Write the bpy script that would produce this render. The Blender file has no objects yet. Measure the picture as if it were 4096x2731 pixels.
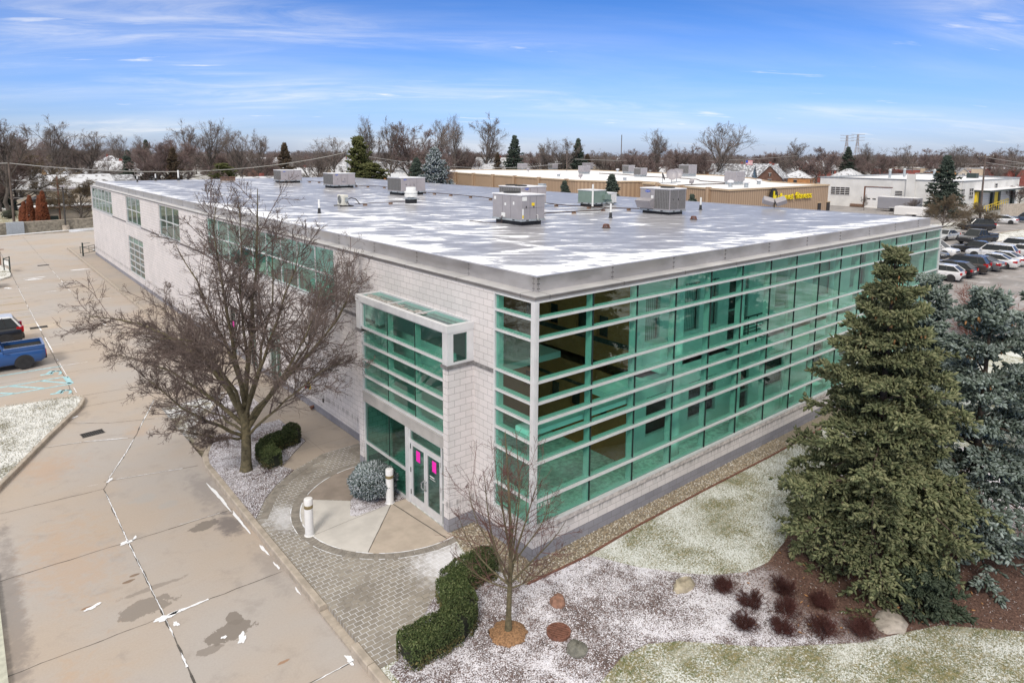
import bpy, math, random
import numpy as np
from mathutils import Vector, Matrix
R = math.radians
scene = bpy.context.scene
COL = scene.collection

# ------------------------------------------------------------------ camera
CX, CY, FPX = 2048.0, 984.58, 2683.8            # principal point and focal length, in pixels of the 4096 wide photo
YAW, PITCH, ROLL = R(39.8467), R(7.8829), R(0.3902)
CAM = Vector((-11.514, -12.833, 11.254))
FW = Vector((math.sin(YAW)*math.cos(PITCH), math.cos(YAW)*math.cos(PITCH), -math.sin(PITCH)))
RT0 = Vector((math.cos(YAW), -math.sin(YAW), 0)); UP0 = RT0.cross(FW)
RT = RT0*math.cos(ROLL)+UP0*math.sin(ROLL); UP = -RT0*math.sin(ROLL)+UP0*math.cos(ROLL)
cd = bpy.data.cameras.new('camera'); cam = bpy.data.objects.new('camera', cd); COL.objects.link(cam)
cam.matrix_world = Matrix(((RT.x, UP.x, -FW.x, CAM.x), (RT.y, UP.y, -FW.y, CAM.y), (RT.z, UP.z, -FW.z, CAM.z), (0, 0, 0, 1)))
cd.sensor_width = 36.0; cd.lens = FPX/4096*36; cd.shift_y = -(1365.5-CY)/4096
cd.clip_start = 0.3; cd.clip_end = 6000
scene.camera = cam
def ray(x, y): return FW+RT*((x-CX)/FPX)-UP*((y-CY)/FPX)
def gp(x, y, z=0.0):
    d = ray(x, y); return CAM+d*((z-CAM.z)/d.z)
def dp(x, depth):
    "ground point under image column x at the given depth"
    d = ray(x, 613); h = Vector((d.x, d.y, 0)); f = Vector((math.sin(YAW), math.cos(YAW), 0))
    return Vector((CAM.x, CAM.y, 0))+h*(depth/h.dot(f))
def hz(p, y):
    "height at which image row y is reached above ground point p"
    dep = (p-CAM).x*math.sin(YAW)+(p-CAM).y*math.cos(YAW)
    x = CX+FPX*((p-CAM).dot(RT))/max(1e-3, (p-CAM).dot(FW))
    d = ray(x, y); f = Vector((math.sin(YAW), math.cos(YAW), 0))
    return CAM.z+d.z*dep/d.dot(f)

# ------------------------------------------------------------------ world, sun, exposure
SUN_EL, SUN_AZ = R(42), R(232)                   # azimuth clockwise from +Y
w = bpy.data.worlds.new('World'); scene.world = w; w.use_nodes = True
nt = w.node_tree; nt.nodes.clear()
def wn(t, **k):
    n = nt.nodes.new(t)
    for a, b in k.items(): setattr(n, a, b)
    return n
out = wn('ShaderNodeOutputWorld'); bg = wn('ShaderNodeBackground'); sky = wn('ShaderNodeTexSky')
sky.sky_type = 'NISHITA'; sky.sun_disc = False; sky.sun_elevation = SUN_EL; sky.sun_rotation = SUN_AZ
sky.altitude = 200; sky.air_density = 1.0; sky.dust_density = 0.6; sky.ozone_density = 2.5
bg.inputs[1].default_value = 0.115
tc = wn('ShaderNodeTexCoord'); sp = wn('ShaderNodeSeparateXYZ'); nt.links.new(tc.outputs['Generated'], sp.inputs[0])
def wm(op, a, b=None, c=None):
    n = wn('ShaderNodeMath', operation=op)
    for i, v in enumerate((a, b, c)):
        if v is None: continue
        if isinstance(v, (int, float)): n.inputs[i].default_value = v
        else: nt.links.new(v, n.inputs[i])
    return n.outputs[0]
# high cirrus on a flat layer: direction divided by its height
zc = wm('MAXIMUM', sp.outputs[2], 0.012); zz = wm('ADD', zc, 0.14)
px_ = wm('DIVIDE', sp.outputs[0], zz); py_ = wm('DIVIDE', sp.outputs[1], zz)
ca, sa = math.cos(R(-33)), math.sin(R(-33))
u_ = wm('ADD', wm('MULTIPLY', px_, ca), wm('MULTIPLY', py_, sa)); v_ = wm('SUBTRACT', wm('MULTIPLY', py_, ca), wm('MULTIPLY', px_, sa))
cb = wn('ShaderNodeCombineXYZ'); nt.links.new(wm('MULTIPLY', u_, 0.42), cb.inputs[0]); nt.links.new(wm('MULTIPLY', v_, 1.25), cb.inputs[1]); cb.inputs[2].default_value = 3.7
def wnoise(scale, det, ro, dist=0, vec=cb.outputs[0]):
    n = wn('ShaderNodeTexNoise'); n.inputs['Scale'].default_value = scale; n.inputs['Detail'].default_value = det
    n.inputs['Roughness'].default_value = ro; n.inputs['Distortion'].default_value = dist; nt.links.new(vec, n.inputs['Vector']); return n.outputs[0]
def wramp(s, lo, hi):
    n = wn('ShaderNodeMapRange', interpolation_type='SMOOTHSTEP'); n.inputs[1].default_value = lo; n.inputs[2].default_value = hi; nt.links.new(s, n.inputs[0]); return n.outputs[0]
big = wramp(wnoise(0.8, 3, .5), .46, .70); fine = wramp(wnoise(2.4, 10, .66, .7), .40, .78)
cl = wm('MULTIPLY', wm('MULTIPLY', big, fine), 0.46)
puff = wm('MULTIPLY', wm('MULTIPLY', wramp(wnoise(3.0, 9, .55, .3), .63, .74), wramp(sp.outputs[2], .2, .12)), 0.75)
cl = wm('MAXIMUM', cl, puff)
veil = wm('MULTIPLY', wramp(wnoise(0.8, 6, .6, .4), .3, .85), .22)
cl = wm('MINIMUM', wm('ADD', cl, veil), 1.0)
# clear deep blue low in the sky, an added unseen white cloud deck high overhead for soft light
rmp = wn('ShaderNodeValToRGB'); nt.links.new(sp.outputs[2], rmp.inputs[0]); e = rmp.color_ramp.elements
e[0].position = 0.0; e[0].color = (.56, .66, 1.06, 1); e[1].position = .10; e[1].color = (.42, .60, 1.05, 1)
q_ = e.new(.23); q_.color = (.215, .45, .84, 1); q_ = e.new(.45); q_.color = (.10, .28, .75, 1)
tint = wn('ShaderNodeMix', data_type='RGBA', blend_type='MULTIPLY'); tint.inputs[0].default_value = 1; nt.links.new(sky.outputs[0], tint.inputs[6]); nt.links.new(rmp.outputs[0], tint.inputs[7])
fill_deck = wramp(sp.outputs[2], .235, .37); cl = wm('MAXIMUM', cl, fill_deck)
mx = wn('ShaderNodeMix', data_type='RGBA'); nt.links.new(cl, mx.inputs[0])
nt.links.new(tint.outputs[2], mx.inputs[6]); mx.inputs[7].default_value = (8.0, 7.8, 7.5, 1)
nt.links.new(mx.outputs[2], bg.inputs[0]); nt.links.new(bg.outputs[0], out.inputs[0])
sl = bpy.data.lights.new('sun', 'SUN'); sl.energy = 1.9; sl.angle = R(13); sl.color = (1.0, .93, .83)
so = bpy.data.objects.new('sun', sl); COL.objects.link(so)
sd = Vector((math.sin(SUN_AZ)*math.cos(SUN_EL), math.cos(SUN_AZ)*math.cos(SUN_EL), math.sin(SUN_EL)))
so.rotation_euler = sd.to_track_quat('Z', 'Y').to_euler()
vs = scene.view_settings; vs.view_transform = 'Standard'; vs.look = 'None'; vs.exposure = 0.3; vs.gamma = 1; vs.use_curve_mapping = False
scene.cycles.max_bounces = 10; scene.cycles.transparent_max_bounces = 24; scene.cycles.diffuse_bounces = 6
scene.cycles.glossy_bounces = 3; scene.cycles.caustics_reflective = False; scene.cycles.caustics_refractive = False
scene.cycles.use_denoising = True

# ------------------------------------------------------------------ helpers: meshes
class MB:
    def __init__(s): s.v = []; s.f = []; s.m = []
    def add(s, vs, fs, m=0):
        o = len(s.v); s.v.extend([tuple(q) for q in vs]); s.f.extend([tuple(i+o for i in f) for f in fs]); s.m.extend([m]*len(fs)); return s
    def poly(s, pts, m=0): return s.add(pts, [tuple(range(len(pts)))], m)
    def box(s, x0, y0, z0, x1, y1, z1, m=0):
        x0, x1 = min(x0, x1), max(x0, x1); y0, y1 = min(y0, y1), max(y0, y1); z0, z1 = min(z0, z1), max(z0, z1)
        return s.add([(x0,y0,z0),(x1,y0,z0),(x1,y1,z0),(x0,y1,z0),(x0,y0,z1),(x1,y0,z1),(x1,y1,z1),(x0,y1,z1)],
                     [(0,3,2,1),(4,5,6,7),(0,1,5,4),(1,2,6,5),(2,3,7,6),(3,0,4,7)], m)
    def cbox(s, c, d, m=0): return s.box(c[0]-d[0]/2, c[1]-d[1]/2, c[2]-d[2]/2, c[0]+d[0]/2, c[1]+d[1]/2, c[2]+d[2]/2, m)
    def bbox(s, x0, y0, z0, x1, y1, z1, b=.02, m=0):
        "box with chamfered vertical and top edges"
        a = [(x0+b,y0),(x1-b,y0),(x1,y0+b),(x1,y1-b),(x1-b,y1),(x0+b,y1),(x0,y1-b),(x0,y0+b)]
        c = [(x0+b,y0+b),(x1-b,y0+b),(x1-b,y0+b),(x1-b,y1-b),(x1-b,y1-b),(x0+b,y1-b),(x0+b,y1-b),(x0+b,y0+b)]
        vs = [(p[0],p[1],z0) for p in a]+[(p[0],p[1],z1-b) for p in a]+[(p[0],p[1],z1) for p in c]
        fs = [tuple(reversed(range(8))), tuple(range(16, 24))]
        for k in (0, 8):
            for i in range(8): j = (i+1) % 8; fs.append((k+i, k+j, k+8+j, k+8+i))
        return s.add(vs, fs, m)
    def prism(s, pts, z0, z1, m=0, mtop=None):
        n = len(pts); a = sum(pts[i][0]*pts[(i+1)%n][1]-pts[(i+1)%n][0]*pts[i][1] for i in range(n))
        if a < 0: pts = pts[::-1]
        s.add([(p[0],p[1],z0) for p in pts]+[(p[0],p[1],z1) for p in pts],
              [tuple(reversed(range(n)))]+[(i,(i+1)%n,n+(i+1)%n,n+i) for i in range(n)], m)
        return s.poly([(p[0],p[1],z1) for p in pts], m if mtop is None else mtop)
    def tube(s, pts, rad, n=6, m=0, cap=True):
        pts = [Vector(p) for p in pts]
        if not hasattr(rad, '__len__'): rad = [rad]*len(pts)
        o = len(s.v); up = Vector((0,0,1)); L = len(pts)
        for i, p in enumerate(pts):
            t = (pts[min(i+1,L-1)]-pts[max(i-1,0)])
            if t.length < 1e-9: t = Vector((0,0,1))
            t.normalize(); a = t.cross(up if abs(t.z) < .95 else Vector((1,0,0))).normalized(); b = t.cross(a)
            for k in range(n):
                q = p+(a*math.cos(2*math.pi*k/n)+b*math.sin(2*math.pi*k/n))*rad[i]; s.v.append(tuple(q))
        for i in range(L-1):
            for k in range(n):
                k2 = (k+1) % n; s.f.append((o+i*n+k, o+(i+1)*n+k, o+(i+1)*n+k2, o+i*n+k2)); s.m.append(m)
        if cap:
            s.f.append(tuple(o+k for k in range(n))); s.f.append(tuple(o+(L-1)*n+k for k in reversed(range(n)))); s.m += [m, m]
        return s
    def lathe(s, prof, n=16, m=0, c=(0,0,0)):
        o = len(s.v)
        for r, z in prof:
            for k in range(n): s.v.append((c[0]+r*math.cos(2*math.pi*k/n), c[1]+r*math.sin(2*math.pi*k/n), c[2]+z))
        for i in range(len(prof)-1):
            for k in range(n):
                k2 = (k+1) % n; s.f.append((o+i*n+k, o+i*n+k2, o+(i+1)*n+k2, o+(i+1)*n+k)); s.m.append(m)
        s.f.append(tuple(o+k for k in reversed(range(n)))); s.f.append(tuple(o+(len(prof)-1)*n+k for k in range(n))); s.m += [m, m]
        return s
    def disc(s, c, ax, r, n=16, m=0):
        ax = Vector(ax).normalized(); a = ax.cross(Vector((0,0,1)) if abs(ax.z) < .9 else Vector((1,0,0))).normalized(); b = ax.cross(a)
        return s.poly([tuple(Vector(c)+(a*math.cos(2*math.pi*k/n)+b*math.sin(2*math.pi*k/n))*r) for k in range(n)], m)
    def cyl(s, c0, c1, r0, r1=None, n=16, m=0): return s.tube([c0, c1], [r0, r0 if r1 is None else r1], n, m)
    def move(s, mat):
        s.v = [tuple(mat @ Vector(p)) for p in s.v]; return s
    def build(s, name, mats, parent=None, smooth=False, loc=None):
        me = bpy.data.meshes.new(name); me.from_pydata(s.v, [], s.f)
        mats = mats if isinstance(mats, (list, tuple)) else [mats]
        for q in mats: me.materials.append(q)
        if len(mats) > 1: me.polygons.foreach_set('material_index', s.m)
        if smooth:
            me.polygons.foreach_set('use_smooth', [True]*len(me.polygons))
            try: me.set_sharp_from_angle(angle=R(smooth if smooth is not True else 40))
            except Exception: pass
        me.update(); o = bpy.data.objects.new(name, me); COL.objects.link(o)
        if parent is not None: o.parent = parent
        if loc is not None: o.location = loc
        return o
def npmesh(name, V, F, mats, parent=None, midx=None, smooth=False):
    "mesh from numpy arrays; F is (n,3) or (n,4)"
    me = bpy.data.meshes.new(name); n, k = F.shape
    me.vertices.add(len(V)); me.vertices.foreach_set('co', np.ascontiguousarray(V, np.float32).ravel())
    me.loops.add(n*k); me.loops.foreach_set('vertex_index', np.ascontiguousarray(F, np.int32).ravel())
    me.polygons.add(n); me.polygons.foreach_set('loop_start', np.arange(0, n*k, k, dtype=np.int32))
    try: me.polygons.foreach_set('loop_total', np.full(n, k, np.int32))
    except Exception: pass
    mats = mats if isinstance(mats, (list, tuple)) else [mats]
    for q in mats: me.materials.append(q)
    if midx is not None: me.polygons.foreach_set('material_index', np.ascontiguousarray(midx, np.int32))
    if smooth: me.polygons.foreach_set('use_smooth', [True]*n)
    me.update(calc_edges=True); me.validate(); o = bpy.data.objects.new(name, me); COL.objects.link(o)
    if parent is not None: o.parent = parent
    return o
def scatter(tv, tf, Pn, M3):
    "N copies of a template: verts (k,3), faces (f,q), places (N,3), 3x3 matrices (N,3,3) -> V,F"
    tv = np.asarray(tv, float); tf = np.asarray(tf, int); N = len(Pn)
    V = np.einsum('nij,kj->nki', M3, tv)+Pn[:, None, :]
    F = (tf[None]+(np.arange(N)*len(tv))[:, None, None]).reshape(-1, tf.shape[1])
    return V.reshape(-1, 3), F
def tag(o, label=None, cat=None, group=None, kind=None):
    if label: o['label'] = label
    if cat: o['category'] = cat
    if group: o['group'] = group
    if kind: o['kind'] = kind
    return o
def thing(name, label, cat, loc=(0,0,0), rz=0, group=None):
    o = bpy.data.objects.new(name, None); COL.objects.link(o); o.location = loc; o.rotation_euler = (0,0,rz); o.empty_display_size = .3
    return tag(o, label, cat, group)
def struct(o): o['kind'] = 'structure'; return o
KIDS = {}
def copy_tree(o, parent=None):
    c = o.copy(); COL.objects.link(c)
    if parent is not None: c.parent = parent
    for ch in list(o.children): copy_tree(ch, c)
    return c

# ------------------------------------------------------------------ helpers: materials
class NG:
    def __init__(s, name):
        s.m = bpy.data.materials.new(name); s.m.use_nodes = True; s.t = s.m.node_tree; s.b = s.t.nodes['Principled BSDF']; s.o = s.t.nodes['Material Output']
    def n(s, t, **k):
        q = s.t.nodes.new(t)
        for a, b in k.items(): setattr(q, a, b)
        return q
    def L(s, a, b):
        if hasattr(a, 'is_linked') or hasattr(a, 'links'): s.t.links.new(a, b)
        elif isinstance(a, (tuple, list)): b.default_value = tuple(a)+((1,) if len(a) == 3 and len(b.default_value) == 4 else ())
        else: b.default_value = a
    def pos(s): return s.n('ShaderNodeNewGeometry').outputs['Position']
    def obj(s): return s.n('ShaderNodeTexCoord').outputs['Object']
    def rnd(s): return s.n('ShaderNodeNewGeometry').outputs['Random Per Island']
    def orand(s): return s.n('ShaderNodeObjectInfo').outputs['Random']
    def sep(s, v): q = s.n('ShaderNodeSeparateXYZ'); s.L(v, q.inputs[0]); return q.outputs
    def comb(s, x, y, z=0.0):
        q = s.n('ShaderNodeCombineXYZ')
        for i, a in enumerate((x, y, z)): s.L(a, q.inputs[i])
        return q.outputs[0]
    def map(s, v, sc=(1,1,1), rot=(0,0,0), loc=(0,0,0)):
        q = s.n('ShaderNodeMapping'); s.L(v, q.inputs[0]); q.inputs['Scale'].default_value = sc; q.inputs['Rotation'].default_value = rot; q.inputs['Location'].default_value = loc; return q.outputs[0]
    def noise(s, v, scale, det=5, ro=.55, dist=0, col=False):
        q = s.n('ShaderNodeTexNoise'); s.L(v, q.inputs['Vector']); q.inputs['Scale'].default_value = scale; q.inputs['Detail'].default_value = det; q.inputs['Roughness'].default_value = ro; q.inputs['Distortion'].default_value = dist
        return q.outputs[1 if col else 0]
    def vor(s, v, scale, feat='F1', out=0):
        q = s.n('ShaderNodeTexVoronoi', feature=feat); s.L(v, q.inputs['Vector']); q.inputs['Scale'].default_value = scale; return q.outputs[out]
    def mr(s, v, lo, hi, a=0.0, b=1.0, smooth=True):
        q = s.n('ShaderNodeMapRange', interpolation_type='SMOOTHSTEP' if smooth else 'LINEAR'); s.L(v, q.inputs[0])
        for i, z in enumerate((lo, hi, a, b)): s.L(z, q.inputs[i+1])
        return q.outputs[0]
    def math(s, op, a, b=0.0):
        q = s.n('ShaderNodeMath', operation=op); s.L(a, q.inputs[0]); s.L(b, q.inputs[1]); return q.outputs[0]
    def mix(s, f, a, b, mode='MIX'):
        q = s.n('ShaderNodeMix', data_type='RGBA', blend_type=mode); s.L(f, q.inputs[0]); s.L(a, q.inputs[6]); s.L(b, q.inputs[7]); return q.outputs[2]
    def brick(s, v, w, h, mortar, c1, c2, cm, off=.5, bias=0.0, smooth=.1):
        q = s.n('ShaderNodeTexBrick', offset=off); s.L(v, q.inputs['Vector']); q.inputs['Scale'].default_value = 1; q.inputs['Brick Width'].default_value = w; q.inputs['Row Height'].default_value = h
        q.inputs['Mortar Size'].default_value = mortar; q.inputs['Mortar Smooth'].default_value = smooth; q.inputs['Bias'].default_value = bias
        s.L(c1, q.inputs['Color1']); s.L(c2, q.inputs['Color2']); s.L(cm, q.inputs['Mortar']); return q.outputs
    def bump(s, h, st=.3, d=.02):
        q = s.n('ShaderNodeBump'); q.inputs['Strength'].default_value = st; q.inputs['Distance'].default_value = d; s.L(h, q.inputs['Height']); s.L(q.outputs[0], s.b.inputs['Normal'])
    def fin(s, col, rough=.7, metal=0.0, spec=.5):
        s.L(col, s.b.inputs['Base Color']); s.L(rough, s.b.inputs['Roughness']); s.L(metal, s.b.inputs['Metallic']); s.b.inputs['Specular IOR Level'].default_value = spec; return s.m
def simple(name, c, rough=.6, metal=0.0, var=.12, scale=6.0, bump=0.0, spec=.5, obj=False):
    g = NG(name); p = g.obj() if obj else g.pos(); n = g.noise(p, scale, 6, .6)
    a = tuple(x*(1-var) for x in c); b = tuple(min(1, x*(1+var)) for x in c)
    if bump: g.bump(g.noise(p, scale*8, 4), bump, .01)
    return g.fin(g.mix(g.mr(n, .3, .7), a, b), rough, metal, spec)
# ------------------------------------------------------------------ materials
def m_concrete(name, a, b, dark, stain=.35, joints=None, stains=()):
    g = NG(name); p = g.pos(); big = g.noise(p, .22, 4, .55); mid = g.noise(p, 1.3, 8, .65, .3); fin = g.noise(p, 22, 4, .6)
    c = g.mix(g.mr(big, .35, .65), a, b)
    c = g.mix(g.math('MULTIPLY', g.mr(mid, .52, .78), stain), c, dark)
    c = g.mix(g.mr(fin, .3, .7, 0, .16), c, tuple(x*.6 for x in a))
    streak = g.noise(g.map(p, (.5, 3.0, 1)), 1.1, 6, .6); c = g.mix(g.mr(streak, .55, .8, 0, .22), c, tuple(x*1.12 for x in b))
    rust = g.noise(p, .9, 7, .7); c = g.mix(g.mr(rust, .66, .8, 0, .45), c, (.40, .22, .10))
    spots = g.vor(p, 2.2); c = g.mix(g.mr(spots, .0, .035, .5, 0), c, (.08, .07, .06))
    if joints:
        for axis, step, off in joints:
            q = g.sep(p)[axis]; f = g.math('ABSOLUTE', g.math('SUBTRACT', g.math('FRACT', g.math('DIVIDE', g.math('ADD', q, off), step)), .5))
            c = g.mix(g.mr(f, 0, .012/step, .75, 0), c, tuple(x*.35 for x in a))
    if stains:
        s3 = g.sep(p); wob = g.math('SUBTRACT', g.noise(p, 2.6, 8, .68, .4), .5); speck = g.noise(p, 9, 5, .7)
        for (sx_, sy_, rx, ry, amt, col, sh) in stains:
            ex = g.math('DIVIDE', g.math('SUBTRACT', s3[0], sx_), rx); ey = g.math('DIVIDE', g.math('SUBTRACT', s3[1], sy_), ry)
            d_ = g.math('ADD', g.math('SQRT', g.math('ADD', g.math('MULTIPLY', ex, ex), g.math('MULTIPLY', ey, ey))), g.math('MULTIPLY', wob, 2.2))
            m_ = g.mr(d_, 1.0-sh, 1.0, amt, 0); c = g.mix(m_, c, col)
    g.bump(fin, .15, .01)
    return g.fin(c, .82)
WETC, OILC, ORC = (.20,.172,.148), (.16,.14,.135), (.46,.30,.18)
STAINS = [(-6.35,8.05,.42,.26,.9,WETC,.08),(-8.6,5.0,.62,.34,.75,WETC,.1),(-8.3,5.75,.75,.12,.55,WETC,.2),(-7.25,2.75,.62,.30,.9,WETC,.06),(-7.0,3.2,.16,.26,.9,WETC,.06),(-7.8,2.45,.3,.14,.7,WETC,.1),(-7.5,11.0,.5,.34,.4,(.36,.36,.36),.3),(-6.9,10.1,.4,.26,.4,(.36,.36,.36),.3),
 (-5.75,7.6,.55,1.0,.85,OILC,.7),(-5.7,10.2,.7,2.2,.45,(.20,.18,.18),.8),(-5.6,4.6,.4,1.8,.3,OILC,.8),(-8.55,6.65,.12,.05,.8,(.14,.085,.05),.2),(-8.75,6.45,.14,.06,.8,(.14,.085,.05),.2),(-9.75,5.92,.16,.06,.8,(.20,.10,.04),.3),(-11.2,7,.35,6.5,.55,OILC,.7),
 (-9.8,8.6,1.5,3.6,.42,ORC,.9),(-10.3,2.2,1.2,2.2,.45,ORC,.9),(-9.6,15.5,1.4,1.6,.5,(.44,.29,.19),.9),(-6.4,17.2,.9,.9,.35,ORC,.9),(-8.4,21,.9,1.2,.4,OILC,.8),(-6.6,1.0,.16,.06,.7,(.28,.13,.05),.4),(-9.4,39,1.5,9,.25,ORC,.9)]
M_DRIVE = m_concrete('driveway concrete', (.43,.36,.30), (.41,.375,.35), (.25,.22,.20), .45, None, STAINS)
M_WALK = m_concrete('sidewalk concrete', (.40,.335,.275), (.35,.31,.275), (.19,.165,.145), .5, joints=[(1, 1.5, .3), (0, 40, 1.48+20)])
M_WALKFAR = M_WALK
M_KERB = simple('kerb concrete', (.40,.345,.285), .85, var=.2, scale=3, bump=.2)
M_FANLIGHT = simple('pale entrance concrete', (.56,.53,.49), .8, var=.09, scale=1.6, bump=.1)
M_FANTAN = simple('tan entrance concrete', (.46,.39,.32), .8, var=.12, scale=1.5, bump=.1)
M_FANDARK = simple('damp entrance concrete', (.29,.24,.20), .7, var=.18, scale=1.3, bump=.1)
M_SNOW = simple('snow', (.82,.83,.86), .7, var=.05, scale=9, bump=.3)
M_CRACK = simple('joint filler', (.10,.09,.08), .9, var=.4, scale=8)
M_WET = simple('wet concrete patch', (.255,.215,.18), .45, var=.2, scale=2)
M_OIL = simple('dark tyre stain', (.215,.185,.17), .6, var=.3, scale=2)

def m_snowground(name, base1, base2, snow, amount, fscale=26, mid=2.2):
    "thin snow lying between blades or chips: patches and a fine grain"
    g = NG(name); p = g.pos(); gr = g.noise(p, fscale, 6, .75, .4); pa = g.noise(p, .55, 5, .6); md = g.noise(p, mid, 5, .6)
    k = g.math('ADD', g.math('MULTIPLY', gr, 1.25), g.math('ADD', g.math('MULTIPLY', pa, .75), g.math('MULTIPLY', md, .35)))
    f = g.mr(k, 1.31-amount, 1.46-amount)
    soil = g.mix(g.mr(g.noise(p, 7, 5, .7), .35, .65), base1, base2)
    g.bump(gr, .6, .03)
    return g, p, g.mix(f, soil, snow)
g, p, c = m_snowground('snowy lawn', (.105,.125,.045), (.29,.245,.125), (.72,.74,.72), .21, 20, 1.2)
# older mowing stripes left bare and snowy
st = g.noise(g.map(p, (.12, .9, 1), (0, 0, R(6))), 1.4, 4, .6); c = g.mix(g.mr(st, .5, .68, 0, .42), c, (.70,.71,.67))
M_LAWN = g.fin(c, .9)
g, p, c = m_snowground('snowy mulch', (.10,.075,.07), (.17,.12,.11), (.78,.76,.81), .20, 30, 3)
s_ = g.sep(p); dx = g.math('SUBTRACT', s_[0], 8.2); dy = g.math('SUBTRACT', s_[1], -6.2)
dd = g.math('SQRT', g.math('ADD', g.math('MULTIPLY', dx, dx), g.math('MULTIPLY', g.math('MULTIPLY', dy, dy), .8)))
dd = g.math('ADD', dd, g.math('MULTIPLY', g.noise(p, .8, 4), 2.4))
bare = g.mix(g.mr(g.noise(p, 16, 5, .7), .35, .65), (.075,.04,.03), (.19,.11,.085))
M_MULCH = g.fin(g.mix(g.mr(dd, 4.6, 6.6), bare, c), .95)
g, p, c = m_snowground('island grass under snow', (.13,.12,.07), (.25,.22,.14), (.72,.72,.70), .27, 14, 2)
M_ISLAND = g.fin(c, .9)
g, p, c = m_snowground('neighbourhood ground', (.16,.15,.10), (.27,.24,.19), (.60,.61,.63), .20, .6, .12)
road = g.noise(p, .02, 3, .5); M_FAR = g.fin(g.mix(g.mr(road, .55, .6, 0, .55), c, (.24,.23,.23)), .9)
g, p, c = m_snowground('backyard grass', (.20,.19,.10), (.33,.29,.18), (.70,.70,.66), .12, 5, .8)
M_YARD = g.fin(c, .9)
g = NG('parking lot asphalt'); p = g.pos(); c = g.mix(g.mr(g.noise(p, .35, 6, .6), .35, .65), (.23,.215,.21), (.33,.30,.29))
c = g.mix(g.mr(g.noise(g.map(p, (.3,1,1)), .8, 6, .65), .55, .75, 0, .6), c, (.60,.60,.63)); c = g.mix(g.mr(g.noise(p, 14, 4), .3, .7, 0, .2), c, (.1,.1,.1))
M_ASPHALT = g.fin(c, .8)
g = NG('gravel bed'); p = g.pos(); c = g.mix(g.vor(p, 26), (.10,.085,.065), (.36,.31,.23)); M_GRAVELBED = g.fin(c, .9)
def m_island_mix(name, cols, rough=.8):
    g = NG(name); r = g.rnd(); q = g.n('ShaderNodeValToRGB'); q.color_ramp.interpolation = 'CONSTANT'; g.L(r, q.inputs[0])
    e = q.color_ramp.elements
    while len(e) < len(cols): e.new(.5)
    tot = sum(k for k, _ in cols); acc = 0
    for el, (k, cc) in zip(e, cols): el.position = acc/tot; el.color = tuple(cc)+(1,); acc += k
    return g.fin(q.outputs[0], rough)
M_PEBBLE = m_island_mix('river pebbles', [(3,(.42,.36,.27)), (3,(.30,.25,.18)), (2,(.58,.53,.44)), (2,(.18,.15,.11)), (1,(.66,.63,.58)), (2,(.36,.28,.18))], .7)
M_CHIP = m_island_mix('snow dusted mulch chips', [(13,(.78,.77,.82)), (3,(.10,.06,.05)), (2,(.17,.10,.08)), (2,(.06,.04,.035)), (4,(.70,.70,.76))], .9)
M_CHIPB = m_island_mix('bare mulch chips and needles', [(3,(.13,.07,.055)), (3,(.20,.115,.085)), (2,(.07,.04,.03)), (1,(.28,.17,.12)), (1,(.42,.38,.38))], .9)
M_CONE = simple('spruce cone', (.46,.24,.10), .7, var=.35, scale=14)
M_BLADE = m_island_mix('frosted grass blades', [(3,(.70,.72,.70)), (4,(.13,.145,.055)), (4,(.33,.27,.14)), (3,(.22,.20,.085)), (2,(.60,.62,.57))], .9)
M_BLADEI = m_island_mix('island grass blades', [(7,(.76,.77,.76)), (2,(.16,.14,.08)), (2,(.30,.26,.16)), (1,(.10,.09,.06))], .9)

# pavers with snow caught in the joints
g = NG('entrance pavers'); p = g.pos(); s_ = g.sep(p); v = g.comb(s_[0], s_[1], 0.0)
br = g.brick(v, .215, .155, .0065, (.30,.275,.24), (.235,.215,.19), (1,1,1), .5, smooth=.0)
jn = g.noise(p, .9, 5, .6); jm = g.mix(g.mr(g.math('ADD', jn, g.math('MULTIPLY', g.noise(p, 7, 3), .3)), .50, .68), (.14,.12,.10), (.62,.62,.63))
big = g.noise(p, .6, 5, .6); c = g.mix(g.mr(big, .3, .7), (.85,.82,.78), (1.12,1.1,1.06)); c = g.mix(1.0, br[0], c, 'MULTIPLY')
c = g.mix(br[1], c, jm)
sx_ = g.math('SUBTRACT', s_[0], -1.75); sy_ = g.math('SUBTRACT', s_[1], 1.55); rr = g.math('SQRT', g.math('ADD', g.math('MULTIPLY', sx_, sx_), g.math('MULTIPLY', sy_, sy_)))
rr = g.math('ADD', rr, g.math('MULTIPLY', g.noise(p, 5, 7, .7), 2.2)); c = g.mix(g.math('MULTIPLY', g.mr(rr, 1.3, 2.5, 1, 0), g.mr(br[1], 0, 1, .72, 1)), c, (.80,.80,.84))
sx_ = g.math('SUBTRACT', s_[0], -4.4); sy_ = g.math('SUBTRACT', s_[1], 6.6); rr = g.math('SQRT', g.math('ADD', g.math('MULTIPLY', g.math('MULTIPLY', sx_, sx_), 2), g.math('MULTIPLY', sy_, sy_)))
rr = g.math('ADD', rr, g.math('MULTIPLY', g.noise(p, 4, 7, .7), 2.4)); c = g.mix(g.mr(rr, 1.3, 2.4, .6, 0), c, (.74,.74,.77))
g.bump(g.math('MULTIPLY', br[1], -1), .5, .01); M_PAVER = g.fin(c, .85)
M_PAVERB = simple('border paver', (.25,.225,.195), .85, var=.22, scale=4, bump=.2)

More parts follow.
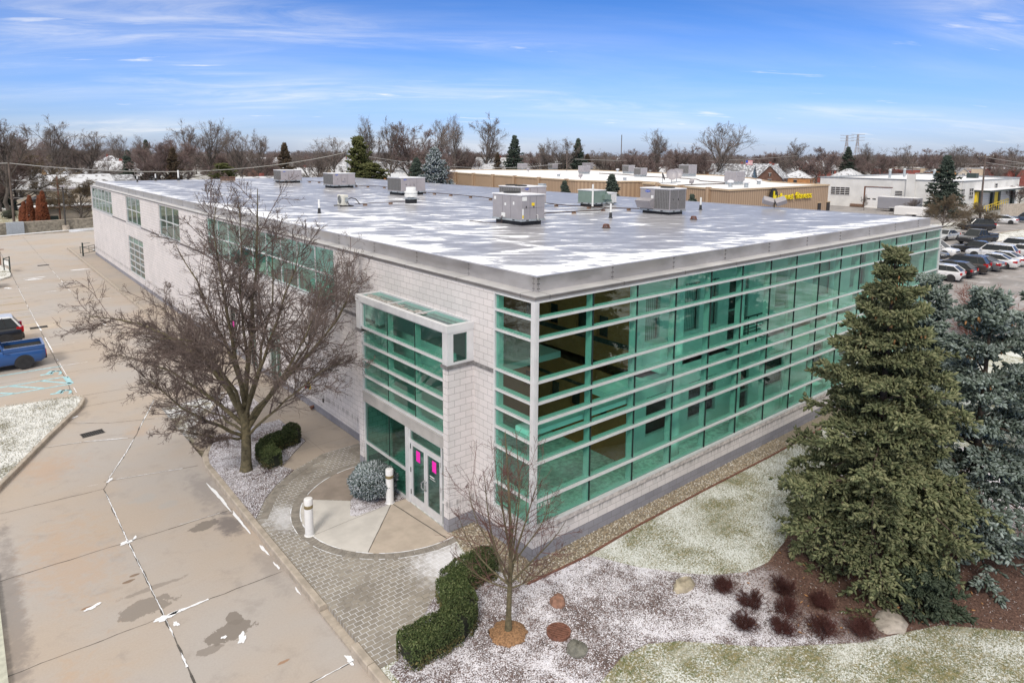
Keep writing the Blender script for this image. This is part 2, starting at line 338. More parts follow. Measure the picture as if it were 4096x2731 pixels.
# building
def m_block(name, c1, c2, cm, stain=True):
    g = NG(name); p = g.pos(); s = g.sep(p); u = g.math('ADD', s[0], s[1]); v = g.comb(u, s[2], 0.0)
    b = g.brick(v, .406, .2032, .007, c1, c2, cm, .5, smooth=.1)
    n = g.noise(p, .5, 5, .6); c = g.mix(1.0, b[0], g.mix(g.mr(n, .3, .7), (.93,.92,.92), (1.05,1.03,1.03)), 'MULTIPLY')
    f = g.noise(p, 30, 4, .6); c = g.mix(g.mr(f, .35, .7, 0, .16), c, tuple(x*.6 for x in c1))
    if stain:
        dr = g.noise(g.map(p, (2.6, 2.6, .12)), 1.5, 5, .65); up = g.mr(g.math('FRACT', g.math('DIVIDE', g.math('ADD', s[2], 5.15), 5.15)), .55, 1.0)
        c = g.mix(g.math('MULTIPLY', g.mr(dr, .56, .74), g.math('MULTIPLY', up, .7)), c, (.17,.155,.15)); lw_ = g.math('MULTIPLY', g.mr(s[2], .55, .9), g.mr(s[2], .99, .9)); c = g.mix(g.math('MULTIPLY', g.math('MULTIPLY', g.mr(g.noise(g.map(p, (7, 7, .5)), 1.2, 5, .7), .42, .62), lw_), .75), c, (.16,.15,.14))
    g.bump(g.math('ADD', g.math('MULTIPLY', b[1], -1), g.math('MULTIPLY', f, .35)), .35, .012)
    return g.fin(c, .88)
M_BLOCK = m_block('pale concrete block', (.71,.675,.665), (.655,.63,.62), (.36,.34,.33))
M_PLINTH = m_block('grey plinth block', (.30,.30,.33), (.25,.25,.28), (.19,.18,.19), False)
M_BAND = simple('grey stone band', (.19,.18,.18), .85, var=.3, scale=5, bump=.3)
M_SILLST = simple('cut stone sill', (.50,.46,.44), .85, var=.3, scale=7, bump=.3)
def m_metal(name, c, rough=.35, blot=.3):
    g = NG(name); p = g.pos(); n = g.noise(g.map(p, (1, 1, 2.2)), .9, 6, .6); cc = g.mix(g.mr(n, .35, .7), tuple(x*(1-blot*.35) for x in c), c)
    cc = g.mix(g.mr(g.noise(p, .35, 4, .5), .55, .75, 0, blot), cc, tuple(x*.55 for x in c))
    return g.fin(cc, g.mr(n, .3, .7, rough, rough+.15), .85)
M_FASCIA = m_metal('stainless fascia', (.60,.575,.57), .33, .5)
M_LEDGE = m_metal('stainless ledge', (.72,.70,.68), .45, .2)
M_DRIP = m_metal('dull stainless drip edge', (.36,.33,.32), .4, .3)
M_ALU = simple('silver aluminium frame', (.70,.70,.71), .4, .25, var=.06, scale=3)
M_ALUD = simple('inner mullion', (.50,.54,.52), .5, .1, var=.05)
M_PANEL = simple('aluminium spandrel panel', (.50,.48,.46), .5, .3, var=.12, scale=1.8)
def m_glass(name, tint, refl=.12, rough=.0, gl=(.86,.93,.95)):
    g = NG(name); t = g.n('ShaderNodeBsdfTransparent'); g.L(g.mix(g.orand(), tuple(x*.86 for x in tint), tuple(min(.98, x*1.08) for x in tint)), t.inputs[0])
    q = g.n('ShaderNodeBsdfGlossy'); q.inputs['Roughness'].default_value = rough; q.inputs['Color'].default_value = tuple(gl)+(1,)
    lw = g.n('ShaderNodeLayerWeight'); lw.inputs[0].default_value = .5; fr = g.math('MULTIPLY', g.math('POWER', lw.outputs['Facing'], 4.0), .85)
    w_ = g.noise(g.pos(), .35, 2); bp = g.n('ShaderNodeBump'); bp.inputs['Strength'].default_value = .02; bp.inputs['Distance'].default_value = .05; g.L(w_, bp.inputs['Height']); g.L(bp.outputs[0], q.inputs['Normal'])
    mxs = g.n('ShaderNodeMixShader'); g.L(g.math('ADD', fr, refl), mxs.inputs[0]); g.L(t.outputs[0], mxs.inputs[1]); g.L(q.outputs[0], mxs.inputs[2])
    g.L(mxs.outputs[0], g.o.inputs[0]); return g.m
M_GLASS = m_glass('green tinted glass', (.50,.93,.80), .10)
M_GLASSD = m_glass('dark green glass', (.28,.56,.48), .07)
M_GLASSDOOR = m_glass('door glass', (.30,.42,.40), .05)
M_JOINT = simple('black glazing joint', (.015,.02,.02), .6)
M_WHITEIN = simple('white interior wall', (.86,.88,.86), .8, var=.04, scale=1)
M_OLIVE = simple('brown interior wall', (.60,.155,.05), .85, var=.12, scale=1.2)
M_DARKIN = simple('dark interior trim', (.03,.025,.025), .7)
M_CARPET = simple('interior floor', (.66,.68,.66), .95, var=.3, scale=5)
M_CEIL = simple('interior ceiling', (.82,.83,.82), .9, var=.05)
g = NG('vertical blinds'); p = g.pos(); s_ = g.sep(p); st = g.math('FRACT', g.math('MULTIPLY', g.math('ADD', s_[0], s_[1]), 9)); M_BLIND = g.fin(g.mix(g.mr(st, .1, .5), (.10,.16,.15), (.48,.55,.53)), .7)
M_BLUEDOOR = simple('blue door', (.03,.10,.22), .5)
# snow blown into streaks over a wet membrane, seams each three metres
g = NG('roof membrane with snow'); p = g.pos(); s_ = g.sep(p)
q = g.map(p, (1, 1, 1), (0, 0, R(40)))          # local x now runs across the view, y away
n1 = g.noise(g.map(q, (.20, .5, 1)), 2.7, 9, .62, .5); n2 = g.noise(g.map(q, (.5, 1.5, 1)), 2.2, 7, .65); big = g.noise(p, .06, 3, .5)
edge = g.math('MINIMUM', g.math('SUBTRACT', s_[0], .4), g.math('SUBTRACT', s_[1], .4)); eb = g.mr(edge, 0, 2.4, .13, 0)
far = g.mr(s_[1], 12, 60, -.03, -.02); right = g.math('ADD', g.mr(s_[0], 10, 28, 0, -.07), g.mr(s_[1], 40, 8, 0, .015))
seam = g.math('ABSOLUTE', g.math('SUBTRACT', g.math('FRACT', g.math('DIVIDE', s_[1], 3.05)), .5)); sm = g.mr(seam, 0, .1, .07, 0)
seam2 = g.math('ABSOLUTE', g.math('SUBTRACT', g.math('FRACT', g.math('DIVIDE', s_[0], 9.0)), .5)); sm2 = g.mr(seam2, 0, .05, .06, 0)
k = g.math('ADD', g.math('ADD', g.math('MULTIPLY', n1, .8), g.math('MULTIPLY', n2, .28)), g.math('ADD', g.math('ADD', eb, far), g.math('ADD', right, g.math('ADD', sm, g.math('ADD', sm2, g.math('MULTIPLY', big, .22))))))
f = g.mr(k, .712, .728)
mem = g.mix(g.mr(g.noise(q, 1.5, 7, .65), .3, .7), (.235,.232,.25), (.295,.29,.31)); mem = g.mix(g.mr(k, .60, .70, 0, .45), mem, (.60,.61,.65))
c = g.mix(f, mem, (.80,.81,.85)); M_ROOF = g.fin(c, g.mr(f, 0, 1, .30, .75), 0, .06)
g.bump(f, .4, .02)
# plant on the roof
M_UNIT = simple('grey painted sheet metal', (.33,.31,.325), .5, .1, var=.07, scale=2)
M_UNITTOP = simple('snowy unit top', (.66,.66,.69), .7, var=.12, scale=2.5)
M_UNITP = simple('pinkish grey sheet metal', (.40,.365,.375), .5, .1, var=.07, scale=2)
M_UNITG = simple('green grey sheet metal', (.20,.27,.235), .5, .1, var=.08, scale=2)
g = NG('condenser coil'); p = g.obj(); n = g.noise(p, 60, 3, .7); M_COIL = g.fin(g.mix(g.mr(n, .35, .65), (.05,.05,.05), (.20,.195,.19)), .7)
M_BLACK = simple('black rubber', (.018,.018,.02), .6, var=.2)
M_GALV = simple('galvanised steel', (.42,.45,.46), .4, .5, var=.15, scale=4)
M_PVC = simple('white plastic', (.76,.76,.74), .5, var=.05)
M_YELLOW = simple('yellow label', (.80,.58,.02), .5, var=.04)
M_BLUE = simple('blue badge', (.01,.06,.42), .35, var=.03)
M_WHITE = simple('white paint', (.76,.75,.74), .5, var=.05)
M_PIPE = simple('rusty black pipe', (.055,.035,.03), .7, var=.4, scale=5)
M_RUST = simple('rusty steel', (.17,.075,.05), .8, var=.3, scale=8)
M_WOOD = simple('wood block', (.22,.14,.10), .9, var=.3)
M_PINK = simple('hot pink paper', (.90,.02,.46), .6, var=.03)
M_RED = simple('red plastic', (.45,.02,.02), .35)
M_STEELG = simple('dark green steel', (.025,.04,.035), .5, var=.2)
M_IRON = simple('cast iron', (.05,.045,.042), .7, var=.3, scale=12)
M_DARK = simple('dark void', (.012,.012,.012), .9)
M_PAINTB = simple('worn blue road paint', (.33,.55,.60), .8, var=.18, scale=7)
M_PAINTY = simple('faded yellow road paint', (.58,.46,.26), .8, var=.15, scale=7)
M_PAINTW = simple('faded white road paint', (.62,.60,.57), .8, var=.15, scale=7)
M_BARK = simple('brown bark', (.085,.062,.048), .95, var=.35, scale=14, bump=.5)
M_BARKG = simple('mossy bark', (.125,.105,.06), .95, var=.4, scale=9, bump=.6)
M_TWIG = simple('dark twigs', (.135,.10,.088), .9, var=.3, scale=4)
M_TWIGR = simple('reddish twigs', (.13,.065,.055), .9, var=.3, scale=4)
# ------------------------------------------------------------------ ground
rnd = random.Random(7); nr = np.random.default_rng(7)
def sheet(name, pts, top, m, bottom=None):
    b = MB()
    if bottom is None: 
        a = sum(pts[i][0]*pts[(i+1)%len(pts)][1]-pts[(i+1)%len(pts)][0]*pts[i][1] for i in range(len(pts)))
        b.poly([(p[0], p[1], top) for p in (pts if a > 0 else pts[::-1])])
    else: b.prism([tuple(p[:2]) for p in pts], bottom, top)
    return struct(b.build(name, m))
def strip_mesh(b, pts, wid, z0, z1, m=0, side=0, cham=.0):
    "band following a polyline; side -1/0/+1 puts it right, centred or left of the line"
    P = [Vector((p[0], p[1])) for p in pts]; L = []; Rr = []
    for i, p in enumerate(P):
        d0 = (P[i]-P[i-1]).normalized() if i else (P[1]-P[0]).normalized(); d1 = (P[i+1]-P[i]).normalized() if i < len(P)-1 else d0
        t = (d0+d1).normalized(); n = Vector((-t.y, t.x)); k = 1/max(.5, n.dot(Vector((-d0.y, d0.x))))
        a = wid*(.5+.5*side); c = wid*(.5-.5*side); L.append(p+n*a*k); Rr.append(p-n*c*k)
    for i in range(len(P)-1):
        a, c, d, e = Rr[i], Rr[i+1], L[i+1], L[i]; h = cham
        ai, ci, di, ei = a.lerp(e, h), c.lerp(d, h), d.lerp(c, h), e.lerp(a, h); zc_ = z1-wid*h
        b.add([(a.x,a.y,z0),(c.x,c.y,z0),(d.x,d.y,z0),(e.x,e.y,z0),(a.x,a.y,zc_),(c.x,c.y,zc_),(d.x,d.y,zc_),(e.x,e.y,zc_),(ai.x,ai.y,z1),(ci.x,ci.y,z1),(di.x,di.y,z1),(ei.x,ei.y,z1)],
              [(0,1,5,4),(2,3,7,6),(4,5,9,8),(6,7,11,10),(8,9,10,11)]+([(3,0,4,7),(4,8,11,7)] if i == 0 else [])+([(1,2,6,5),(5,6,10,9)] if i == len(P)-2 else []), m)
sheet('ground', [(-900,-300),(1600,-300),(1600,2600),(-900,2600)], -.42, M_FAR)
ZD = -.18
sheet('driveway', [(-14,-14),(-5.1,-14),(-5.1,20),(-1.7,20.5),(-1.7,80.15),(60,80.15),(60,102),(-40,97),(-40,14),(-14,8)], ZD, M_DRIVE, -.5)
sheet('sidewalk', [(-1.62,10.1),(.3,10.1),(.3,80),(-1.62,80)], -.005, M_WALK, -.5)
sheet('walkway', [(-2.93,9.5),(-3.15,10.1),(-1.9,11.35),(-1.62,11.6),(-1.62,10.1)], -.009, M_WALK, -.5)
sheet('crosswalk', [(-4.85,14.35),(-1.62,14.35),(-1.62,16.05),(-4.4,16.05)], -.012, M_WALK, -.5)
plaza = [(-5.12,-.75),(-4.6,-.75),(-2.95,.45),(-1.9,.95),(-1.25,1.5),(-1.0,2.3),(-.9,2.72),(-.9,8.36),(.05,8.36),(.05,10.1),(-1.62,10.1),(-2.93,9.5),(-3.83,8.84),(-4.46,8.13),(-5.12,7.1)]
sheet('paved_entrance', plaza, 0.0, M_PAVER, -.5)
yard = [(-5.12,-.76),(-4.6,-.76),(-2.95,.44),(-1.9,.94),(-1.25,1.49),(-1.0,2.29),(-.89,2.70),(.2,2.70),(.2,.2),(33,.2),(40,-2),(48,-18),(48,-40),(-5.12,-40)]
sheet('lawn', yard, .0, M_LAWN, -.5)
bed_tree = [(-5.12,7.12),(-4.46,8.15),(-3.83,8.86),(-2.95,9.52),(-3.17,10.1),(-1.92,11.36),(-1.64,11.62),(-1.64,14.33),(-4.75,14.33),(-4.45,13.9),(-4.95,12.7),(-5.12,11.9)]
sheet('planting_bed', bed_tree, .0, M_MULCH, -.5)
sheet('planting_bed', [(-4.3,16.07),(-1.64,16.07),(-1.64,20.0)], .0, M_MULCH, -.5)
mulch = [(-5.0,-.9),(-4.6,-.74),(-2.95,.47),(-1.9,.97),(-1.25,1.3),(-1.05,.5),(-.75,-.62),(1.3,-.72),(1.57,-.85),(2.14,-1.97),(2.91,-2.96),(3.51,-3.54),(4.3,-4.0),(5.13,-4.13),(6.5,-3.9),(9,-3.2),(13,-3.0),(18,-5),(20,-9),(14,-12),(9,-11.2),(7.34,-9.47),(6.03,-8.12),(5.0,-7.63),(3.95,-7.17),(2.1,-5.85),(.66,-4.41),(.01,-4.01),(-.74,-3.9),(-1.69,-4.11),(-3,-4.6),(-5.0,-5.2)]
sheet('mulch_bed', mulch, .006, M_MULCH)
gravel = [(-.87,2.68),(-.98,2.3),(-1.2,1.45),(-1.0,.5),(-.72,-.6),(1.3,-.70),(3.81,-.60),(7.09,-.60),(11.3,-.66),(31.5,-.66),(31.5,2),(29.6,2),(29.6,-.0),(-.0,0),(-.0,2.68)]
sheet('gravel_strip', gravel, .012, M_GRAVELBED)
b = MB(); strip_mesh(b, [(-.72,-.63),(1.3,-.74),(3.81,-.64),(7.09,-.64),(11.3,-.70),(31.5,-.70)], .05, -.1, .045); tag(b.build('bed_edging', M_RUST), 'thin brown edging strip between gravel and lawn along glass wall', 'edging')
island = [(-40,29),(-10.67,23.51),(-8.69,23.2),(-7.94,23.1),(-7.7,22.85),(-7.7,22.3),(-7.95,21.45),(-9.35,18.6),(-11.15,14.7),(-14,8.6),(-40,8)]
sheet('grass_island', island, -.02, M_ISLAND, -.5)
isl2 = [gp(0,980+330*.2456,-.05), gp(140*.2456,980+395*.2456,-.05), gp(175*.2456,980+470*.2456,-.05), gp(165*.2456,980+505*.2456,-.05), gp(0,980+560*.2456,-.05)]
sheet('grass_island', [(-40,70)]+[(q.x,q.y) for q in isl2]+[(-40,60)], -.03, M_ISLAND, -.5)
sheet('parking_lot', [(33,.3),(33.2,10),(34,45),(140,45),(140,-60),(49,-60),(48.3,-18),(40.4,-1.9)], .0, M_ASPHALT, -.5)
sheet('service_yard', [(30,45.1),(142.9,45.1),(142.9,75),(100,78),(100,110),(60,110),(60,98),(30,98)], -.05, M_ASPHALT, -.5)
sheet('rear_yard', [(-60,103.4),(60,106),(70,140),(-70,140)], .15, M_YARD, -.5)
# kerbs
b = MB(); k = .12
strip_mesh(b, [(-1.65,80.1),(-1.65,20.2),(-4.45,16.0)], .16, -.4, .005, 0, 0, k)
strip_mesh(b, [(-4.92,14.5),(-4.5,13.9),(-5.06,12.7),(-5.2,11.9),(-5.22,7.0),(-5.22,2.0)], .2, -.4, .01, 0, 0, k)
strip_mesh(b, [(-5.22,.3),(-5.22,-.5)], .2, -.4, .01, 0, 0, k); strip_mesh(b, [(-5.22,-.52),(-5.22,-14)], .2, -.4, .01, 0, 0, k)
struct(b.build('kerb', M_KERB))
b = MB(); strip_mesh(b, [(-5.22,1.98),(-5.22,1.55),(-5.22,.75),(-5.22,.32)], .2, -.4, -.12); struct(b.build('dropped_kerb', M_KERB))
b = MB(); strip_mesh(b, [(p[0], p[1]) for p in island[1:-1]], .17, -.4, .0, 0, 0, k); struct(b.build('island_kerb', M_KERB))
b = MB(); strip_mesh(b, [(-11.6,9.0),(-11.6,-6)], .3, -.4, -.06); struct(b.build('edge_kerb', simple('pale edge kerb', (.46,.46,.38), .9, var=.15)))
b = MB(); strip_mesh(b, [(-40,95.3),(-7.5,98.3),(.6,101.2),(4,102.3),(40,104)], .5, -.4, -.06); struct(b.build('snowy_kerb', M_SNOW))
b = MB(); strip_mesh(b, [(-40,94.9),(-7.3,97.9),(.8,100.8)], .25, -.4, -.12); struct(b.build('wall_gutter', M_KERB))
# right car park islands, kerbs and stall lines
b = MB(); b.prism([(92,14),(150,8),(150,12),(94.5,17.6),(92.5,17)], -.3, .10); b.prism([(97,23),(120,20),(128,25),(108,28)], -.3, .08); struct(b.build('parking_island', M_ISLAND))
b = MB(); strip_mesh(b, [(95,17.9),(150,12.3)], .25, -.3, .14); strip_mesh(b, [(92,13.8),(150,7.8)], .25, -.3, .14); struct(b.build('parking_kerb', M_KERB))
b = MB()
for i in range(7): x = 59.2+i*2.9; b.box(x-.06, 6, .0, x+.06, 11.4, .005)
for i in range(8): x = 66.0+i*2.9; b.box(x-.06, 11.8, .0, x+.06, 17, .005)
for i in range(6): q = gp(3072+(1900+i*60)*.4356, 380+(1240+i*8)*.4356); b.box(q.x-2.4, q.y-.06, .0, q.x+2.4, q.y+.06, .005)
struct(b.build('stall_lines', M_PAINTW))
# joints, cracks and snow of the driveway
def jag(pts, step=.35, amp=.02):
    o = []
    for a, c in zip(pts[:-1], pts[1:]):
        a, c = Vector(a[:2]), Vector(c[:2]); n = max(1, int((c-a).length/step)); t = (c-a).normalized(); pn = Vector((-t.y, t.x))
        for i in range(n): o.append(a.lerp(c, i/n)+pn*rnd.uniform(-amp, amp))
    o.append(Vector(pts[-1][:2])); return o
def ribbon(b, pts, w0, w1, z, gap=0.0, step=.3, amp=.02):
    P = jag(pts, step, amp); skip = 0
    for i in range(len(P)-1):
        if gap and rnd.random() < gap: continue
        t = (P[i+1]-P[i]).normalized(); n = Vector((-t.y, t.x)); a = rnd.uniform(w0, w1); c = rnd.uniform(w0, w1)
        b.poly([tuple(P[i]-n*a)+(z,), tuple(P[i+1]-n*c)+(z,), tuple(P[i+1]+n*c)+(z,), tuple(P[i]+n*a)+(z,)])
def blob(b, c, rx, ry, z, rot=0, n=22, rough=.35, seed=None):
    ph = [rnd.uniform(0, 6.3) for _ in range(4)]; pts = []
    for i in range(n):
        a = 2*math.pi*i/n; r = 1+rough*(.5*math.sin(2*a+ph[0])+.35*math.sin(3*a+ph[1])+.3*math.sin(5*a+ph[2])+.2*math.sin(9*a+ph[3]))
        x, y = rx*r*math.cos(a), ry*r*math.sin(a); pts.append((c[0]+x*math.cos(rot)-y*math.sin(rot), c[1]+x*math.sin(rot)+y*math.cos(rot), z))
    b.poly(pts)
ZJ = ZD+.004; ZS = ZD+.014
LJ = [(-5.08,20.72),(-6.67,16.6),(-7.25,15.19),(-8.05,13.43),(-8.37,12.54),(-8.37,8.5),(-8.33,4.3),(-8.37,-2)]
TJ = [[(-11.3,12.82),(-8.37,12.6)],[(-8.28,13.17),(-5.4,12.4)],[(-11.39,8.6),(-5.4,8.48)],[(-11.45,4.41),(-5.4,4.28)],[(-11.4,0),(-5.4,.02)],[(-10.9,19.0),(-9.44,17.68),(-8.39,17.4),(-6.74,16.6)],[(-8.5,19.9),(-7.2,18.9),(-5.1,18.0)],[(-7.8,21.7),(-4.9,21.55)],[(-7.66,23.34),(-4.9,23.15)]]
b = MB(); ribbon(b, LJ, .008, .03, ZJ)
for t in TJ: ribbon(b, t, .005, .016, ZJ)
for y in list(np.arange(27.7, 97, 4.25)): ribbon(b, [(-14,y+.1),(-7.9,y)], .006, .012, ZJ); ribbon(b, [(-7.9,y),(-1.75,y-.1)], .006, .012, ZJ)
ribbon(b, [(-7.9,23.8),(-7.9,97)], .008, .02, ZJ); ribbon(b, [(-4.75,23),(-4.75,97)], .006, .014, ZJ, .1)
struct(b.build('driveway_joints', M_CRACK))
b = MB()
def snowline(pts, w0, w1, gap):
    P = jag(pts, .07, .008); wv_ = 0; on = True
    for i in range(len(P)-1):
        if rnd.random() < .12: on = rnd.random() > gap
        wn_ = (w0*.3+(w1*.62-w0*.3)*rnd.random()**2.2) if on else 0
        wn_ = .55*wv_+.45*wn_; t = (P[i+1]-P[i]).normalized(); n = Vector((-t.y, t.x))
        if wn_ > .003 or wv_ > .003: b.poly([tuple(P[i]-n*wv_)+(ZS,), tuple(P[i+1]-n*wn_)+(ZS,), tuple(P[i+1]+n*wn_)+(ZS,), tuple(P[i]+n*wv_)+(ZS,)])
        wv_ = wn_
snowline(LJ[:6], .012, .05, .18); snowline([(-8.37,8.5),(-8.33,4.4)], .01, .035, .3); snowline([(-8.33,4.3),(-8.35,2.2)], .01, .06, .45)
snowline([(-8.0,13.1),(-5.9,12.5)], .015, .06, .1); snowline([(-8.45,13.05),(-10.8,13.6)], .008, .025, .4); snowline([(-8.35,17.4),(-6.9,16.7)], .02, .09, .05); snowline([(-9.5,17.75),(-8.4,17.4)], .01, .03, .3)
snowline([(-8.3,19.8),(-7.2,18.9),(-5.3,18.05)], .008, .03, .4); snowline([(-8.33,4.3),(-7.3,4.33)], .02, .12, .05); snowline([(-6.4,0),(-5.4,.02)], .015, .05, .1); snowline([(-7.0,8.55),(-5.8,8.48)], .01, .03, .4)
snowline([(-7.92,57),(-7.9,41)], .01, .05, .35); snowline([(-7.9,41),(-7.86,38.4)], .06, .13, .05); snowline([(-7.86,36.5),(-7.84,33)], .04, .12, .1); snowline([(-7.84,33),(-7.74,24)], .015, .06, .2); snowline([(-4.75,64),(-4.75,46)], .01, .07, .6)
for y in (55.5, 44.4, 34.1, 29.2): snowline([(-8.9,y+.08),(-7.9,y),(-6.6,y-.05)], .01, .09, .35)
for c_, rx, ry, ro in [((-8.42,8.52),.20,.15,.3), ((-8.18,8.62),.15,.06,.9), ((-8.32,4.28),.30,.17,.1), ((-8.18,3.86),.07,.16,0), ((-8.1,13.15),.22,.09,.8), ((-7.1,2.35),.25,.12,1.0), ((-7.42,2.65),.10,.06,.2), ((-9.65,5.85),.26,.09,.15), ((-9.4,19.0),.12,.9,-.42), ((-8.9,19.9),.10,.5,-.42), ((-5.5,9.6),.09,1.2,.02), ((-5.45,7.6),.07,.9,.0), ((-5.42,5.6),.05,.5,0), ((-5.42,4.6),.05,.25,0), ((-5.44,.1),.10,.22,.1), ((-5.4,3.2),.04,.2,0),
                      ((-5.2,1.75),.16,.08,.4), ((-8.3,20.5),.25,.1,.2), ((-4.5,38),.08,.5,.2), ((-6.3,60.5),.9,.22,.05), ((-6.6,59.6),.9,.3,.0), ((-2.6,63),1.2,.3,.1), ((-5.9,52.5),.5,.1,0), ((-3.3,46.8),.9,.08,.0), ((-8.6,56.2),.25,.5,.3)]:
    blob(b, c_, rx*.72, ry*.72, ZS, ro, 30, .5)
struct(b.build('snow_patches', M_SNOW))
b = MB()   # light patch of new concrete round the drain
Z5 = lambda x, y: gp(x*.46852, 1200+y*.46852, ZD)
b.poly([tuple(Z5(*q))[:2]+(ZJ+.001,) for q in ((150,280),(528,232),(500,176),(310,200),(130,222))]); struct(b.build('concrete_patch', M_FANTAN))
# painted markings of the left lot
b = MB()
for y in (51.5, 48.8, 46.1, 43.4, 40.7, 35.3): ribbon(b, [(-13.5,y+.05),(-7.98,y)], .045, .055, ZS, 0, 5, 0)
struct(b.build('stall_lines', M_PAINTY))
b = MB()
def pl(pts, w_=.05, cl_=False): 
    P = [Z5(*q) for q in pts]; strip_mesh(b, [(q.x, q.y) for q in P], w_*2, ZD, ZS)
pl([(0,648),(520,565)]); pl([(0,748),(555,655)]); pl([(0,820),(612,715)]); pl([(560,657),(606,712)], .12); pl([(345,690),(606,711)], .06); pl([(85,735),(370,752)], .06); pl([(0,795),(120,798)], .06)
for oy, ox in ((0,0),(163,85)):
    pl([(345+ox,642+oy),(440+ox,628+oy)], .07); pl([(400+ox,630+oy),(430+ox,610+oy),(470+ox,608+oy)], .06)
    pts = []
    for i in range(15): a = R(-60+i*20); pts.append((478+ox+42*math.cos(a), 622+oy-17*math.sin(a)))
    pl(pts, .05); pl([(440+ox,628+oy),(455+ox,612+oy),(520+ox,606+oy)], .05)
struct(b.build('accessible_bay_markings', M_PAINTB))
# entrance fan of concrete
FC, FR = (-1.2,5.4), 2.97
def arcp(a0, a1, n=20, r=FR): return [(FC[0]+r*math.cos(R(a0+(a1-a0)*i/n)), FC[1]+r*math.sin(R(a0+(a1-a0)*i/n))) for i in range(n+1)]
an = lambda x, y: math.degrees(math.atan2(y-FC[1], x-FC[0])) % 360
HUB = (-1.40,5.28)
b = MB(); z = .005
b.poly([p+(z,) for p in [HUB]+[(-2.64,5.28),(-2.78,5.45),(-2.36,6.26)]+arcp(an(-3.45,7.25), an(-3.28,3.33))]); struct(b.build('entrance_slab', M_FANLIGHT))
b = MB(); b.poly([p+(z,) for p in [HUB]+arcp(an(-3.27,3.33), 276)+[(-.9,2.72),(-.9,5.25)]]); struct(b.build('entrance_slab', M_FANTAN))
b = MB(); b.poly([p+(z,) for p in [(-2.36,6.28),(-2.05,6.52),(-1.0,6.9),(-.92,7.4),(-.92,8.36)]+arcp(88, an(-3.44,7.27), 14)]); struct(b.build('entrance_slab', M_FANDARK))
b = MB(); b.poly([p+(.004,) for p in [HUB,(-.9,5.26),(-.9,7.4),(-1.0,6.9),(-2.05,6.52),(-2.36,6.27),(-2.78,5.45),(-2.64,5.28)][::-1]]); struct(b.build('planting_bed', M_MULCH))
b = MB(); ribbon(b, [HUB,(-3.27,3.33)], .008, .015, .010, 0, .3, .004); ribbon(b, [HUB,(-1.15,2.5)], .014, .02, .010, 0, .3, .004); ribbon(b, [HUB,(-4.1,5.12)], .004, .006, .010, 0, .5, .003); struct(b.build('entrance_joints', M_CRACK))
b = MB(); n = 74
for i in range(n):
    a0 = R(84+(276-84)*i/n); a1 = R(84+(276-84)*(i+.9)/n); r0, r1 = FR+.02, FR+.27
    b.prism([(FC[0]+r*math.cos(a), FC[1]+r*math.sin(a)) for r, a in ((r0,a0),(r1,a0),(r1,a1),(r0,a1))], -.1, .009)
P = jag([(-1.62,10.0),(-2.93,9.4),(-3.8,8.75),(-4.4,8.05),(-5.05,7.0)], .13, 0)
for i in range(len(P)-1):
    t = (P[i+1]-P[i]); q = P[i]+t*.88; nn = Vector((t.y,-t.x)).normalized()*.24; b.prism([tuple(P[i]),tuple(q),tuple(q+nn*-1),tuple(P[i]-nn)], -.1, .008)
struct(b.build('paver_border', M_PAVERB))
b = MB(); ribbon(b, arcp(84, 276, 60, FR+.0), .008, .02, .0095, .15, .2, .003); ribbon(b, arcp(150, 276, 40, FR+.285), .006, .015, .0095, .3, .2, .005); struct(b.build('snow_patches', M_SNOW))
def drain(name, label, c, lx, ly, bars, rot, z):
    t = thing(name, label, 'drain', (c[0], c[1], z), rot)
    b = MB(); b.poly([(-lx/2,-ly/2,.002),(lx/2,-ly/2,.002),(lx/2,ly/2,.002),(-lx/2,ly/2,.002)]); b.build('sump', M_DARK, t)
    b = MB(); w_ = .03
    for s in (-1, 1): b.box(-lx/2-w_, s*ly/2-w_/2, 0, lx/2+w_, s*ly/2+w_/2, .018); b.box(s*lx/2-w_/2, -ly/2+w_/2, 0, s*lx/2+w_/2, ly/2-w_/2, .017)
    for i in range(bars): x = -lx/2+lx*(i+1)/(bars+1); b.box(x-.016, -ly/2+w_/2, 0, x+.016, ly/2-w_/2, .013)
    b.build('grate', M_IRON, t); return t
q = gp(362*.2456*0+0+370*.4356, 1063+1540*.4356, ZD)
q = gp(850*.4356, 1063+1540*.4356, ZD); drain('storm_drain', 'rectangular iron storm drain in driveway beside snowy island tip', (q.x,q.y), .75, .45, 9, .1, ZJ)
q = Z5(332,235); drain('storm_drain', 'iron storm drain set in pale concrete patch behind parked dark suv', (q.x,q.y), .9, .5, 10, 0, ZJ+.004)
q = gp(705*.2456, 980+332*.2456, ZD); drain('storm_drain', 'dark iron storm drain in far driveway near bike rack', (q.x,q.y), .9, .5, 10, 0, ZJ)
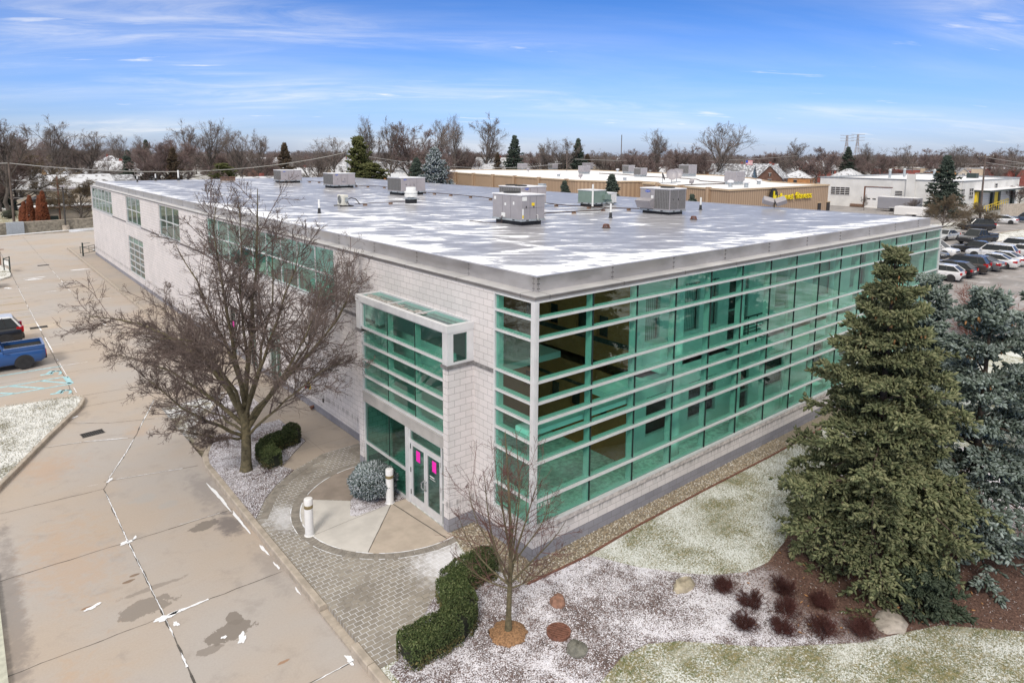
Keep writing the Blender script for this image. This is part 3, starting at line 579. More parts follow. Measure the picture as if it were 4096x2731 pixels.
# ------------------------------------------------------------------ the glass cornered office building
BW, BL, ZT = 29.45, 72.0, 7.40
bld = thing('office_building', 'two storey pale block building with green glass corner, glazed entrance box and snowy flat roof', 'building', (0,0,0))
def P_(b, name, m, parent=None, smooth=False): return b.build(name, m, bld if parent is None else parent, smooth)
def wall_holes(b, axis, c, thick, u0, u1, z0, z1, holes, m=0):
    "wall in the plane axis=c (axis 0: x=c, u is y; axis 1: y=c, u is x) with openings (u0,u1,z0,z1); thick goes inward"
    us = sorted({u0,u1}|{h[0] for h in holes}|{h[1] for h in holes}); zs = sorted({z0,z1}|{h[2] for h in holes}|{h[3] for h in holes})
    us = [u for u in us if u0 <= u <= u1]; zs = [z for z in zs if z0 <= z <= z1]
    def pt(u, z, d): return (c+d, u, z) if axis == 0 else (u, c+d, z)
    inside = lambda u, z: any(h[0] < u < h[1] and h[2] < z < h[3] for h in holes)
    for i in range(len(us)-1):
        for j in range(len(zs)-1):
            if inside((us[i]+us[i+1])/2, (zs[j]+zs[j+1])/2): continue
            for d in (0, thick): b.poly([pt(us[i],zs[j],d), pt(us[i+1],zs[j],d), pt(us[i+1],zs[j+1],d), pt(us[i],zs[j+1],d)], m)
    for h in holes:
        a = (max(h[0],u0), min(h[1],u1), max(h[2],z0), min(h[3],z1))
        for (p, q) in (((a[0],a[2]),(a[1],a[2])), ((a[1],a[2]),(a[1],a[3])), ((a[1],a[3]),(a[0],a[3])), ((a[0],a[3]),(a[0],a[2]))):
            b.poly([pt(*p,0), pt(*q,0), pt(*q,thick), pt(*p,thick)], m)
WINL = [(60.0,71.8,5.15,7.36),(47.7,53.45,5.15,7.36),(35.77,41.5,5.15,7.36),(12.12,29.5,5.15,7.36),(47.55,53.45,.75,3.95)]
DOORL = [(24.9,25.95,-.0,2.65),(21.7,22.7,-.0,2.65),(18.3,19.95,.0,2.65)]
b = MB(); wall_holes(b, 0, 0.0, .25, 1.72, BL, -.4, ZT, WINL+DOORL+[(2.95,8.1,.02,6.05)]); P_(b, 'wall', M_BLOCK)
b = MB(); b.box(0,0,-.4,.25,1.72,.86); P_(b, 'wall', M_BLOCK)                                   # low wall under the corner glass
b = MB(); b.box(.25,0,-.4,BW,.25,.86); P_(b, 'wall', M_BLOCK)
b = MB(); b.box(BW-.25,.25,-.4,BW,BL,ZT); b.box(.25,BL-.25,-.4,BW-.25,BL,ZT); P_(b, 'wall', M_BLOCK)
b = MB()
for y0, y1 in ((8.37,18.3),(19.95,21.7),(22.7,24.9),(25.95,BL)): b.box(-.006,y0,-.4,.02,y1,.30)
b.box(-.006,-.006,-.4,.02,2.72,.41); b.box(.02,-.006,-.4,BW+.006,.02,.41); P_(b, 'plinth', M_PLINTH)
b = MB(); 
for y0, y1 in ((1.72,2.72),(8.36,12.12),(29.5,35.77),(41.5,47.7),(53.45,60.0)): b.box(-.035,y0,5.02,.03,y1,5.13)
P_(b, 'stone_band', M_BAND)
b = MB(); b.box(-.05,-.05,.86,.3,1.74,1.0); b.box(.3,-.05,.86,BW+.03,.3,1.0); P_(b, 'sill_course', M_SILLST)
for (y0, y1, z0, z1) in WINL[:4]: b = MB(); b.box(-.05,y0-.03,z0-.13,.24,y1+.03,z0-.0); P_(b, 'window_sill', M_ALU)
# ledge, fascia and roof
b = MB()
for z0, z1, d in ((7.40,7.44,.0),(7.44,7.535,.045)):
    b.box(-d,-d,z0,BW+d,.5,z1); b.box(-d,.5,z0,.5,BL+d,z1); b.box(BW-.5,.5,z0,BW+d,BL+d,z1); b.box(.5,BL-.5,z0,BW-.5,BL+d,z1)
P_(b, 'ledge', M_LEDGE)
b = MB(); d = .0475
b.box(-d,-d,7.444,BW+d,-.0451,7.515); b.box(-d,-.045,7.444,-.0451,BL+d,7.515); P_(b, 'ledge_face', M_DRIP)
FX = .43
b = MB(); b.box(FX,FX,7.53,BW-FX,FX+.12,7.945); b.box(FX,FX+.12,7.53,FX+.12,BL-FX,7.945); b.box(BW-FX-.12,FX+.12,7.53,BW-FX,BL-FX,7.945); b.box(FX+.12,BL-FX-.12,7.53,BW-FX-.12,BL-FX,7.945)
P_(b, 'fascia', M_FASCIA)
b = MB(); b.box(FX+.121,FX+.121,7.4,BW-FX-.121,BL-FX-.121,7.93); P_(b, 'roof', M_ROOF)
def joint(axis, u):
    b = MB()
    if axis == 0:
        b.box(FX-.006,u-.05,7.536,FX+.001,u+.05,7.94); b.box(FX-.0065,u-.004,7.537,FX-.0055,u+.004,7.94,1); b.box(-.051,u-.005,7.43,.43,u+.005,7.5375,1)
        for dz in (.06,.2,.34):
            for du in (-.03,.03): b.lathe([(.0,-.012),(.011,-.008),(.013,0)], 6, 1, (0,0,0)); vs_ = b.v[-18:]; b.v[-18:] = [(FX-.006+v[2], u+du+v[0], 7.55+dz+v[1]) for v in vs_]
    else:
        b.box(u-.05,FX-.006,7.536,u+.05,FX+.001,7.94); b.box(u-.004,FX-.0065,7.537,u+.004,FX-.0055,7.94,1); b.box(u-.005,-.051,7.43,u+.005,.43,7.5375,1)
        for dz in (.06,.2,.34):
            for du in (-.03,.03): b.lathe([(.0,-.014),(.014,-.010),(.017,0)], 6, 1, (0,0,0)); vs_ = b.v[-18:]; b.v[-18:] = [(u+du+v[0], FX-.006+v[2], 7.55+dz+v[1]) for v in vs_]
    b.m = [k if k else (1 if False else 0) for k in b.m]; P_(b, 'fascia_joint', [M_FASCIA, M_IRON])
for i in range(10): joint(1, .49+2.98*i)
for i in range(24): joint(0, .55+2.98*i)
# windows of the long wall: frame > pane
def window_l(y0, y1, z0, z1, nv, hz_, glass=M_GLASSD, x=.10, fm=M_ALU):
    b = MB(); t = .045
    b.box(x-.05,y0,z0,x+.05,y0+t,z1); b.box(x-.05,y1-t,z0,x+.05,y1,z1); b.box(x-.05,y0+t,z0,x+.05,y1-t,z0+t); b.box(x-.05,y0+t,z1-t,x+.05,y1-t,z1)
    for i in range(1, nv): y = y0+(y1-y0)*i/nv; b.box(x-.045,y-t/2,z0+t,x+.045,y+t/2,z1-t)
    for z in hz_: b.box(x-.055,y0+t,z-.032,x+.055,y1-t,z+.032)
    f = P_(b, 'window', fm); b = MB(); b.poly([(x,y0+t,z0+t),(x,y0+t,z1-t),(x,y1-t,z1-t),(x,y1-t,z0+t)]); b.build('pane', glass, f); return f
window_l(60.0,71.8,5.15,7.36,6,[6.26]); window_l(47.7,53.45,5.15,7.36,3,[6.26]); window_l(35.77,41.5,5.15,7.36,3,[6.26])
window_l(12.12,29.5,5.15,7.36,9,[6.26],M_GLASS); window_l(47.55,53.45,.75,3.95,3,[1.28,1.81,2.34,2.88,3.41])
for (y0, y1, z0, z1) in DOORL:
    n = 1 if y1-y0 < 1.2 else 2
    f = window_l(y0,y1,z0+.01,z1,n,[2.1],M_GLASSD,.13,M_STEELG if n == 1 else M_ALUD); f.name = 'side_door'
b = MB(); b.poly([(.045,25.28,1.45),(.045,25.28,1.78),(.045,25.55,1.78),(.045,25.55,1.45)]); P_(b, 'door_notice', M_PINK)
# curtain wall: one bay per pane column
ZH = [1.0,1.78,2.88,3.46,4.03,4.58,5.17,6.33,6.90,7.40]
XV = [.10]+[2.25+1.9357*k for k in range(15)]
def bay(axis, u0, u1, last=False):
    def bx(b, ua, ub, d0, d1, za, zb, m=0):
        if axis == 1: b.box(ua, d0, za, ub, d1, zb, m)
        else: b.box(d0, ua, za, d1, ub, zb, m)
    b = MB()
    for i, z in enumerate(ZH):
        h = .027 if 0 < i < len(ZH)-1 else .03
        za, zb = (z-h, z+h) if 0 < i < len(ZH)-1 else ((z, z+.07) if i == 0 else (z-.045, z-.001))
        bx(b, u0, u1, -.055, .03, za, zb, 0); bx(b, u0+.06, u1-.06, .055, .20, za-.02, zb+.02, 1)
    bx(b, u0+.001, u0+.06, .055, .24, 1.0, 7.38, 1); bx(b, u1-.06, u1-.001, .055, .24, 1.0, 7.38, 1)
    for i in range(len(ZH)-1): bx(b, u0-.012, u0+.012, .004, .05, ZH[i]+.07, ZH[i+1]-.045, 2)
    f = P_(b, 'curtain_wall_bay', [M_ALU, M_ALUD, M_JOINT]); b = MB()
    if axis == 1: b.poly([(u0,.03,1.0),(u1,.03,1.0),(u1,.03,7.38),(u0,.03,7.38)])
    else: b.poly([(.03,u0,1.0),(.03,u0,7.38),(.03,u1,7.38),(.03,u1,1.0)])
    b.build('pane', M_GLASS, f)
for i in range(len(XV)-1): bay(1, XV[i], XV[i+1])
bay(0, .10, 1.66)
b = MB(); b.box(-.055,-.055,1.0,.10,.10,7.40); b.box(-.065,-.02,1.0,-.055,.06,7.40); b.box(-.02,-.065,1.0,.06,-.055,7.40); P_(b, 'corner_post', M_ALU)
b = MB(); b.box(-.03,1.66,1.0,.12,1.72,7.40); P_(b, 'jamb', M_ALU)
b = MB(); b.box(BW-.06,-.03,1.0,BW+.02,.2,7.40); P_(b, 'end_post', M_ALU)
def text_obj(name, s, size, m, parent, mat, ext=.004, align='CENTER'):
    cu = bpy.data.curves.new(name, 'FONT'); cu.body = s; cu.size = size; cu.extrude = ext; cu.align_x = align; cu.resolution_u = 3
    o = bpy.data.objects.new(name, cu); COL.objects.link(o); bpy.context.view_layer.update()
    me = bpy.data.meshes.new_from_object(o.evaluated_get(bpy.context.evaluated_depsgraph_get())); COL.objects.unlink(o); bpy.data.objects.remove(o); 
    me.transform(mat); me.materials.clear(); me.materials.append(m); o = bpy.data.objects.new(name, me); COL.objects.link(o)
    if parent is not None: o.parent = parent
    return o
RX90 = Matrix.Rotation(R(90), 4, 'X')
text_obj('house_number', '13780', .20, M_WHITE, bld, Matrix.Translation((.17,.018,1.53)) @ RX90, .003, 'LEFT')
# interior seen through the glass
b = MB(); b.box(.26,.26,-.3,BW-.26,BL-.26,.02); P_(b, 'interior_floor', M_CARPET)
b = MB(); b.box(.26,.26,7.30,BW-.26,BL-.26,7.39); P_(b, 'ceiling', M_CEIL)
b = MB(); b.box(6.5,2.1,3.25,BW-.3,30,3.6); b.box(.3,10.5,3.3,6.4,71.7,3.6); P_(b, 'interior_slab', M_WHITEIN)
b = MB(); wall_holes(b, 0, 6.5, .15, 2.25, 22, .03, 7.29, [(4.35,4.9,4.55,5.35),(3.25,3.8,4.55,5.35),(5.9,6.45,4.55,5.35),(4.6,5.15,1.5,2.2),(5.75,6.3,1.5,2.2),(3.2,3.75,1.5,2.2),(7.4,7.95,4.55,5.35),(7.4,7.95,1.5,2.2)])
P_(b, 'interior_wall', M_OLIVE)
b = MB(); b.box(6.49,2.26,4.33,6.495,10,4.52); b.box(6.49,2.26,2.38,6.495,10,2.52); b.box(6.7,2.3,.03,6.75,9,7.2); P_(b, 'wall_trim', M_DARKIN)
holes = [(7.2,8.05,4.5,6.3),(8.75,10.5,4.5,6.4),(10.9,11.75,4.5,6.4),(12.5,14.0,3.62,6.2),(16.2,18,4.5,6.3),(19.9,21.6,4.5,6.3),(23.6,25.4,4.5,6.3),(7.4,8.9,.9,2.4),(10.0,11.9,.9,2.4),(13.2,14.4,.05,2.3),(15.5,17.4,.9,2.4),(19.5,21.2,.9,2.4),(23,25,.9,2.4)]
b = MB(); wall_holes(b, 1, 2.1, .15, 6.5, BW-.3, .03, 7.29, holes); P_(b, 'interior_wall', M_WHITEIN)
for h in holes:
    b = MB(); dark = h[2] < 1 or h[0] == 12.5
    b.box(h[0],2.3,h[2],h[1],2.33,h[3], 1 if dark else 0); t = .05
    b.box(h[0],2.12,h[2],h[0]+t,2.2,h[3],2); b.box(h[1]-t,2.12,h[2],h[1],2.2,h[3],2); b.box(h[0]+t,2.12,(h[2]+h[3])/2-.03,h[1]-t,2.2,(h[2]+h[3])/2+.03,2)
    P_(b, 'interior_window', [M_BLIND, M_DARKIN, M_ALUD])
for i in range(6): b = MB(); b.cyl((7.75+3.87*i,1.05,.02),(7.75+3.87*i,1.05,7.3),.17,None,20); P_(b, 'column', M_WHITEIN, None, 40)
b = MB()
for z in (4.75,4.55,4.4,4.25,4.1,3.95): b.tube([(12.3,1.4,z),(14.2,1.4,z)], .02 if z < 4.7 else .03, 6)
for x in (12.3,12.9,13.55,14.2): b.box(x-.02,1.38,3.6,x+.02,1.42,4.75)
P_(b, 'balcony_rail', M_DARKIN)
b = MB(); b.box(12.2,1.35,3.45,14.3,2.09,3.6); b.box(7.1,1.3,3.62,8.1,2.09,4.6); P_(b, 'balcony', M_WHITEIN)
b = MB(); b.box(.16,.3,3.52,4.4,.95,3.66); b.box(4.4,1.4,3.3,6.45,2.0,3.5); P_(b, 'beam', M_WHITEIN)
for i in range(5): b = MB(); x = 15+i*2.6; b.bbox(x,1.2,.03,x+1.4,1.8,.78,.03); b.box(x+.3,.8,.03,x+.9,1.1,.9); P_(b, 'desk', M_WHITEIN)
b = MB(); b.box(4.0,10.6,.03,4.1,71,7.29); P_(b, 'interior_wall', M_WHITEIN)
b = MB(); b.box(.3,10.3,.03,6.4,10.4,7.29); P_(b, 'interior_wall', M_WHITEIN)
for i, y in enumerate((13.6,17.4,23,27.2)): b = MB(); b.box(2.2,y,3.62,3.2,y+2.2,4.5+.3*(i%2)); P_(b, 'cabinet', [M_DARKIN if i%2 == 0 else M_WHITEIN])
# entrance box
EX, Y0, Y1 = -.93, 2.72, 8.36
def pier(y0, y1, h):
    b = MB(); b.box(EX,y0,-.4,-.001,y1,h); P_(b, 'entrance_pier', M_BLOCK)
    b = MB(); b.box(EX-.006,y0-.006,-.4,-.002,y1+.006,.41); P_(b, 'plinth', M_PLINTH)
    b = MB(); b.box(EX-.05,y0-.05,h,-.002,y1+.05,h+.10); P_(b, 'pier_cap', M_BAND)
pier(Y0, 2.97, 5.05); pier(8.07, Y1, 5.05)
b = MB(); b.box(EX-.03,Y0-.03,6.12,EX+.12,Y1+.03,6.33); b.box(EX+.12,Y0-.03,6.12,.0,Y0+.12,6.33); b.box(EX+.12,Y1-.12,6.12,.0,Y1+.03,6.33); b.box(-.10,Y0+.12,6.2,-.001,Y1-.12,6.36)
for y in (4.62,6.38): b.box(EX+.12,y-.02,6.24,-.10,y+.02,6.335)
for y in (4.65,6.4): b.box(EX-.0315,y-.006,6.12,EX-.02,y+.006,6.33)
P_(b, 'entrance_roof_frame', M_ALU)
b = MB(); b.poly([(EX+.12,Y0+.12,6.28),(-.10,Y0+.12,6.30),(-.10,Y1-.12,6.30),(EX+.12,Y1-.12,6.28)]); P_(b, 'glass_roof', M_GLASS)
b = MB(); n_ = 0
for i in range(60):
    y = rnd.uniform(4.6,8.1); x = rnd.uniform(EX+.14,-.5); s_ = rnd.uniform(.04,.2); blob(b, (x,y), s_*.6, s_, 6.304+rnd.uniform(0,.004), 0, 9)
P_(b, 'roof_debris', simple('leaf debris and snow', (.30,.28,.26), .9, var=.6, scale=14))
b = MB()      # metal corners above the piers with the side light
b.box(EX-.01,Y0-.01,5.15,EX+.20,2.97,6.12); b.box(EX+.20,Y0-.01,5.15,-.24,Y0+.05,5.22); b.box(EX+.20,Y0-.01,6.06,-.24,Y0+.05,6.12); b.box(-.24,Y0-.01,5.15,-.001,Y0+.06,6.12)
b.box(EX-.01,8.07,5.15,EX+.14,Y1+.01,6.12); b.box(-.2,8.07,5.15,-.001,Y1+.01,6.12); P_(b, 'metal_corner', M_ALU)
b = MB(); b.poly([(EX+.2,Y0+.02,5.22),(-.24,Y0+.02,5.22),(-.24,Y0+.02,6.06),(EX+.2,Y0+.02,6.06)]); P_(b, 'side_light', M_GLASSD)
b = MB(); zs = [2.95,3.47,4.05,4.63,5.2,6.10]; gx = EX+.10
for z in zs: b.box(gx-.07,2.97,z-.035,gx+.03,8.07,z+.035,0); b.box(gx+.05,2.97,z-.05,gx+.2,8.07,z+.05,1)
for y in (4.66,6.37): b.box(gx-.012,y-.01,2.99,gx+.002,y+.01,6.06,2); b.box(gx+.02,y-.04,2.95,gx+.2,y+.04,6.1,1)
b.box(gx-.07,8.02,2.99,gx+.05,8.07,6.06,0); b.box(gx-.07,2.97,2.99,gx+.05,3.01,6.06,0)
f = P_(b, 'entrance_window', [M_ALU, M_ALUD, M_JOINT]); b = MB(); b.poly([(gx,2.97,2.95),(gx,2.97,6.1),(gx,8.07,6.1),(gx,8.07,2.95)]); b.build('pane', M_GLASS, f)
b = MB(); b.box(gx-.085,2.97,2.53,gx+.06,8.07,2.905); b.box(gx-.11,2.97,2.87,gx-.05,8.07,2.91); P_(b, 'spandrel', M_PANEL)
b = MB(); b.box(gx-.05,5.19,.0,gx+.06,5.24,2.53); b.box(gx-.05,8.02,.0,gx+.06,8.07,2.53); b.box(gx-.05,5.24,.0,gx+.06,8.02,.06); b.box(gx-.06,5.24,.97,gx+.06,8.02,1.04); b.box(gx-.012,6.36,1.04,gx+.01,6.38,2.53,1); b.box(gx-.012,6.36,.06,gx+.01,6.38,.97,1)
f = P_(b, 'lobby_window', [M_ALU, M_JOINT]); b = MB(); b.poly([(gx,5.24,.06),(gx,5.24,2.53),(gx,8.02,2.53),(gx,8.02,.06)]); b.build('pane', M_GLASSD, f)
b = MB(); b.box(gx-.09,5.0,.0,gx+.08,5.19,2.53); P_(b, 'entrance_post', M_ALU)
b = MB(); b.box(gx-.05,4.95,.0,gx+.05,5.0,2.53); b.box(gx-.05,3.13,.0,gx+.05,3.19,2.53); b.box(gx-.05,3.19,2.08,gx+.05,4.95,2.15); b.box(gx-.05,3.19,2.48,gx+.05,4.95,2.53); b.box(gx-.05,2.97,.0,gx+.05,2.985,2.53); b.box(gx-.05,2.985,.75,gx+.05,3.13,.80); b.box(gx-.05,2.985,0,gx+.05,3.13,.05)
f = P_(b, 'door_frame', M_ALU); b = MB(); b.poly([(gx,3.19,2.15),(gx,3.19,2.48),(gx,4.95,2.48),(gx,4.95,2.15)]); b.poly([(gx,2.985,.05),(gx,2.985,2.53),(gx,3.13,2.53),(gx,3.13,.05)]); b.build('pane', M_GLASSD, f)
for y0, y1, hs in ((3.195,4.065,1),(4.075,4.945,-1)):
    b = MB(); t = .095; x0, x1 = gx-.03, gx+.025
    b.box(x0,y0,.01,x1,y0+t,2.075); b.box(x0,y1-t,.01,x1,y1,2.075); b.box(x0,y0+t,.01,x1,y1-t,.27); b.box(x0,y0+t,1.97,x1,y1-t,2.075)
    for z in (.3,1.05,1.85): yy = y0 if hs == 1 else y1; b.box(x0-.02,yy-.012,z,x0+.0,yy+.012,z+.16,1)
    d = P_(b, 'door', [M_ALU, M_STEELG]); b = MB(); b.poly([(gx,y0+t,.27),(gx,y0+t,1.97),(gx,y1-t,1.97),(gx,y1-t,.27)]); b.build('pane', M_GLASSDOOR, d)
    yh = y1-.05 if hs == 1 else y0+.05; b = MB(); q = -hs*0
    b.tube([(x0,yh,.78),(x0-.07,yh,.79),(x0-.10,yh-hs*.05,.84),(x0-.10,yh-hs*.05,1.0),(x0-.07,yh,1.05),(x0,yh,1.06)], .018, 8); b.build('handle', M_GALV, d, 50)
    yc = (y0+y1)/2; b = MB(); b.box(x0-.004+.02,yc-.115-.02*hs,1.52,x0+.018,yc+.115-.02*hs,1.88); b.build('notice', M_PINK, d)
    if hs == 1:
        b = MB(); b.box(gx-.004,3.62,1.30,gx-.001,3.88,1.335); b.box(gx-.004,3.56,1.235,gx-.001,3.88,1.25); b.build('door_lettering', M_WHITE, d)
b = MB(); b.box(EX+.06,2.99,-.3,.26,8.05,.015); P_(b, 'interior_floor', M_CARPET)
b = MB(); b.box(2.4,5.25,.02,2.46,6.2,2.25); P_(b, 'interior_door', M_BLUEDOOR)
b = MB(); b.box(1.4,5.6,3.3,6.4,10.2,3.55); b.box(1.35,5.6,3.55,1.4,10.2,4.4); P_(b, 'interior_slab', M_WHITEIN)
for i in range(7): b = MB(); b.box(1.0+.28*i,6.6,.02,1.28+.28*i,8.2,.2+.17*i); P_(b, 'stair_step', M_WHITEIN)
# small fittings of the long wall
b = MB(); b.disc((-.008,14.96,.95),(-1,0,0),.17,16); P_(b, 'alarm_plate', M_YELLOW)
b = MB(); b.cyl((-.01,14.96,.95),(-.16,14.96,.92),.085,.06,14); b.cyl((-.16,14.96,.92),(-.2,14.96,.91),.075,.075,14,1); P_(b, 'fire_connection', [M_IRON, M_RED], None, 40)
b = MB(); b.box(-.03,13.47,.62,.0,13.57,.78); P_(b, 'wall_box', M_DARK)
b = MB(); b.cyl((-.0,14.55,.14),(-.16,14.55,.08),.05,.09,12); P_(b, 'overflow_horn', M_RUST, None, 40)
# ------------------------------------------------------------------ plant on the flat roof
ZR = 7.93
def rtu(label, x0, y0, lx, ly, h, curb, col, coil='x', badge=None, hood=None, fans=(), group='rooftop air units on the glass building', seams=True, name='rooftop_unit', zr=ZR, small=False):
    t = thing(name, label, 'air unit', (x0, y0, zr), 0, group); i = .12
    b = MB(); b.box(i,i,-.02,lx-i,ly-i,curb); b.build('curb', M_BLACK if not small else M_GALV, t)
    b = MB(); b.box(-.02,-.02,curb,lx+.02,ly+.02,curb+.09)
    for f in (.25,.7): b.box(f*lx-.08,-.024,curb+.02,f*lx+.08,-.018,curb+.07,1); b.box(-.024,f*ly-.08,curb+.02,-.018,f*ly+.08,curb+.07,1)
    b.build('base_rail', [M_GALV, M_DARK], t); z0 = curb+.09; z1 = z0+h
    b = MB(); b.bbox(0,0,z0,lx,ly,z1-.05,.015)
    if seams:
        for f in (.36,.64):
            b.box(f*lx-.004,-.003,z0+.03,f*lx+.004,.01,z1-.1,1)
            if coil != 'x': b.box(-.003,f*ly-.004,z0+.03,.01,f*ly+.004,z1-.1,1)
        b.box(.05,-.003,z0+h*.45,lx-.05,.01,z0+h*.456,1) if coil != 'x' else None
        for f in (.2,.52): b.cbox((f*lx,-.012,z0+h*.5),(.03,.03,.08),1)
    b.build('cabinet', [col, M_DARK], t)
    b = MB(); b.bbox(-.03,-.03,z1-.05,lx+.03,ly+.03,z1,.012); b.build('lid', M_UNITTOP, t)
    def panel(face, a0, a1, za=.06, zb=.92):
        b = MB()
        if face == 'x': b.box(-.012,a0*ly,z0+za*h,.0,a1*ly,z0+zb*h); [b.box(-.016,ly*(a0+(a1-a0)*k/9)-.006,z0+za*h,-.012,ly*(a0+(a1-a0)*k/9)+.006,z0+zb*h,1) for k in range(10)]
        else: b.box(a0*lx,-.012,z0+za*h,a1*lx,.0,z0+zb*h); [b.box(lx*(a0+(a1-a0)*k/9)-.006,-.016,z0+za*h,lx*(a0+(a1-a0)*k/9)+.006,-.012,z0+zb*h,1) for k in range(10)]
        b.build('coil', [M_COIL, M_UNIT], t)
    if coil == 'x': panel('x', .02, .98)
    if coil == 'corner': panel('x', .02, .5); panel('y', .03, .48); panel('y', .52, .95)
    for (fx, fy, fr) in fans:
        b = MB(); b.lathe([(fr,z1-.001),(fr,z1+.05),(fr*.93,z1+.07),(fr*.9,z1+.02),(.02,z1+.02)], 20, 0, (fx*lx, fy*ly, 0))
        for k in range(4): rr_ = fr*(.25+.2*k); pts = [(fx*lx+rr_*math.cos(a), fy*ly+rr_*math.sin(a), z1+.065) for a in np.linspace(0, 2*math.pi, 17)]; b.tube(pts, .008, 4, 0, False)
        for k in range(6): a = k*math.pi/6; b.tube([(fx*lx-fr*.92*math.cos(a), fy*ly-fr*.92*math.sin(a), z1+.06),(fx*lx+fr*.92*math.cos(a), fy*ly+fr*.92*math.sin(a), z1+.06)], .008, 4, 0, False)
        b.build('fan_guard', M_BLACK, t)
    if badge:
        face, u, v, s_ = badge; b = MB(); n = 20
        pts = [(s_*math.cos(2*math.pi*k/n), s_*.36*math.sin(2*math.pi*k/n)) for k in range(n)]
        if face == 'y': mt = Matrix.Translation((u*lx,-.013,z0+v*h)) @ RX90
        else: mt = Matrix.Translation((-.013,u*ly,z0+v*h)) @ Matrix.Rotation(R(-90), 4, 'Z') @ RX90
        b.poly([tuple(mt @ Vector((p[0],p[1],-.006))) for p in pts]); 
        bd = b.build('badge', M_BLUE, t)
        if not small: text_obj('badge_lettering', 'Carrier', s_*.52, M_WHITE, bd, mt @ Matrix.Translation((0,-s_*.15,-.003)), .001)
    if hood == '+x': b = MB(); zc = z0+.25*h; b.add([(lx,.25*ly,z0+.78*h),(lx,.85*ly,z0+.78*h),(lx+.32,.85*ly,zc+.02),(lx+.32,.25*ly,zc+.02),(lx,.25*ly,zc-.1),(lx,.85*ly,zc-.1),(lx+.1,.85*ly,zc-.1),(lx+.1,.25*ly,zc-.1)],[(0,3,2,1),(3,7,6,2),(4,5,6,7),(0,4,7,3),(1,2,6,5)]); b.build('hood', col, t)
    if hood == '-x': b = MB(); b.add([(0,.52*ly,z0+.52*h),(0,1.02*ly,z0+.52*h),(-.42,1.02*ly,z0+.40*h),(-.42,.52*ly,z0+.40*h),(0,.52*ly,z0+.04*h),(0,1.02*ly,z0+.04*h),(-.18,1.02*ly,z0+.04*h),(-.18,.52*ly,z0+.04*h)],[(0,1,2,3),(3,2,6,7),(4,7,6,5),(0,3,7,4),(1,5,6,2)]); b.build('hood', M_UNIT, t)
    if hood == 'slope': b = MB(); b.add([(lx,0,z1-.05),(lx,ly,z1-.05),(lx+.62,ly,z0+.1),(lx+.62,0,z0+.1),(lx,0,z0),(lx,ly,z0),(lx+.62,ly,z0),(lx+.62,0,z0)],[(0,3,2,1),(3,7,6,2),(4,5,6,7),(0,4,7,3),(1,2,6,5)]); b.build('hood', col, t)
    if hood == 'beak': b = MB(); b.add([(lx,.2*ly,z0+.85*h),(lx,.8*ly,z0+.85*h),(lx+.28,.8*ly,z0+.62*h),(lx+.28,.2*ly,z0+.62*h),(lx,.2*ly,z0+.56*h),(lx,.8*ly,z0+.56*h)],[(0,3,2,1),(3,4,5,2),(0,4,3),(1,2,5)]); b.build('hood', M_GALV, t)
    return t, z0, z1
def lbl(t, name, m, x0, y0, z0, x1, y1, z1): b = MB(); b.box(x0,y0,z0,x1,y1,z1); b.build(name, m, t)
t, z0, z1 = rtu('large grey air unit with yellow stickers nearest the roof corner', 8.48,10.47,1.45,2.14,1.15,.2,M_UNIT,None,None,'+x',[(.45,.68,.42)])
lbl(t,'sticker',M_YELLOW,.62,-.012,z0+.62,.80,-.004,z0+.76); lbl(t,'sticker',M_PVC,-.006+.05,-.012,z0+.02,.13,-.004,z0+.5); lbl(t,'sticker',M_YELLOW,.05,-.015,z0+.06,.13,-.0125,z0+.2); lbl(t,'sticker',M_PVC,.04,-.012,z0+.86,.32,-.004,z0+1.05)
lbl(t,'sticker',M_PVC,-.012,1.86,z0+.85,-.004,2.0,z0+1.0); lbl(t,'sticker',M_PVC,-.012,1.1,z0+.6,-.004,1.22,z0+.72); lbl(t,'sticker',M_PVC,-.012,.5,z0+.66,-.004,.6,z0+.8); lbl(t,'junction_box',M_PVC,-.05,1.15,z0+.05,-.004,1.4,z0+.25)
b = MB(); b.tube([(.95,-.0,z0+.18),(.95,-.08,z0+.18),(.95,-.08,z0-.05),(1.03,-.08,z0-.08),(1.05,-.08,z0+.02)], .022, 8); b.build('drain_trap', M_PVC, t, 50)
b = MB(); b.tube([(-.02,1.3,z0+.1),(-.1,1.3,z0+.1),(-.1,1.3,.05)], .018, 8); b.tube([(-.1,1.3,.06),(-.7,1.9,.06),(-.75,3,.06)], .022, 6); b.build('gas_pipe', M_PIPE, t)
t, z0, z1 = rtu('wide grey air unit with dark coil half hidden behind the large stickered unit', 14.72,17.77,2.05,2.13,1.0,.24,M_UNITP,'x',('y',.22,.86,.17),None,[(.25,.3,.38),(.25,.72,.38)])
lbl(t,'disconnect_box',M_GALV,2.07,.3,z0+.3,2.3,.8,z1+.12)
t, z0, z1 = rtu('grey air unit with dark corner coils and blue oval badge right of centre on roof', 18.69,9.88,1.46,2.08,1.2,.16,M_UNIT,'corner',('x',.74,.84,.19),'-x',[(.5,.35,.4)])
lbl(t,'sticker',M_PVC,-.014,1.12,z0+.62,-.004,1.3,z0+.78); lbl(t,'disconnect_box',M_UNIT,1.47,.1,z0+.6,1.6,.5,z1-.1); b = MB(); b.tube([(1.52,.3,z0+.6),(1.55,.3,z0+.3),(1.5,.2,z0+.05)], .03, 8); b.build('conduit', M_BLACK, t, 50)
t, z0, z1 = rtu('green grey makeup air unit with sloped hood beside a white pipe', 19.17,16.08,1.15,1.32,.8,.18,M_UNITG,None,None,'slope',[],'rooftop air units on the glass building',False)
lbl(t,'motor_box',M_UNITG,.9,-.2,z0+.2,1.45,0,z0+.5)
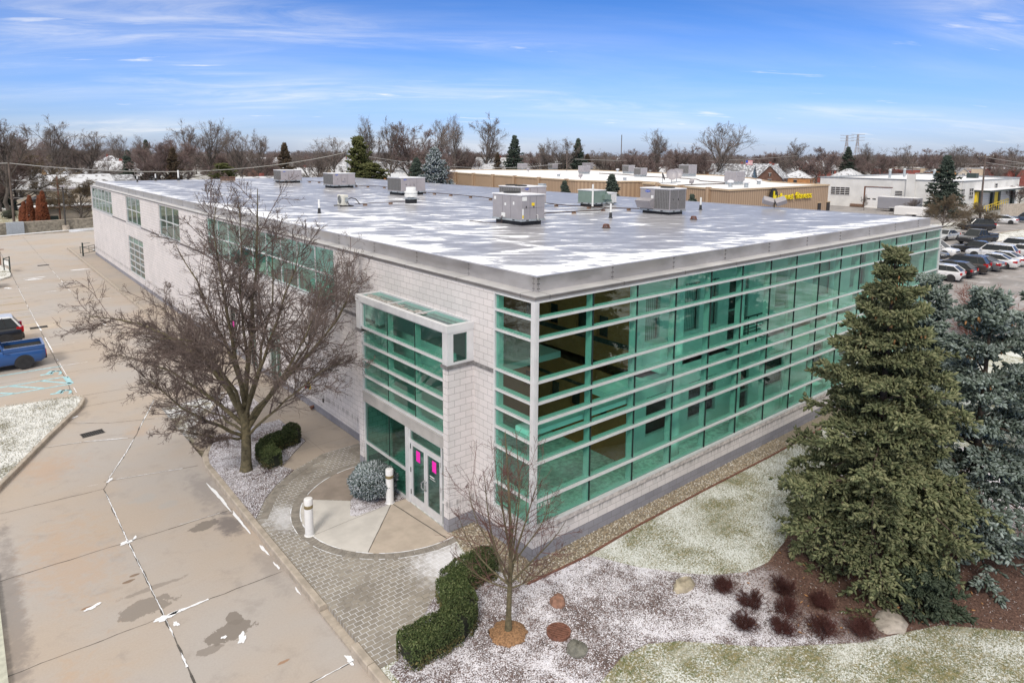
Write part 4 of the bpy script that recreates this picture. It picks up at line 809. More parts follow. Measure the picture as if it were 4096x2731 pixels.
t, z0, z1 = rtu('small white louvred condenser behind the green grey air unit', 21.6,16.9,.7,.8,.65,.06,M_PVC,None,None,None,[],'rooftop air units on the glass building',False,'condenser_unit')
for k in range(9): lbl(t,'louvre',M_WHITE,.06,-.014,z0+.06+k*.06,.62,-.004,z0+.085+k*.06)
KL = [('pinkish grey air unit with dark coil, farthest back on the roof', 15.48,57.86), ('pinkish grey air unit with dark coil and hood, middle of the back three', 15.53,45.32), ('pinkish grey air unit with panel on its top, just behind white exhaust fan', 15.34,32.83)]
for k, (lb, x, y) in enumerate(KL):
    t, z0, z1 = rtu(lb, x, y, 2.2 if k else 2.25, 2.13, 1.08, .2, M_UNITP, 'x', ('y',.16,.86,.15), 'beak' if k else None)
    lbl(t,'control_box',M_UNITP,.86,-.1,z0+.35,1.08,-.004,z0+.55); b = MB(); b.tube([(2.2,.3,z0+.2),(2.36,.3,z0+.2),(2.36,.3,.1)], .025, 6); b.build('gas_pipe', M_PIPE, t)
    if k == 2: lbl(t,'top_panel',M_PVC,-.05,.3,z1,.02,1.5,z1+.32)
# white upblast fan
t = thing('exhaust_fan', 'white round upblast exhaust fan on black curb in front of air unit', 'exhaust fan', (11.76,25.5,ZR))
b = MB(); b.box(-.28,-.28,-.02,.28,.28,.28); b.build('curb', M_BLACK, t); b = MB(); b.box(-.4,-.4,.28,.4,.4,.33); b.build('flange', M_GALV, t)
b = MB(); b.lathe([(.2,.33),(.22,.4),(.42,.42),(.43,.6),(.36,.64),(.36,.66),(.43,.68),(.43,.78),(.34,.80),(.33,1.02),(.30,1.06)], 24); b.build('fan_housing', M_PVC, t, 35)
# mini split
t = thing('condenser_unit', 'small cream mini split condenser with round fan grille on the near roof', 'air unit', (6.89,25.45,ZR))
b = MB(); b.bbox(0,0,.08,.36,.78,.70,.02); b.build('cabinet', simple('cream enamel', (.68,.66,.58), .5, var=.05), t)
b = MB(); b.disc((-.004,.46,.40),(-1,0,0),.25,24); b.build('fan_opening', M_COIL, t); b = MB()
for rr_ in (.08,.14,.2,.26): b.tube([(-.012,.46+rr_*math.cos(a),.40+rr_*math.sin(a)) for a in np.linspace(0,2*math.pi,21)], .006, 4, 0, False)
b.build('fan_grille', M_GALV, t); b = MB(); b.box(.12,-.1,.3,.3,0,.55); b.build('valve_cover', M_GALV, t)
b = MB(); b.box(-.2,-.1,.0,.6,.02,.06); b.box(-.2,.75,.0,.6,.87,.06); b.build('stand', M_IRON, t)
b = MB(); b.tube([(.3,-.05,.45),(.5,-.1,.52),(.8,-.1,.45),(1.1,-.1,.1)], .03, 8); b.tube([(.25,-.06,.35),(.3,-.2,.1),(.6,-.25,.04)], .025, 8); b.build('hose', M_BLACK, t, 50)
def pipe(label, pts, r=.028, blocks=None):
    t = thing('gas_pipe', label, 'pipe', (pts[0][0],pts[0][1],ZR), 0, 'black gas pipes on the roof'); o = Vector((pts[0][0],pts[0][1],0))
    b = MB(); b.tube([(p[0]-o.x,p[1]-o.y,.13) for p in pts], r, 8); b.build('pipe', M_PIPE, t)
    b = MB(); L_ = 0
    for a, c in zip(pts[:-1], pts[1:]):
        a, c = Vector(a), Vector(c); n = max(1, int((c-a).length/2.4))
        for i in range(n): q = a.lerp(c, (i+.5)/n)-o.xy; b.cbox((q.x,q.y,.05),(.24,.12,.1))
    b.build('support_block', M_WOOD, t)
pipe('black gas pipe between the farthest and the middle back unit', [(18.4,58.1),(19.0,58.0),(19.4,48.5),(18.2,45.9)])
pipe('black gas pipe between the middle back unit and the fan', [(18.2,45.6),(19.6,44.5),(19.4,36),(17.9,33.3)])
pipe('black gas pipe running from the panel topped unit to the stickered unit', [(17.9,33.1),(18.2,31.5),(18.3,26.5),(17.0,20.2)])
pipe('black gas pipe running right from behind the stickered unit', [(16.9,20.0),(18.0,19.3),(17.8,16.8),(18.6,14.2),(19.9,12.3)])
pipe('black gas pipe in front of the green grey unit', [(10.4,12.5),(13.2,13.8),(16.8,13.35),(18.5,14.3)])
pipe('thin conduit between cream condenser and white exhaust fan', [(7.6,25.3),(9.17,25.6),(11.4,25.6)], .018)
def vent(label, x, y, h=.75, r=.055, blk=.28, grp='white vent pipes on the roof'):
    t = thing('vent_pipe', label, 'vent pipe', (x,y,ZR), 0, grp); b = MB(); b.lathe([(r*2.2,-.02),(r*2.2,.02),(r*1.5,.04),(r*1.3,blk),(r*1.02,blk+.02)], 12); b.build('boot', M_BLACK, t, 40)
    b = MB(); b.cyl((0,0,blk),(0,0,h),r,None,12); b.build('pipe', M_PVC, t, 40)
vent('white vent pipe with black boot left of the cream condenser', 3.79,21.93); vent('white vent pipe with black boot between the stickered unit and corner coil unit', 14.82,10.7); vent('white vent pipe with black boot right of the corner coil unit', 23.26,11.03); vent('tall white pipe standing against the green grey unit', 18.95,15.9,1.45,.06,.05)
vent('short white vent pipe near far left roof corner', 3.9,68.6,.62); vent('grey vent pipe at back roof edge, left of the tall one', 6.2,71.0,.75,.07); vent('tall grey vent pipe at the back roof edge', 8.4,70.3,1.15,.09)
t = thing('roof_hatch_box', 'low brown wooden box on the back of the snowy roof', 'box', (12.8,67.0,ZR)); b = MB(); b.box(-.7,-.4,-.02,.7,.4,.35); b.build('box_side', M_WOOD, t); b = MB(); b.box(-.76,-.46,.35,.76,.46,.42); b.build('cover', M_RUST, t)
def rdrain(label, x, y):
    t = thing('roof_drain', label, 'drain', (x,y,ZR), 0, 'domed roof drains'); b = MB(); b.lathe([(.21,-.01),(.21,.015),(.17,.02)], 16); b.build('flange', M_IRON, t); b = MB()
    for k in range(14): a = k*2*math.pi/14; b.box(-.012,-.012,0,.012,.012,.16); vs_ = b.v[-8:]; b.v[-8:] = [(v[0]+.16*math.cos(a)*(1-.25*v[2]/.16), v[1]+.16*math.sin(a)*(1-.25*v[2]/.16), v[2]) for v in vs_]
    b.lathe([(.13,.15),(.14,.165),(.1,.185),(.02,.19)], 14); b.build('strainer', M_RUST, t)
rdrain('domed roof drain in front of the stickered unit', 11.09,7.61); rdrain('domed roof drain right of the corner coil unit', 17.7,7.6)
q = gp(3072+60*.4356, 380+1000*.4356, ZR); q = Vector((28.6, q.y, ZR))
q = Vector((28.7, CAM.y+(28.7-CAM.x)*(ray(3098,810).y/ray(3098,810).x), ZR))
t = thing('floodlight', 'twin grey floodlights on a bracket at the back roof edge below yellow sign', 'floodlight', q, R(-50))
b = MB(); b.tube([(0,0,-.05),(0,0,.42)], .035, 8); b.tube([(-.5,0,.36),(.5,0,.36)], .025, 6); b.build('bracket', M_IRON, t)
for x, a in ((-.38,.25),(.36,-.35)):
    b = MB(); b.bbox(-.33,-.25,-.16,.33,.25,.16,.03); b.move(Matrix.Translation((x,0,.42)) @ Matrix.Rotation(a,4,'Y') @ Matrix.Rotation(.5,4,'X')); b.build('lamp_head', M_UNIT, t)
# ------------------------------------------------------------------ vegetation generators (numpy)
def unit_(v): return v/np.maximum(1e-9, np.linalg.norm(v, axis=-1, keepdims=True))
def tubes(P, Rr, n):
    "P (N,K,3) polylines, Rr (N,K) radii -> vertices and quads of n sided tubes"
    N, K, _ = P.shape; T = np.empty_like(P); T[:,1:-1] = P[:,2:]-P[:,:-2]; T[:,0] = P[:,1]-P[:,0]; T[:,-1] = P[:,-1]-P[:,-2]; T = unit_(T)
    ref = np.where(np.abs(T[:,:1,2:3]) > .9, np.array([[[1.,0,0]]]), np.array([[[0,0,1.]]])); A = unit_(np.cross(T, np.broadcast_to(ref, T.shape))); B = np.cross(T, A)
    th = np.arange(n)*2*np.pi/n
    V = P[:,:,None]+(A[:,:,None]*np.cos(th)[:,None]+B[:,:,None]*np.sin(th)[:,None])*Rr[:,:,None,None]
    idx = np.arange(N*K*n).reshape(N,K,n); a = idx[:,:-1]; c = idx[:,1:]; F = np.stack([a, c, np.roll(c,-1,2), np.roll(a,-1,2)], -1).reshape(-1,4)
    return V.reshape(-1,3), F
def along(P, i, t):
    K = P.shape[1]; f = np.clip(t,0,.9999)*(K-1); k = f.astype(int); w_ = (f-k)[:,None]
    return P[i,k]*(1-w_)+P[i,k+1]*w_, unit_(P[i,k+1]-P[i,k])
def children(r, P, Rr, L, n, t0, t1, ang, lr, K, up=.1, wig=.12, rr=.55, tip=.35, minl=0, flat=None, lsd=.25, taper=.5):
    N = len(P); cnt = np.maximum(0, (np.asarray(n)*(.7+.6*r.random(N))*np.ones(N)).round().astype(int)); i = np.repeat(np.arange(N), cnt); M = len(i)
    t = t0+(t1-t0)*r.random(M); p, d = along(P, i, t); kf = (np.clip(t,0,.999)*(P.shape[1]-1)).astype(int); pr = Rr[i,kf]
    rv = unit_(r.normal(size=(M,3)))
    if flat is not None: rv = unit_(np.cross(d, np.array([0,0,1.]))*np.where(r.random(M) < .5, 1, -1)[:,None]+rv*flat)
    side = unit_(rv-d*np.sum(rv*d,1,keepdims=True)); a = np.radians(ang)*(1+.28*r.normal(size=M)); d2 = unit_(d*np.cos(a)[:,None]+side*np.sin(a)[:,None])
    l = L[i]*lr*(1-taper*t)*(1+lsd*r.normal(size=M)); l = np.maximum(l, max(minl,.03))
    return branches(r, p, d2, l, np.minimum(pr*.9, pr*rr*(.8+.4*r.random(M))), K, up, wig, tip)+(l,)
def branches(r, p, d, l, rad, K, up=.1, wig=.12, tip=.35):
    M = len(p); Q = np.empty((M,K,3)); Q[:,0] = p; s = (l/(K-1))[:,None]; d = d.copy()
    for k in range(1,K): Q[:,k] = Q[:,k-1]+d*s; d = unit_(d+r.normal(size=(M,3))*wig+np.array([0,0,up]))
    return Q, rad[:,None]*np.linspace(1,tip,K)[None]
def join(parts):
    Vs, Fs, o = [], [], 0
    for V, F in parts: Vs.append(V); Fs.append(F+o); o += len(V)
    return np.concatenate(Vs), np.concatenate(Fs)
def bare_tree(seed, H=16, trunk=.28, fork=.22, nl=7, spread=38, lr=.62, dens=1.0, up=.10, twig=.012, tw=1, base_up=.05, curv=.10, lvl=4):
    "returns (trunk V,F), (twig V,F) of a leafless tree standing at the origin"
    r = np.random.default_rng(seed); K = 8
    zt = np.linspace(0,H*.62,K); tp = np.cumsum(np.concatenate([[[0,0]], r.normal(size=(K-1,2))*H*.012]),0); T = np.concatenate([tp, zt[:,None]],1)[None]; TR = (trunk*np.linspace(1.15,.3,K))[None]; TR[0,0] *= 1.3
    L0 = np.array([H*.62])
    a = r.random(nl)*2*np.pi; t = np.sort(fork/.62+(1-fork/.62)*r.random(nl)**1.0*.9); p, d = along(T, np.zeros(nl,int), t)
    el = np.radians(90-spread*(1.25-.75*(t-t.min())/(np.ptp(t)+.01))*(1+.15*r.normal(size=nl))); d2 = np.stack([np.cos(a)*np.cos(el), np.sin(a)*np.cos(el), np.sin(el)],1)
    l = H*lr*(1.05-.5*t)*(1+.15*r.normal(size=nl)); l = np.minimum(l, (H-p[:,2])/np.maximum(.35,d2[:,2]))
    P1, R1 = branches(r, p, d2, l, trunk*.62*(1-.45*t), K, base_up, curv, .22)
    tk = [tubes(T,TR,9), tubes(P1,R1,6)]
    P2, R2, L2 = children(r, P1, R1, l, 8*dens, .18, 1, 34, .52, 6, up, .10, .62, .3)
    P2b, R2b, L2b = children(r, T, TR, L0, 6, .45, 1, 38, .42, 6, up, .12, .5, .3); P2 = np.concatenate([P2,P2b]); R2 = np.concatenate([R2,R2b]); L2 = np.concatenate([L2,L2b])
    tk.append(tubes(P2,np.maximum(R2,twig*1.5),5))
    P3, R3, L3 = children(r, P2, R2, L2, 6.5*dens, .15, 1, 36, .55, 5, up*.9, .11, .6, .35, 0, None, .25, .35); tw_ = [tubes(P3,np.maximum(R3*.8,twig),4)]
    P4, R4, L4 = children(r, P3, R3, L3, 5.5*dens, .12, 1, 36, .58, 4, up*.8, .13, .7, .4, .2, None, .3, .3); tw_.append(tubes(P4,np.clip(R4*.7,twig*.62,twig),3))
    if lvl > 4:
        P5, R5, L5 = children(r, P4, R4, L4, 2.6*dens, .1, 1, 40, .6, 3, up*.6, .16, .7, .5, .18, None, .3, .3); tw_.append(tubes(P5,np.full(R5.shape,twig*.5),3))
    return join(tk), join(tw_)
SPIN_V = np.array([(0,0,0),(1,0,.3),(0,1,.3),(-1,0,.3),(0,-1,.3),(.75,.0,.75),(0,.75,.75),(-.75,0,.75),(0,-.75,.75),(0,0,1.05)],float)
SPIN_F = np.array([(0,2,1,1),(0,3,2,2),(0,4,3,3),(0,1,4,4)],int)[:, :3]
SPIN_F = np.array([(0,2,1),(0,3,2),(0,4,3),(0,1,4),(1,2,5),(2,6,5),(2,3,6),(3,7,6),(3,4,7),(4,8,7),(4,1,8),(1,5,8),(5,6,9),(6,7,9),(7,8,9),(8,5,9)],int)
SPIN_LV = np.array([(0,0,0),(1,0,.4),(-.5,.87,.4),(-.5,-.87,.4),(0,0,1)],float); SPIN_LF = np.array([(0,2,1),(0,3,2),(0,1,3),(1,2,4),(2,3,4),(3,1,4)],int)
def frames(d, sx, sz, r):
    ref = unit_(r.normal(size=d.shape)); a = unit_(np.cross(d, ref)); b_ = np.cross(d, a)
    return np.stack([a*sx[:,None], b_*sx[:,None], d*sz[:,None]], -1)
def conifer(seed, H=9.0, Rm=2.4, z0=.3, nb=230, nbl=13, nsh=8, sl=.15, sr=.028, droop=.12, prof=.85, low=False, cones=0, trunk=.16, tipup=.05, lean=(0,0), gap=0, base=1.0, l2=.40, tier=0):
    r = np.random.default_rng(seed); K = 7
    nt_ = max(6, int(nb/tier)) if tier else 0; zf = np.sort(r.random(nb)**.82)
    if tier: zf = np.clip((np.floor(zf*nt_)+.25+.30*r.random(nb))/nt_, 0, 1)
    z = z0+(H*.985-z0)*zf
    a = np.cumsum(np.full(nb, 2.4))+r.normal(size=nb)*.35
    L = Rm*((1-zf)**prof*.97+.03)*np.minimum(1, base+zf*1.3)*(1+.13*np.clip(r.normal(size=nb),-2,1.6)); L = np.maximum(L, .14)
    if gap: L *= 1-gap*(np.sin(zf*23+a)*.5+.5)*r.random(nb)
    el = np.radians(-6+58*zf**1.6+6*r.normal(size=nb)); d = np.stack([np.cos(a)*np.cos(el), np.sin(a)*np.cos(el), np.sin(el)],1)
    p = np.stack([lean[0]*z, lean[1]*z, z],1); Q = np.empty((nb,K,3)); Q[:,0] = p; s = (L/(K-1))[:,None]
    for k in range(1,K):
        Q[:,k] = Q[:,k-1]+d*s; f = k/(K-1); d = unit_(d+np.array([0,0,1])*((-droop if f < .6 else tipup)*(1-zf*.8))[:,None]+r.normal(size=(nb,3))*.05)
    Rr = (.012+.012*L)[:,None]*np.linspace(1,.3,K)[None]
    P2, R2, L2 = children(r, Q, Rr, L, np.clip(nbl*(.35+.65*L/Rm),3,None), .10, 1.0, 52, l2, 4, -.10, .10, .5, .5, .16, .30, .2, .55)
    P2 = np.concatenate([P2, Q[:, [3,4,5,6]]]); R2 = np.concatenate([R2, Rr[:, [3,4,5,6]]]); L2 = np.concatenate([L2, L*.5])
    cnt = np.maximum(2, (nsh*(.5+L2/ (np.mean(L2)*2)) ).round().astype(int)); i = np.repeat(np.arange(len(P2)), cnt); t = .04+.96*r.random(len(i)); q, dd = along(P2, i, t)
    sd = unit_(r.normal(size=dd.shape)+np.array([0,0,.25])); sd = unit_(dd*(.75+.9*(t[:,None] > .9))+sd*.75); n = len(i)
    M3 = frames(sd, sr*(.75+.5*r.random(n)), sl*(.7+.6*r.random(n)), r)
    V, F = scatter(SPIN_LV if low else SPIN_V, SPIN_LF if low else SPIN_F, q, M3)
    wood = join([tubes(np.array([[(lean[0]*zz_,lean[1]*zz_,zz_) for zz_ in np.linspace(0,H*.97,6)]]), (trunk*np.linspace(1.1,.08,6))[None], 8), tubes(Q,Rr,4)])
    cn = None
    if cones:
        pick = np.nonzero((z > H*.66) & (z < H*.93))[0]; j = r.choice(pick, cones); t = .35+.6*r.random(cones); q, dd = along(Q, j, t); sd = unit_(np.array([0,0,-1.])+r.normal(size=(cones,3))*.12)
        cn = scatter(SPIN_V, SPIN_F, q+np.array([0,0,-.04]), frames(sd, np.full(cones,.030), np.full(cones,.14), r))
    return wood, (V, F), cn
def leafmat(name, cols, rough=.75):
    g = NG(name); r_ = g.rnd(); q = g.n('ShaderNodeValToRGB'); g.L(r_, q.inputs[0]); e = q.color_ramp.elements
    while len(e) < len(cols): e.new(.5)
    for k, (el, c) in enumerate(zip(e, cols)): el.position = k/(len(cols)-1); el.color = tuple(c)+(1,)
    n = g.mr(g.noise(g.pos(), .9, 4), .3, .7, .75, 1.25); mm = g.n('ShaderNodeMix', data_type='RGBA', blend_type='MULTIPLY'); mm.inputs[0].default_value = 1; g.L(q.outputs[0], mm.inputs[6]); cb_ = g.comb(n, n, n); g.L(cb_, mm.inputs[7])
    return g.fin(mm.outputs[2], rough, 0, .25)
M_SPRUCE = leafmat('olive spruce needles', [(.060,.074,.034),(.105,.12,.058),(.15,.16,.08),(.215,.215,.115)])
M_SPRUCEB = leafmat('blue spruce needles', [(.06,.082,.062),(.115,.145,.12),(.18,.22,.195),(.29,.335,.315)])
M_SPRUCED = leafmat('dark green spruce needles', [(.028,.042,.026),(.045,.062,.038),(.065,.085,.055),(.09,.11,.075)])
M_SPRUCEF = leafmat('far conifer needles', [(.035,.052,.042),(.055,.075,.058),(.08,.10,.08)])
M_SPRUCEY = leafmat('yellow green conifer needles', [(.05,.06,.018),(.08,.09,.03),(.12,.12,.045)])
M_SPRUCEW = leafmat('frosted conifer needles', [(.05,.075,.065),(.10,.13,.125),(.30,.34,.36),(.5,.53,.56)])
M_HEDGE = leafmat('yew hedge leaves', [(.022,.038,.012),(.045,.068,.022),(.075,.098,.034),(.14,.16,.07)])
M_HEDGEY = leafmat('dry lower hedge leaves', [(.05,.055,.02),(.10,.09,.035),(.18,.15,.06),(.06,.05,.03)])
M_SHRUBR = leafmat('dark red twigs', [(.055,.02,.02),(.09,.035,.03),(.13,.055,.045)])
M_SHRUBP = leafmat('pale red twigs', [(.16,.07,.06),(.24,.12,.10),(.34,.22,.19)])
M_TREEW = simple('far trunk bark', (.095,.08,.07), .95, var=.3, scale=.8)
M_TW1 = simple('brown grey far twigs', (.20,.165,.148), .95, var=.25, scale=.12)
M_TW2 = simple('reddish far twigs', (.20,.145,.135), .95, var=.25, scale=.12)
M_TW3 = simple('tan far twigs', (.17,.13,.085), .95, var=.25, scale=.12)
M_TWF = simple('forest twigs', (.185,.155,.152), .95, var=.35, scale=.03)

# ------------------------------------------------------------------ the big leafless tree by the entrance
TB = Vector((-4.27,10.58,-.02)); Fh = Vector((math.sin(YAW),math.cos(YAW),0)); TD = (TB-CAM).dot(Fh)
def ip(xd, yd, off=0.0, D=TD):
    d = ray(xd*1.74150, yd*1.74150); return np.array(CAM+d*((D+off)/d.dot(Fh)))
def limb(pts, r0, r1, K=9, rng=None):
    P = np.array(pts); s = np.concatenate([[0],np.cumsum(np.linalg.norm(np.diff(P,axis=0),axis=1))]); u = np.linspace(0,s[-1],K)
    Q = np.stack([np.interp(u,s,P[:,k]) for k in range(3)],1)
    Q[1:-1] = .25*Q[:-2]+.5*Q[1:-1]+.25*Q[2:]
    if rng is not None: Q[1:] += rng.normal(size=(K-1,3))*.04
    return Q, np.linspace(r0,r1,K)
r = np.random.default_rng(11)
trunk_p, trunk_r = limb([np.array(TB)-np.array([0,0,.1]), ip(566,1040), ip(565,985), ip(562,930)], .185, .145, 7); trunk_r[0] = .25
limbs = [
 ([ip(563,940),ip(568,850,.2),ip(583,730,.4),ip(588,620,.6),ip(590,520,.6),ip(596,432,.5)], .125,.016),
 ([ip(566,960),ip(592,850,-.6),ip(628,760,-1.0),ip(655,690,-1.2),ip(672,620,-1.3),ip(690,560,-1.3)], .10,.014),
 ([ip(568,985),ip(610,915,.3),ip(680,840,.7),ip(740,780,.9),ip(790,720,1.0),ip(812,640,1.1)], .125,.014),
 ([ip(590,950,.2),ip(650,870,1.2),ip(700,800,1.9),ip(745,720,2.3),ip(770,650,2.5)], .085,.012),
 ([ip(570,1000),ip(625,945,-.8),ip(680,905,-1.4),ip(740,850,-1.9),ip(780,830,-2.1)], .07,.01),
 ([ip(560,960),ip(520,880,-.3),ip(455,810,-.6),ip(380,770,-.8),ip(300,735,-.9),ip(205,722,-.9)], .115,.012),
 ([ip(558,975),ip(505,925,.5),ip(430,880,1.0),ip(350,835,1.3),ip(270,815,1.4)], .10,.012),
 ([ip(558,1000),ip(520,985,-.6),ip(455,960,-1.2),ip(390,915,-1.5),ip(330,860,-1.6)], .085,.011),
 ([ip(556,1005),ip(515,1010,-.9),ip(460,1000,-1.5),ip(400,985,-1.9)], .06,.01),
 ([ip(562,930),ip(540,840,.6),ip(505,760,1.2),ip(470,690,1.6),ip(430,610,1.9),ip(400,560,2.0)], .10,.012),
 ([ip(562,920),ip(540,820,-.8),ip(520,720,-1.5),ip(500,620,-1.9),ip(480,520,-2.1),ip(500,460,-2.1)], .095,.012),
 ([ip(558,965),ip(520,890,1.2),ip(470,830,2.2),ip(420,770,3.0),ip(370,700,3.4)], .09,.012),
 ([ip(560,950),ip(530,870,-1.5),ip(470,800,-2.8),ip(400,760,-3.6),ip(330,780,-4.0)], .09,.012),
 ([ip(565,950),ip(590,850,1.4),ip(610,750,2.2),ip(630,650,2.6),ip(625,540,2.8)], .09,.012),
 ([ip(570,850,.2),ip(560,740,.1),ip(545,640,0),ip(560,540,-.1),ip(545,470,-.2)], .07,.011),
 ([ip(575,960),ip(640,880,-1.6),ip(690,800,-2.6),ip(720,720,-3.1),ip(735,660,-3.3)], .08,.011),
 ([ip(556,990),ip(500,950,1.8),ip(440,930,2.6),ip(370,920,3.0)], .07,.01),
 ([ip(560,955),ip(510,860,0),ip(440,790,.2),ip(350,760,.3),ip(260,770,.3)], .09,.011)]
LB = [limb(*a, rng=r) for a in limbs]; P1 = np.array([x[0] for x in LB]); R1 = np.array([x[1] for x in LB])*.8; L1 = np.linalg.norm(np.diff(P1,axis=1),axis=2).sum(1)
t = thing('bare_tree', 'large spreading leafless tree in snowy bed left of the glass entrance', 'tree', TB); 
P2, R2, L2 = children(r, P1, R1, L1, 15, .22, .98, 40, .36, 6, .06, .14, .5, .3)
P3, R3, L3 = children(r, np.concatenate([P2]), R2, L2, 10, .12, 1, 42, .46, 5, .05, .17, .55, .35, .2)
P3b, R3b, L3b = children(r, P1, R1, L1, 16, .5, 1, 45, .13, 5, .07, .17, .4, .4, .25)
P4, R4, L4 = children(r, np.concatenate([P3,P3b]), np.concatenate([R3,R3b]), np.concatenate([L3,L3b]), 6.0, .1, 1, 42, .54, 4, .05, .17, .7, .5, .10)
P5, R5, L5 = children(r, P4, R4, L4, 2.0, .1, 1, 48, .5, 3, .03, .22, .7, .6, .06)
tb_ = np.array(TB)
V, F = join([tubes(trunk_p[None]-tb_, trunk_r[None], 14), tubes(P1-tb_,R1,9)]); npmesh('trunk', V, F, M_BARKG, t, None, True)
V, F = join([tubes(P2-tb_,np.maximum(R2,.010),6), tubes(P3-tb_,np.maximum(R3,.0065),4), tubes(P3b-tb_,np.maximum(R3b,.0065),4), tubes(P4-tb_,np.clip(R4,.0042,.007),3), tubes(P5-tb_,np.full(R5.shape,.0036),3)]); npmesh('crown', V, F, M_TWIG, t)
# the small tree in front of the corner
T2 = Vector((-2.27,-1.71,.0)); D2 = (T2-CAM).dot(Fh); r = np.random.default_rng(5); q2 = lambda x, y, o=0: ip(x, y, o, D2)
tp, tr = limb([np.array(T2)-np.array([0,0,.1]), q2(1168,1400), q2(1172,1330), q2(1174,1250), q2(1170,1150), q2(1166,1080), q2(1160,990)], .075, .01, 10, None); tr[0] = .11
LS = [([q2(1172,1330),q2(1180,1280,.3),q2(1200,1220,.5),q2(1222,1150,.6),q2(1240,1090,.6)],.034,.006), ([q2(1171,1350),q2(1150,1300,-.2),q2(1130,1240,-.4),q2(1118,1160,-.5),q2(1112,1090,-.5)],.032,.006), ([q2(1172,1340),q2(1200,1310,-.3),q2(1240,1270,-.6),q2(1280,1230,-.8),q2(1300,1195,-.9)],.028,.005), ([q2(1172,1345),q2(1140,1320,.3),q2(1100,1280,.6),q2(1070,1235,.8),q2(1052,1180,.9)],.028,.005),
      ([q2(1174,1290),q2(1185,1220,-.4),q2(1195,1140,-.7),q2(1190,1060,-.8),q2(1185,990,-.8)],.026,.005), ([q2(1173,1280),q2(1160,1210,.4),q2(1150,1130,.7),q2(1152,1050,.8)],.026,.005), ([q2(1174,1300),q2(1210,1250,.6),q2(1250,1200,1.0),q2(1270,1130,1.2)],.024,.005), ([q2(1172,1330),q2(1150,1280,-.7),q2(1110,1230,-1.1),q2(1080,1170,-1.3),q2(1075,1110,-1.3)],.024,.005),
      ([q2(1172,1352),q2(1130,1340,.1),q2(1080,1310,.2),q2(1045,1270,.2)],.02,.004), ([q2(1173,1350),q2(1215,1335,.2),q2(1255,1300,.3),q2(1290,1265,.3)],.02,.004), ([q2(1174,1250),q2(1185,1170,.8),q2(1200,1080,1.0)],.02,.004), ([q2(1173,1260),q2(1155,1180,-.8),q2(1140,1100,-.9),q2(1135,1030,-.9)],.02,.004)]
LB = [limb(*a, K=8, rng=None) for a in LS]; P1 = np.array([x[0] for x in LB]); R1 = np.array([x[1] for x in LB]); L1 = np.linalg.norm(np.diff(P1,axis=1),axis=2).sum(1)
t = thing('bare_tree', 'small reddish young leafless tree in mulch before the glass corner', 'tree', T2); o = np.array(T2)
P2, R2, L2 = children(r, P1, R1, L1, 11, .15, .98, 38, .40, 5, .08, .14, .5, .35, .15); P2b, R2b, L2b = children(r, tp[None], tr[None], np.array([4.6]), 16, .45, 1, 42, .16, 5, .1, .14, .45, .35); P2 = np.concatenate([P2,P2b]); R2 = np.concatenate([R2,R2b]); L2 = np.concatenate([L2,L2b])
P3, R3, L3 = children(r, P2, R2, L2, 6.5, .1, 1, 42, .45, 4, .06, .18, .6, .5, .06); P4, R4, L4 = children(r, P3, R3, L3, 2.4, .1, 1, 45, .5, 3, .05, .2, .7, .6, .04)
V, F = join([tubes(tp[None]-o,tr[None],12), tubes(P1-o,R1,7)]); npmesh('trunk', V, F, M_BARKG, t, None, True)
V, F = join([tubes(P2-o,np.clip(R2,.0045,.012),4), tubes(P3-o,np.full(R3.shape,.0034),3), tubes(P4-o,np.full(R4.shape,.0026),3)]); npmesh('crown', V, F, M_TWIGR, t)
b = MB(); b.lathe([(.45,-.03),(.44,.03),(.36,.09),(.2,.12),(.05,.13)], 20)
for i, v in enumerate(b.v): b.v[i] = (v[0]*(1+.12*math.sin(i*1.7)), v[1]*(1+.12*math.cos(i*2.3)), v[2])
o = b.build('mulch_mound', simple('fresh orange mulch', (.27,.15,.075), .95, var=.45, scale=22, bump=.8), None, True, (T2.x,T2.y,0)); tag(o, 'round mound of orange brown mulch around the small tree trunk', 'mulch mound')

# ------------------------------------------------------------------ spruces on the right
def spruce(name, label, loc, mneed, group=None, **k):
    t = thing(name, label, 'tree', loc, 0, group); w_, c, cn = conifer(**k)
    npmesh('trunk', w_[0], w_[1], M_BARK, t); npmesh('crown', c[0], c[1], mneed, t)
    if cn: npmesh('cone', cn[0], cn[1], M_CONE, t)['kind'] = 'stuff'
    return t
SP1 = Vector((6.85,-6.1,0)); spruce('spruce_tree', 'tall olive green spruce with hanging cones before the glass wall', SP1, M_SPRUCE, seed=3, H=9.05, Rm=3.0, z0=.35, nb=178, nbl=27, nsh=15, tier=10.5, sl=.145, sr=.033, droop=.15, prof=.86, cones=110, tipup=.04, gap=.34, base=.72, l2=.44)
p = dp(3770, 24.5); spruce('spruce_tree', 'dark blue green spruce close behind the tall olive spruce', p, M_SPRUCEB, seed=8, H=hz(p,1100), Rm=2.3, z0=.8, nb=105, nbl=19, nsh=13, tier=8.5, sl=.17, sr=.038, droop=.14, prof=.6, tipup=.08, gap=.45, base=.7, l2=.45)
p = dp(4035, 17.8); spruce('spruce_tree', 'pale blue spruce at the right edge, its lower boughs sweeping mulch', p, M_SPRUCEB, seed=15, H=hz(p,1170), Rm=2.6, z0=.5, nb=110, nbl=21, nsh=14, tier=9.5, sl=.16, sr=.037, droop=.16, prof=.55, cones=70, tipup=.06, gap=.45, base=.75, l2=.46)
p = dp(4390, 24); spruce('spruce_tree', 'blue spruce with cones rising at the right frame edge', p, M_SPRUCEB, seed=25, H=hz(p,900), Rm=2.7, z0=.8, nb=120, nbl=15, nsh=11, sl=.18, sr=.04, droop=.12, prof=.65, cones=60)
